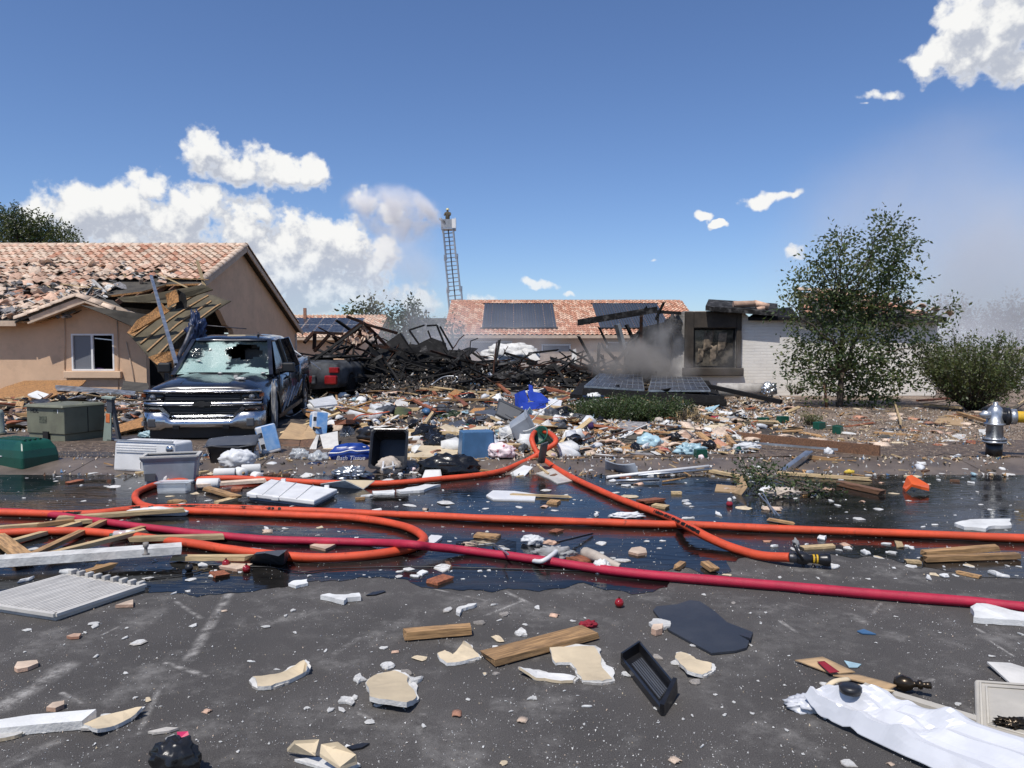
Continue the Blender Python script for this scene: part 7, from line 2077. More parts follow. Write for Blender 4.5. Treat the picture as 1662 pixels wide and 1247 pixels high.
scatter('M', V_tile, 70, .14, .34, 'broken roof tile shard', 'roof tile'); scatter('S', V_tile, 80, .12, .34, 'broken roof tile shard', 'roof tile'); scatter('L', V_tile, 50, .14, .36, 'broken roof tile shard', 'roof tile'); scatter('R', V_tile, 40, .08, .3, 'broken roof tile shard', 'roof tile'); scatter('W', V_tile, 16, .05, .14, 'broken roof tile shard', 'roof tile'); scatter('D', V_tile, 9, .03, .07, 'broken roof tile shard', 'roof tile')
scatter('M', V_bag, 130, .12, .5, 'crumpled white scrap', 'scrap'); scatter('S', V_bag, 20, .1, .3, 'crumpled white scrap', 'scrap'); scatter('K', V_bag, 14, .06, .2, 'crumpled white scrap', 'scrap')
scatter('M', V_felt, 60, .2, .6, 'torn dark felt or metal scrap', 'scrap'); scatter('L', V_felt, 70, .3, 1.0, 'torn dark felt or metal scrap', 'scrap'); scatter('S', V_felt, 40, .2, .6, 'torn dark felt or metal scrap', 'scrap'); scatter('R', V_felt, 24, .2, .7, 'torn dark felt or metal scrap', 'scrap'); scatter('B', V_felt, 30, .3, .9, 'torn dark felt or metal scrap', 'scrap')
scatter('M', V_metal, 30, .3, 1.2, 'thin metal strip', 'metal'); scatter('S', V_metal, 10, .3, 1.0, 'thin metal strip', 'metal'); scatter('L', V_metal, 12, .4, 1.5, 'thin metal strip', 'metal')
scatter('M', V_card, 50, .2, .55, 'torn brown board piece', 'board'); scatter('L', V_card, 26, .3, .8, 'torn brown board piece', 'board'); scatter('S', V_card, 24, .15, .4, 'torn brown board piece', 'board')
scatter('M', V_col, 60, .08, .26, 'small coloured household scrap', 'household scrap'); scatter('S', V_col, 20, .07, .2, 'small coloured household scrap', 'household scrap'); scatter('K', V_col, 14, .05, .14, 'small coloured household scrap', 'household scrap')

V_paper = []
for k in range(8):
    a_ = r3.uniform(.3, .5)
    V_paper.append(MB().grid(lambda u, v: ((u - .5), (v - .5) * (1.2 + .1 * k) * .6, .06 + .18 * math.sin(u * (3 + k * .3) + k) * v + .05 * noise.noise(Vector((u * 3, v * 3, k)))), 5, 4, thick=(0, 0, -.01)).mesh('paper_sheet', [['paper'], ['cardboard_white'], ['plastic_white'], ['paper'], ['bag_blue']][k % 5]))
V_dark = [crumple_mesh('black_scrap', [m_], k + 150, (.5, .4, .28), .5, 3, 2.2) for k, m_ in enumerate(('bag_black', 'plastic_black', 'plastic_darkgrey', 'bag_black'))]
LOOK.update({'cardboard_white': 'off white', 'plastic_white': 'glossy white', 'bag_black': 'shiny black', 'plastic_darkgrey': 'dark grey'})
scatter('M', V_paper, 120, .12, .42, 'bent sheet', 'paper', .45); scatter('S', V_paper, 40, .1, .3, 'bent sheet', 'paper', .35); scatter('L', V_paper, 24, .15, .5, 'bent sheet', 'paper', .35)
scatter('M', V_dark, 70, .12, .5, 'crumpled plastic wad', 'plastic'); scatter('S', V_dark, 16, .1, .3, 'crumpled plastic wad', 'plastic'); scatter('L', V_dark, 16, .15, .5, 'crumpled plastic wad', 'plastic')
# thin twisted rods of the burned roof
V_rod = [MB().tube([Vector(((i / 6 - .5), .12 * noise.noise(Vector((i * .5, k, 0))), .12 * noise.noise(Vector((i * .5, k, 5))))) for i in range(7)], .012, 5).mesh('twisted_rod', ['char' if k % 3 else 'char_rust']) for k in range(8)]
for k in range(110):
    u, v = r3.uniform(-1, 1), r3.uniform(-1, .4)
    x, y = -1.2 + u * 5.9, 25.6 + v * 4.0
    o = link('twisted_rod', r3.choice(V_rod), label='thin twisted black rod sticking out of the burned pile', cat='rod', group='twisted rods in the burned pile')
    L = r3.uniform(.6, 2.0); o.scale = (L, L, L); o.rotation_euler = (r3.uniform(0, 6), r3.gauss(0, .45), r3.uniform(0, 6)); o.location = (x, y, .18 + rh(x, y) + abs(math.sin(o.rotation_euler[1])) * L * .3)

V_bit = [chunk_mesh('plaster_bit', ['foam_white'], k + 330, .5, .2, 5 + k % 4, .55) for k in range(8)]  # more white plaster chips, given the white foam material
scatter('W', V_bit, 150, .02, .13, 'white plaster bit', 'foam', asp=(.25, .8)); scatter('K', V_bit, 40, .03, .12, 'white plaster bit', 'foam', asp=(.3, .8)); scatter('D', V_bit, 40, .015, .05, 'white plaster bit', 'foam', asp=(.2, .6))
V_stud = [plank_mesh('long_stud', 1.0, .07 + .05 * (k % 2), .04, ['wood', 'wood_pale', 'wood_dark', 'wood_red'][k % 4], k + 500, .05) for k in range(6)]
V_big = [chunk_mesh('big_board', [['osb'], ['gypsum_paper'], ['wood_pale'], ['cardboard_white'], ['wood_dark']][k % 5], k + 520, .5, .03, 5 + k % 3, .3) for k in range(8)]
V_wire = [MB().tube(spline([Vector((i / 5 - .5, .3 * noise.noise(Vector((i * .7, k * 3.1, 0))), .05 + .16 * abs(noise.noise(Vector((i * .8, k * 2.3, 9)))))) for i in range(6)], 5), .008, 4).mesh('loose_wire', [['plastic_black'], ['plastic_white'], ['plastic_orange']][k % 3]) for k in range(9)]
LOOK.update({'plastic_orange': 'orange'})
scatter('M', V_stud, 26, 1.0, 2.2, 'sawn stud', 'wood', .12); scatter('S', V_stud, 10, .8, 1.8, 'sawn stud', 'wood', .1); scatter('L', V_stud, 10, .9, 2.0, 'sawn stud', 'wood', .15)
scatter('M', V_big, 26, .55, 1.0, 'broken board', 'board', .3); scatter('S', V_big, 8, .4, .8, 'broken board', 'board', .2); scatter('L', V_big, 10, .5, 1.1, 'broken board', 'board', .3)
scatter('M', V_wire, 45, .5, 1.5, 'loose wire', 'wire', .3); scatter('S', V_wire, 12, .4, 1.2, 'loose wire', 'wire', .2); scatter('K', V_wire, 8, .3, .7, 'loose wire', 'wire')
# larger named pieces in the rubble
for k, (a, b_, w, m_, lab) in enumerate((((683, 632), (815, 640), .09, 'wood_pale', 'long pale beam along the foot of the burned pile'), ((700, 652), (800, 650), .07, 'wood', 'tan stud lying on the middle rubble'), ((800, 618), (826, 640), .1, 'wood_red', 'rust red board standing out of the pile foot'), ((670, 650), (705, 668), .1, 'wood_red', 'rust red board in the middle rubble'), ((738, 645), (756, 660), .12, 'wood_red', 'short rust red board behind the black bag heap'),
                                         ((690, 690), (710, 662), .06, 'wood_pale', 'pale stick leaning up beside the garland'), ((635, 700), (740, 706), .08, 'wood_pale', 'pale board edge behind the paper towel roll'), ((870, 678), (945, 685), .08, 'wood_pale', 'pale plank left of the shrub'), ((925, 655), (960, 642), .05, 'wood_red', 'red brown lath before the navy tub'), ((1020, 660), (1050, 644), .06, 'frame_white', 'white trim board propped above the shrub'),
                                         ((1540, 648), (1490, 652), .12, 'wood_red', 'rust red joist lying behind the bush'), ((1500, 658), (1560, 664), .07, 'wood_pale', 'pale plank lying under the bush'), ((1555, 672), (1606, 688), .07, 'wood', 'tan stick lying toward the hydrant'), ((1640, 668), (1680, 640), .04, 'wood_pale', 'thin pale stick leaning at the right edge'), ((1452, 655), (1462, 690), .04, 'wood_pale', 'pale stake leaning on the gravel'),
                                         ((550, 668), (545, 640), .05, 'wood', 'sawn stick standing by the pickup bed'), ((95, 628), (300, 638), .0, '', ''), ((60, 645), (95, 622), .08, 'wood_dark', 'dark plank leaning in the tan house heap'))):
    if not lab: continue
    plank('board', lab, 'board', GR(*a, .05), GR(*b_, .08), w, .05, m_, k + 200, jag=.03)
for nm, pl, m_, lab, ct in (('strand_board', [(-20, 640, 19.5), (40, 618, 21.5), (140, 617, 21.8), (120, 632, 20.0), (70, 650, 18.4), (-20, 652, 18.3)], 'osb', 'big orange strand board sheet leaning on the front of the tan house', 'board'), ('strand_board', [(190, 690, 13.6), (236, 676, 14.4), (238, 692, 13.4), (195, 702, 12.9)], 'osb', 'orange strand board lying beside the pickup bumper', 'board'),
                            ('grey_panel_sheet', [(90, 625, 20.0), (220, 635, 19.0), (218, 640, 18.8), (92, 632, 19.6)], 'alu', 'long grey metal trim across the heap of the tan house', 'trim'), ('dark_sheet', [(200, 618, 20.5), (240, 622, 20), (238, 636, 18.8), (196, 632, 19.4)], 'felt', 'dark roofing felt sheet beside the pickup', 'felt'),
                            ('white_foil', [(45, 640, 18.5), (60, 634, 19), (80, 640, 18.6), (65, 648, 18)], 'paper', 'white foil scrap on the strand board sheet', 'foil'), ('dark_sheet', [(100, 650, 17.5), (160, 655, 17), (155, 670, 15.8), (90, 668, 16)], 'felt', 'dark sheet lying behind the utility cabinet', 'felt'), ('wood_panel', [(525, 676, 14.2), (575, 672, 14.6), (578, 688, 13.6), (530, 692, 13.4)], 'wood_dark', 'dark brown drawer panel beside the tissue pack', 'panel'),
                            ('picture_box', [(598, 664, 15), (622, 668, 14.9), (616, 682, 14.2), (596, 676, 14.4)], 'cardboard_white', 'grey printed carton with maroon squares in the rubble', 'carton'), ('green_book', [(645, 660, 15.4), (668, 664, 15.2), (655, 676, 14.6), (640, 672, 14.8)], 'leaf_olive', 'green and yellow book lying open in the rubble', 'book'), ('grey_box_lid', [(770, 668, 14.6), (800, 664, 14.8), (815, 672, 14.4), (775, 682, 13.8)], 'plastic_darkgrey', 'flat dark grey tub cover on the rubble', 'cover'),
                            ('dark_grey_tub', [(706, 690, 13.3), (750, 682, 13.6), (765, 700, 12.9), (720, 706, 12.6)], 'plastic_darkgrey', 'dark grey moulded tray before the garland', 'tray'), ('white_cooler_piece', [(890, 646, 16.6), (912, 650, 16.2), (910, 664, 15.4), (890, 658, 15.8)], 'plastic_white', 'white moulded box beside the royal blue bin', 'box'), ('white_sheet', [(500, 650, 15.2), (540, 642, 15.8), (548, 656, 15.0), (510, 660, 14.6)], 'bag_white', 'white plastic sheet at the rear wheel of the pickup', 'plastic sheet'),
                            ('tan_panel', [(1130, 690, 13.2), (1175, 690, 13.2), (1170, 702, 12.5), (1120, 698, 12.6)], 'gypsum_paper', 'tan panel lying right of the shrub', 'panel')):
    o = q4(nm, pl, m_, None, (0, 0, -.035), .04, len(lab)); o['label'] = lab; o['category'] = ct
    o.name = {'grey_panel_sheet': 'metal_trim', 'wood_panel': 'brown_board', 'grey_box_lid': 'plastic_cover', 'tan_panel': 'tan_sheet'}.get(nm, nm)
# purple cloth over the window sill
sheet('purple_cloth', 'purple cloth hanging over the window sill', 'cloth', [D(144, 630, 22.75), D(164, 632, 22.75), D(168, 598, 22.84), D(154, 597, 22.84)], 'purple_cloth', 8, 10, .06, .01, 3, freq=4)
# roof litter: shards and laths lying on the tan roof
for k in range(370):
    x = r3.uniform(-21, -11.6) if k % 3 else r3.uniform(-16.8, -13.2); y = 22.5 + 5.2 * r3.random() ** 1.2 if k % 3 else r3.uniform(22.6, 25.6)
    if x > -13.2 and y < 25.6: continue
    if noise.noise(Vector((x * .5, y * .6, 3))) < -.25: continue
    v = r3.choice(V_tile[:2] + V_felt[:5] + V_dry[1:2] + V_dry[1:3] + V_felt[1:2] + V_tile[3:4])
    o = link('tile_fragment', v, label=LOOK.get(v.materials[0].name, 'grey') + ' broken shard lying loose on the tan house roof' + (' above the small gable' if -18.9 < x < -14.6 else ' beside the torn corner' if x > -14.6 else ' over the left wall'), cat='roof shard', group='loose shards on the tan roof')
    s_ = r3.uniform(.14, .42); o.scale = (s_, s_, s_); o.rotation_euler = (R(22) + r3.gauss(0, .3), r3.gauss(0, .3), r3.uniform(0, 6)); o.location = (x, y, zroof(y) + .09)
for k, (a, b_, w, m_, lab) in enumerate((((320, 425), (333, 470), .1, 'wood_pale', 'pale splintered board standing up on the torn roof corner'), ((255, 445), (348, 488), .07, 'wood_pale', 'pale lath lying across the torn roof corner'), ((268, 452), (340, 455), .06, 'wood', 'short lath on the torn roof edge'), ((100, 462), (165, 470), .07, 'wood_pale', 'pale lath lying on the tan roof'), ((138, 485), (152, 465), .08, 'alu', 'grey flashing strip on the gable peak'), ((85, 500), (135, 478), .08, 'steel_dark', 'dark valley flashing beside the small gable'), ((150, 455), (170, 475), .1, 'plastic_lightgrey', 'pale board leaning on the small gable roof'))):
    d0 = 24.2 if k in (0, 1, 2) else 23.0
    plank('lath', lab, 'lath', D(*a, d0), D(*b_, d0 - .3), w, .03, m_, k + 300, jag=.05)

mb = MB(); r6 = random.Random(31)
for k in range(2600):
    x = r6.uniform(-21.5, -11.8); y = 22.4 + 5.6 * r6.random() ** 1.25
    if x > -13.4 and y < 25.6: continue
    if noise.noise(Vector((x * .55, y * .9, 2.2))) + .62 - (y - 22.3) / 7.9 * 1.5 < -.05 and r6.random() < .85: continue
    s_ = r6.uniform(.04, .15); q_ = Euler((.39 + r6.gauss(0, .35), r6.gauss(0, .35), r6.uniform(0, 6))).to_matrix()
    mb.box((x, y, zroof(y) + .08), (s_ * 2, s_ * r6.uniform(.6, 1.4), .025), q_, r6.choices([0, 1, 2, 3, 4, 5], [3, 3, 2, 3, 2, 1])[0])
o = mb.build('roof_litter_field', ['tile_pale', 'tile_grey', 'tile', 'felt', 'gypsum_grey', 'wood_pale'], H, kind='stuff')
# ------------------------------------------------------------------ crumbs and stones too many to count
r4 = random.Random(9)
def tiny(mb, p, s, mi):
    q = Euler((r4.uniform(0, 6), r4.uniform(0, 6), r4.uniform(0, 6))).to_matrix()
    vs = [q @ Vector((r4.uniform(.5, 1) * a * s, r4.uniform(.3, .8) * b * s, r4.uniform(.3, .6) * c * s)) + p for a, b, c in ((1, 0, -.5), (-.6, .8, -.5), (-.6, -.8, -.5), (0, 0, .8))]
    mb.add(vs, [(0, 2, 1), (0, 1, 3), (1, 2, 3), (2, 0, 3)], mi)
mb = MB()
for k in range(13000):
    z = r4.choice(['D', 'D', 'W', 'K'])
    x0, x1, y0, y1 = r4.choice(Z_[z]); px = r4.uniform(x0, x1); py = y0 + (y1 - y0) * r4.random()
    if z == 'D' and noise.noise(Vector((px * .006, py * .01, 0))) < -.15 and r4.random() < .75: continue
    p = G(px, py, .004)
    tiny(mb, p, r4.uniform(.0018, .0055) * (1.8 if r4.random() < .1 else 1) * (1.4 if z != 'D' else 1), r4.choices([0, 1, 2, 3], [8, 1, .6, .6])[0])
mb.build('plaster_crumbs', ['plaster', 'gypsum_paper', 'tile_pale', 'stone'], kind='stuff', label='white plaster crumbs sprinkled over the road', cat='crumbs')
mb = MB()
for k in range(20000):
    z = r4.choices(['M', 'S', 'L', 'B', 'R', 'K'], [5, 4, 3, 2, 1, .8])[0]
    x0, x1, y0, y1 = r4.choice(Z_[z]); px = r4.uniform(x0, x1); py = r4.uniform(y0, y1)
    p = G(px, py); p.z = gz(p.x, p.y) + rh(p.x, p.y) + .02
    if not T_free(p): continue
    s = r4.uniform(.018, .085) * (.6 if z in 'KR' else 1)
    mi = r4.choices(range(9), [7, 2.5, 2.2, 2, 2, 3.5, 1.3, 1.2, .5])[0]
    if mi in (3, 4) and r4.random() < .6:
        a = r4.uniform(0, 3.2); mb.bar(p - Vector((math.cos(a), math.sin(a), r4.gauss(0, .3))) * s * 2, p + Vector((math.cos(a), math.sin(a), r4.gauss(0, .2))) * s * 2, .02, .012, mi)
    else: tiny(mb, p, s, mi)
mb.build('fine_debris', ['plaster', 'gypsum_paper', 'tile_pale', 'wood', 'wood_pale', 'felt', 'tile', 'wood_dark', 'plastic_blue'], kind='stuff', label='fine broken debris strewn over the yard', cat='debris')
mb = MB()
for k in range(9000):
    u, v = r4.uniform(-1, 1), r4.uniform(-1, 1)
    if u * u + v * v > 1: continue
    x, y = -1.2 + u * 6.1, 25.9 + v * 4.5
    tiny(mb, Vector((x, y, .12 + rh(x, y))), r4.uniform(.03, .14), r4.choices([0, 1, 2, 3, 4], [8, 3, .5, .12, .1])[0])
mb.build('charred_fragments', ['char', 'char_ash', 'char_rust', 'plaster', 'tile_red'], kind='stuff', label='charred fragments covering the burned pile', cat='debris')
mb = MB()
mat('pebble_a', (.34, .26, .19), .9, rnd=0); mat('pebble_b', (.20, .15, .11), .9, rnd=0); mat('pebble_c', (.46, .40, .33), .9, rnd=0)
for k in range(22000):
    px = r4.uniform(1180, 1800) if k % 4 else r4.uniform(-100, 1800); py = r4.uniform(664, 736) if k % 4 else r4.uniform(722, 744)
    if k % 4 and px < 1380 and r4.random() < .6: continue
    p = G(px, py)
    tiny(mb, p + Vector((0, 0, .006)), r4.uniform(.012, .032), r4.choices([0, 1, 2], [4, 3, 2])[0])
mb.build('gravel', ['pebble_a', 'pebble_b', 'pebble_c'], kind='stuff', label='tan landscape gravel around the tree and hydrant', cat='gravel')

# ------------------------------------------------------------------ plants
def leaves(name, mats, clumps, parent, size, seed, droop=.3, asp=.5, sub=6):
    """clumps: (centre, radii, number); leaves gather in small sprays inside each clump"""
    r_ = random.Random(seed)
    mb = MB()
    for c, rad, n in clumps:
        k = max(1, n // sub)
        for _ in range(k):
            while True:
                d = Vector((r_.uniform(-1, 1), r_.uniform(-1, 1), r_.uniform(-1, 1)))
                if d.length < 1: break
            d = d * (.55 + .45 * d.length)
            s0 = Vector(c) + Vector((d.x * rad[0], d.y * rad[1], d.z * rad[2]))
            ax = (d + Vector((r_.gauss(0, .4), r_.gauss(0, .4), r_.gauss(.2, .4)))).normalized()
            mi = r_.randrange(len(mats))
            for j in range(sub):
                p = s0 + ax * (j * size * .55) + Vector((r_.gauss(0, size * .5), r_.gauss(0, size * .5), r_.gauss(0, size * .4)))
                l = (ax + Vector((r_.gauss(0, .7), r_.gauss(0, .7), r_.gauss(-droop, .6)))).normalized()
                w = l.cross(Vector((r_.gauss(0, 1), r_.gauss(0, 1), r_.gauss(0, 1)))).normalized()
                s = size * r_.uniform(.6, 1.25)
                mb.add([p, p + l * s * .5 + w * s * asp * .5, p + l * s, p + l * s * .5 - w * s * asp * .5], [(0, 1, 2, 3)], mi)
    return mb.build(name, mats, parent)


def limb(mb, a, b, r0, r1, seed, bend=.12, n=5):
    r_ = random.Random(seed); a, b = Vector(a), Vector(b); L = (b - a).length
    pts = [a.lerp(b, k / n) + (Vector((r_.gauss(0, 1), r_.gauss(0, 1), r_.gauss(0, .5))) * L * bend * .3 if 0 < k < n else Vector()) for k in range(n + 1)]
    mb.tube(pts, [r0 + (r1 - r0) * k / n for k in range(n + 1)], 6)


# pear tree before the burned house
TY = 19.2
tb = Vector((D(1362, 664, TY).x, TY, .1))
PT = thing('pear_tree', 'young leafy tree with several upright leaders before the white brick wall', 'tree', (0, 0, 0))
CL = [(1445, 372, 15), (1440, 392, 20), (1425, 420, 26), (1455, 425, 22), (1470, 395, 13), (1392, 428, 14), (1365, 385, 12), (1360, 408, 17), (1350, 440, 22), (1322, 432, 13), (1300, 462, 15), (1325, 470, 22), (1370, 470, 24), (1410, 462, 24), (1445, 465, 20), (1472, 455, 11),
      (1310, 505, 18), (1345, 510, 26), (1385, 515, 28), (1425, 515, 24), (1462, 500, 12), (1272, 494, 9), (1290, 520, 12), (1315, 550, 20), (1350, 560, 28), (1395, 565, 30), (1440, 560, 28), (1478, 535, 15), (1500, 522, 13), (1525, 512, 12), (1546, 507, 8), (1292, 575, 12), (1310, 595, 18), (1350, 605, 28), (1395, 610, 30), (1440, 605, 26), (1475, 585, 18), (1500, 560, 10), (1285, 602, 9), (1318, 628, 16), (1355, 636, 18), (1400, 640, 24), (1440, 638, 20), (1470, 622, 13), (1380, 500, 22), (1415, 490, 20), (1300, 615, 10)]
r5 = random.Random(3)
cl = []
mbt = MB()
mid = tb + Vector((.05, 0, .9))
limb(mbt, tb, mid, .085, .07, 1, .05); 
fork = [Vector((D(1350, 560, TY).x, TY - .2, D(1350, 560, TY).z)), Vector((D(1410, 520, TY).x, TY + .1, D(1410, 520, TY).z)), Vector((D(1370, 500, TY).x, TY + .3, D(1370, 500, TY).z))]
for k, f_ in enumerate(fork): limb(mbt, mid, f_, .06, .035, k + 5)
for k, (x, y, r_) in enumerate(CL):
    yy = TY + r5.uniform(-.75, .75)
    c = D(x, y, yy); rr = r_ * TY / 1200
    cl.append((c, (rr * .82, rr * 1.0, rr * .95), int(r_ * r_ * .85) + 26))
    src = min(fork + [mid], key=lambda q: (q - c).length + (0 if q.z < c.z else 1.0))
    limb(mbt, src, c + Vector((0, 0, rr * .7)), .028, .008, k + 40)
mbt.build('trunk', 'bark', PT)
leaves('crown', ['leaf', 'leaf_dark', 'leaf_olive'], cl, PT, .11, 4, sub=9)
MB().tube([D(1342, 668, 19), D(1338, 622, 19.0)], .035, 7).build('stake', 'wood_dark', label='dark wooden stake standing beside the young tree', cat='stake')

# bush at the right
def stem_bush(name, label, base, n, hgt, spread, mats, lsize, per, seed, lean=0.0, asp=.35):
    r_ = random.Random(seed)
    t = thing(name, label, 'bush', base)
    mb = MB(); lf = MB()
    for k in range(n):
        a = r_.uniform(0, 6.283); s = spread * (.15 + .85 * math.sqrt(r_.random()))
        h = hgt * r_.uniform(.55, 1.0) * (1 - .25 * (s / spread) ** 2)
        tip = Vector((math.cos(a) * s + lean, math.sin(a) * s, h))
        st_ = Vector((math.cos(a) * .08, math.sin(a) * .08, 0))
        m_ = st_.lerp(tip, .5) + Vector((math.cos(a) * s * .12, math.sin(a) * s * .12, h * .02))
        pts = [st_, st_.lerp(m_, .5), m_, m_.lerp(tip, .6), tip]
        mb.tube(pts, [.014, .011, .008, .005, .003], 4)
        for j in range(per):
            u = .25 + .75 * r_.random() ** .7
            i = min(3, int(u * 4)); p = pts[i].lerp(pts[i + 1], u * 4 - i)
            l = Vector((r_.gauss(0, 1), r_.gauss(0, 1), r_.gauss(.7, .8))).normalized(); w = l.cross(Vector((r_.gauss(0, 1), r_.gauss(0, 1), r_.gauss(0, 1)))).normalized()
            sz = lsize * r_.uniform(.6, 1.3); p = p + Vector((r_.gauss(0, .05), r_.gauss(0, .05), r_.gauss(0, .04)))
            lf.add([p, p + l * sz * .5 + w * sz * asp * .5, p + l * sz, p + l * sz * .5 - w * sz * asp * .5], [(0, 1, 2, 3)], r_.randrange(len(mats)))
    mb.build('stems', 'bark', t); lf.build('foliage', mats, t)
    return t
BU = stem_bush('bush', 'dense olive green bush with spiky twigs behind the hydrant', Vector((D(1578, 668, 18.2).x, 18.2, .1)), 170, 2.1, 1.35, ['leaf_olive', 'leaf', 'leaf_olive'], .08, 72, 6)
leaves('low_foliage', ['leaf_olive', 'leaf', 'leaf_olive'], [(Vector((0, 0, .95)), (1.3, 1.2, .72), 3600), (Vector((.2, -.2, .6)), (1.1, 1.0, .4), 1500)], BU, .08, 66)
b_ = G(1020, 702); stem_bush('shrub', 'low dark green shrub standing in the debris before the solar panels', b_ + Vector((-.25, .5, 0)), 120, .72, .85, ['leaf_dark', 'leaf'], .055, 80, 8)
stem_bush('shrub', 'low dark green shrub half, touching the dry grass tuft', b_ + Vector((.65, .6, 0)), 110, .68, .75, ['leaf', 'leaf_dark'], .055, 80, 9)
mat('dry_grass', (.36, .26, .13), .9, rnd=0)
stem_bush('grass_tuft', 'dry straw coloured grass tuft beside the low shrub', G(1122, 703) + Vector((0, .2, 0)), 60, .5, .3, ['dry_grass'], .12, 5, 10, asp=.1)
stem_bush('grass_tuft', 'small green weed tuft on the gravel', G(1318, 690), 30, .25, .2, ['leaf_olive'], .06, 14, 11, asp=.3)
stem_bush('grass_tuft', 'small weed tuft at the foot of the white wall', D(1290, 640, 21.5), 30, .35, .3, ['leaf_olive'], .06, 10, 12, asp=.3)
# torn leafy branch in the gutter
BR = thing('fallen_branch', 'torn leafy branch lying in the gutter beside the cardboard', 'branch', (0, 0, 0))
mb = MB(); cl = []
root = G(1340, 798, .04)
for k, (x, y, h) in enumerate(((1225, 775, .28), (1215, 765, .22), (1240, 790, .18), (1250, 770, .2), (1270, 792, .12), (1290, 800, .1), (1320, 798, .1), (1345, 800, .08), (1215, 790, .1), (1230, 760, .3), (1295, 785, .1), (1260, 805, .1))):
    c = G(x, y, h * .6); limb(mb, root, c, .018, .005, k + 90); cl.append((c, (.16, .16, .1), 150 if k < 4 else 80))
mb.build('twigs', 'bark', BR); leaves('foliage', ['leaf_dark', 'leaf', 'leaf_dull'], cl, BR, .05, 12)
FH = thing('fabric_heap', 'beige cloth heap at the foot of the fallen branch', 'cloth', (0, 0, 0))
o = link('cloth', crumple_mesh('cloth', 'cloth_beige', 8, (.2, .09, .07), .5, 4, 3.2), FH); o.location = G(1268, 808)
o = link('cloth', crumple_mesh('cloth', 'bag_white', 9, (.09, .06, .07), .5, 4, 3), FH); o.location = G(1247, 806)
for a, c in (((1232, 803), (1265, 838)), ((1238, 800), (1258, 836))): MB().bar(G(*a, .1), G(*c, .02), .012, .012).build('lath', 'alu', label='thin grey lath leaning from the cloth heap into the water', cat='lath', group='laths by the cloth heap')
o = thing('gnome', 'small red capped ornament standing in the water before the branch', 'ornament', G(1184, 822)); MB().lathe([(.03, 0), (.035, .03), (.02, .055)], 12).build('body', 'red_cloth', o); MB().lathe([(.02, .05), (.024, .065), (.018, .085), (.005, .09)], 12).build('head', 'plaster', o)

# trees behind
def far_tree(name, label, y, cl, size, mats, seed, trunk, dens=.5, cat='tree', asp=.6):
    t = thing(name, label, cat, (0, 0, 0)); out = []; mb = MB(); r_ = random.Random(seed)
    b0 = D(*trunk, y); b0.z = 0
    for k, (x, yy, r) in enumerate(cl):
        c = D(x, yy, y + r_.uniform(-1, 1)); rr = r * y / 1200
        out.append((c, (rr * 1.1, rr * 1.3, rr), int(r * r * dens) + 12)); limb(mb, b0 + Vector((0, 0, c.z * .4)), c, .1, .02, k)
    limb(mb, b0, b0 + Vector((0, 0, out[0][0].z * .42)), .16, .12, 99, .02); mb.build('trunk', 'bark', t); leaves('crown', mats, out, t, size, seed)
far_tree('desert_tree', 'round green tree rising behind the tan house roof', 42, [(15, 365, 22), (45, 370, 26), (75, 380, 24), (100, 388, 20), (120, 396, 12), (-15, 360, 25), (30, 385, 25), (60, 392, 25), (90, 400, 20), (10, 395, 30), (22, 350, 14)], .15, ['leaf_olive', 'leaf_dark', 'leaf_dull'], 20, (50, 480), 2.4)
far_tree('hazy_tree', 'sparse dusty tree in the haze beside the solar house', 40, [(665, 508, 11), (655, 520, 14), (680, 522, 13), (640, 535, 12), (668, 538, 18), (692, 540, 12), (650, 552, 16), (680, 556, 16), (700, 528, 7), (662, 498, 7)], .2, ['leaf_dull', 'leaf_dark'], 21, (668, 575), 1.5)
far_tree('hazy_tree', 'thin twiggy tree in the smoke left of the solar house eave', 36, [(715, 535, 9), (728, 540, 9), (740, 548, 10), (722, 558, 12), (750, 556, 8), (735, 525, 6)], .16, ['leaf_dull', 'leaf_dark'], 22, (730, 580), .7)
far_tree('palm_tree', 'far round topped palm left of its taller twin', 95, [(572, 505, 9), (582, 503, 8), (576, 512, 9), (590, 510, 6), (566, 511, 6)], .55, ['leaf_dull', 'leaf_olive'], 23, (577, 560), .9)
far_tree('palm_tree', 'far taller palm beside the shorter one', 95, [(605, 498, 8), (612, 503, 9), (602, 506, 8), (618, 512, 6), (608, 512, 7)], .55, ['leaf_dull', 'leaf_olive'], 24, (608, 560), .9)
for k, (x, y, r, yy) in enumerate(((1545, 500, 16, 52), (1600, 515, 18, 55), (1650, 505, 22, 50))):
    far_tree('smoky_tree', ['dim tree in the smoke just right of the burned roof', 'dim low tree in the smoke between its neighbours', 'dim tree in the smoke at the right edge'][k], yy, [(x, y, r), (x - r, y + r * .7, r), (x + r, y + r * .8, r), (x, y + r * 1.4, r * 1.2)], .24, ['leaf_dull', 'leaf_dark'], 25 + k, (x, 570), .8)
# a few far houses and trees along the horizon keep the edge of the plain closed
for k in range(22):
    x = -180 + k * 17 + r5.uniform(-4, 4); y = 140 + r5.uniform(-10, 30)
    t = thing('distant_tree', 'dull green tree on the far edge of the neighbourhood', 'tree', (x, y, 0), group='distant trees'); lf = link('crown', DT.data if k else None, t) if k else leaves('crown', ['leaf_dull', 'leaf_dark'], [(Vector((0, 0, 3.0)), (3.5, 3.5, 1.9), 500), (Vector((3, 0, 2.4)), (2.5, 2.5, 1.5), 300), (Vector((-3, 1, 2.3)), (2.5, 2.5, 1.4), 300)], t, .5, 40)
    if k == 0: DT = lf
    if k == 0: TRK = MB().tube([(0, 0, 0), (0, 0, 2.5)], [.25, .15], 6).build('trunk', 'bark', t)
    else: link('trunk', TRK.data, t)
    t.scale = (1, 1, r5.uniform(.7, 1.2)); t.rotation_euler = (0, 0, r5.uniform(0, 6))
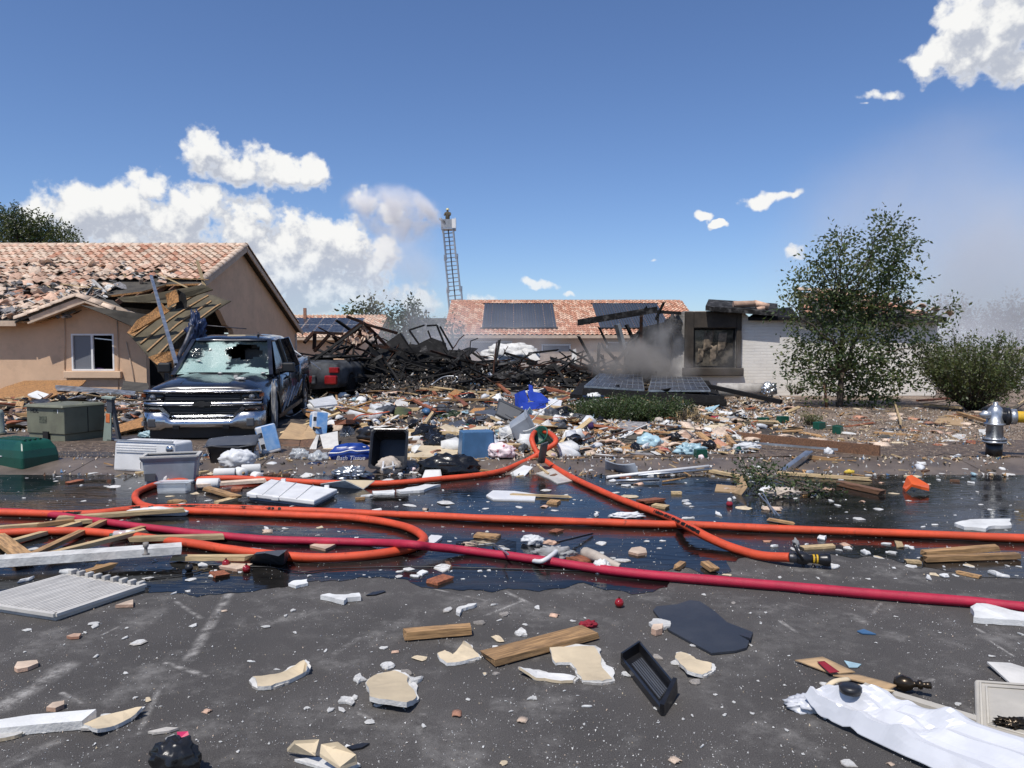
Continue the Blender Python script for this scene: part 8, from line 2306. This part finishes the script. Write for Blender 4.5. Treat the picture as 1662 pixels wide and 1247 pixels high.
# block walls between the lots behind
mat('block_wall', (.42, .33, .26), .9, rnd=0, var=.1, bump=.3)
for x0, x1, y, lab in ((-60, -27.5, 39, 'low tan block wall left of the tan house'), (14, 60, 33, 'low tan block wall right of the burned house'), (-5.5, 13.5, 44, 'low tan block wall behind the burned pile')):
    w_ = thing('block_wall', lab, 'wall', (0, 0, 0))
    MB().box(((x0 + x1) / 2, y, .85), (x1 - x0, .2, 1.5 if y != 44 else .9)).build('courses', 'block_wall', w_)
    MB().box(((x0 + x1) / 2, y, 1.62 if y != 44 else 1.32), (x1 - x0 + .02, .24, .05)).build('cap_course', 'block_wall', w_)

# ------------------------------------------------------------------ ladder of the fire engine
LY = 66.0
base, tip = D(748, 575, LY), D(727.5, 373, LY)
base = base + (tip - base).normalized() * 0
LT = thing('aerial_ladder', 'raised aerial ladder with basket behind the solar house', 'ladder', (0, 0, 0))
ax = (tip - base); Lg = ax.length; axn = ax.normalized(); sx = Vector((1, 0, 0)); sx = (sx - axn * sx.dot(axn)).normalized(); sy = axn.cross(sx)
secs_ = [(0, .52, .60), (.50, .78, .52), (.76, 1.0, .44)]
for a, b_, w in secs_:
    s_ = link('section', None, LT)
    p, q = base + axn * Lg * a, base + axn * Lg * b_
    for e in (-1, 1):
        mb = MB(); mb.bar(p + sx * e * w, q + sx * e * w, .15, .15); mb.bar(p + sx * e * w - sy * .5, q + sx * e * w - sy * .5, .10, .10); mb.build('rail', 'ladder_metal', s_)
        n = int((b_ - a) * Lg / .5)
        mb = MB()
        for k in range(n):
            u0, u1 = k / n, (k + 1) / n
            mb.bar(p.lerp(q, u0) + sx * e * w, p.lerp(q, u1) + sx * e * w - sy * .5, .035, .035)
        mb.build('lattice', 'ladder_metal', s_)
    for k in range(int((b_ - a) * Lg / .36)):
        c = p + axn * (.18 + k * .36); MB().bar(c - sx * w, c + sx * w, .08, .08).build('rung', 'ladder_metal', s_)
    MB().bar(p + sx * .0, q + sx * .0, .10, .10).build('water_pipe', 'steel_dark', s_)
    for e in (-1, 1): MB().box(q + sx * e * (w + .06), (.10, .12, .5)).build('guide', 'frame_white', s_)
MB().lathe([(1.0, 0), (1.0, 1.1), (.7, 1.3)], 20, M=Matrix.Translation((base.x, base.y, 0))).build('turntable', 'red_gloss', LT)
MB().bar((base.x, base.y, 1.2), base, .9, .5).build('pedestal', 'ladder_metal', LT)
bk = link('basket', None, LT)
bc = tip + Vector((.05, -.1, .25))
MB().box(bc + Vector((0, 0, -.25)), (1.25, 1.0, .1)).build('floor', 'ladder_metal', bk)
for e in (-1, 1): MB().box(bc + Vector((e * .6, 0, .25)), (.05, 1.0, .9)).build('side_panel', 'frame_white' if e > 0 else 'plastic_grey', bk)
MB().box(bc + Vector((0, -.5, .2)), (1.15, .05, .75)).build('front_panel', 'plastic_grey', bk)
MB().box(bc + Vector((.5, -.56, .2)), (.34, .05, .8)).build('white_panel', 'frame_white', bk)
MB().tube([bc + Vector((-.3, -.55, .3)), bc + Vector((-.75, -.6, .6))], .09, 8).build('monitor_nozzle', 'steel_dark', bk)
# firefighter in the basket: one continuous body
def skin_person(name, label, loc, joints, edges, radii, m):
    me = bpy.data.meshes.new(name); me.from_pydata(joints, edges, [])
    o = link(name, me, label=label, cat='person'); o.location = loc
    sk = o.modifiers.new('skin', 'SKIN')
    for v, r_ in zip(me.skin_vertices[0].data, radii): v.radius = (r_, r_)
    me.skin_vertices[0].data[0].use_root = True
    subsurf(o, 1)
    dg = bpy.context.evaluated_depsgraph_get(); dg.update()
    m2 = bpy.data.meshes.new_from_object(o.evaluated_get(dg)); o.modifiers.clear(); o.data = m2
    m2.materials.clear(); m2.materials.append(MATS[m])
    for p in m2.polygons: p.use_smooth = True
    return o
J = [(0, 0, .92), (0, 0, 1.15), (0, -.02, 1.38), (0, -.03, 1.52), (0, -.05, 1.66), (-.2, -.03, 1.40), (-.28, -.2, 1.18), (-.2, -.42, 1.15), (.2, -.03, 1.40), (.28, -.2, 1.18), (.1, -.42, 1.15), (-.1, 0, .85), (-.12, -.03, .48), (-.12, 0, .08), (.1, 0, .85), (.12, -.03, .48), (.12, 0, .08)]
E = [(0, 1), (1, 2), (2, 3), (3, 4), (2, 5), (5, 6), (6, 7), (2, 8), (8, 9), (9, 10), (0, 11), (11, 12), (12, 13), (0, 14), (14, 15), (15, 16)]
RA = [.17, .18, .19, .07, .10, .09, .07, .05, .09, .07, .05, .11, .08, .07, .11, .08, .07]
mat('turnout', (.10, .085, .06), .9, rnd=0)
ff = skin_person('person', 'firefighter in dark coat and pale helmet standing in the ladder basket', bc + Vector((-.1, .1, -.2)), J, E, RA, 'turnout')
mat('helmet', (.62, .56, .30), .4, rnd=0)
MB().lathe([(.18, 1.66), (.13, 1.70), (.12, 1.78), (.06, 1.83), (.01, 1.84)], 14).build('helmet', 'helmet', ff)

# ------------------------------------------------------------------ smoke and spray
def smoke(name, label, c, rad, dens, col, scale, seed, thr=(.35, .7), rot=0.0, edge=.75, aniso=-.05, warp=.35):
    bm = bmesh.new(); bmesh.ops.create_icosphere(bm, subdivisions=3, radius=1.0)
    me = bpy.data.meshes.new(name); bm.to_mesh(me); bm.free()
    m = bpy.data.materials.new(name + '_air'); m.use_nodes = True; t = NT(m.node_tree); t.n.remove(t.n['Principled BSDF'])
    tc = t.node('ShaderNodeTexCoord'); geo = t.node('ShaderNodeNewGeometry')
    P = tc.outputs['Object']
    W = t.vmath('ADD', t.vmath('MULTIPLY', P, rad), (seed * 13.1, seed * 3.3, seed * 7.7))
    wn = t.noise(W, scale * .6, 2, .5)
    n = t.noise(W, scale, 4, .6, .6)
    wv = t.node('ShaderNodeVectorMath', operation='SCALE'); t.put(wv.inputs[0], t.vmath('SUBTRACT', wn.outputs['Color'], (.5, .5, .5))); wv.inputs[3].default_value = warp * 2
    ln = t.node('ShaderNodeVectorMath', operation='LENGTH'); t.put(ln.inputs[0], t.vmath('ADD', P, wv.outputs[0]))
    ln0 = t.node('ShaderNodeVectorMath', operation='LENGTH'); t.put(ln0.inputs[0], P)
    f = t.math('MULTIPLY', t.ramp(ln.outputs['Value'], 1.0, 1 - edge), t.ramp(ln0.outputs['Value'], 1.0, .8))
    d = t.math('MULTIPLY', t.math('MULTIPLY', f, t.ramp(n.outputs[0], *thr)), dens)
    pv = t.node('ShaderNodeVolumePrincipled'); pv.inputs['Color'].default_value = (*col, 1); pv.inputs['Anisotropy'].default_value = aniso
    t.put(pv.inputs['Density'], d)
    t.put(t.n['Material Output'].inputs['Volume'], pv.outputs[0])
    me.materials.append(m)
    o = link(name, me, kind='stuff', label=label, cat='smoke'); o.location = c; o.scale = rad; o.rotation_euler = (0, rot, 0)
    return o


smoke('smoke', 'low grey brown smoke rolling out before the broken house end', D(1035, 588, 21.4), (2.2, 1.0, .85), 3.0, (.47, .44, .41), 1.3, 1, (.36, .62), rot=.12)
smoke('smoke', 'thin smoke rising beside the sooty window', D(1078, 555, 22.6), (.85, .7, 1.1), 1.5, (.5, .49, .48), 1.2, 2, (.38, .68))
smoke('smoke', 'thin blue grey smoke over the burned pile', D(800, 560, 30), (6.5, 3.0, 1.9), .24, (.86, .88, .92), .45, 3, (.3, .7))
smoke('smoke', 'pale haze of smoke drifting before the hazy trees', D(700, 535, 33), (4.0, 2.0, 2.4), .22, (.88, .90, .93), .4, 4, (.3, .7))
smoke('smoke', 'broad veil of grey smoke behind the tree and bush', D(1590, 450, 42), (15, 8, 11.5), .25, (.84, .85, .87), .16, 5, (.22, .72), edge=.95)
smoke('smoke', 'white grey smoke hanging along the burned house wall behind the bush', D(1500, 585, 27.5), (7.0, 3.0, 2.4), .42, (.90, .91, .93), .4, 6, (.28, .7))
smoke('smoke', 'thin smoke across the face of the white brick wall', D(1270, 585, 22.3), (2.6, .7, 1.1), .35, (.90, .90, .90), .7, 7, (.35, .7))
# water thrown from the ladder: a plume that widens as it falls
smoke('water_spray', 'white water spray thrown from the ladder basket', D(640, 345, 64), (5.2, 2.0, 2.9), 2.6, (.99, .99, .995), .55, 8, (.38, .62), rot=.28, edge=.9, aniso=-.15)
smoke('water_spray', 'dense head of the water jet leaving the ladder nozzle', D(690, 335, 64.5), (2.8, .9, .8), 3.0, (.99, .99, .995), .8, 9, (.30, .6), rot=.85, edge=.9, aniso=-.15)
smoke('water_spray', 'falling mist below the water spray', D(655, 430, 60), (5.5, 2.5, 5.0), .3, (.97, .975, .985), .3, 10, (.25, .7), edge=.95, aniso=-.15)

for o in SC.objects:
    if o.parent is None and o.get('category') and not o.get('kind'): o['kind'] = 'thing'
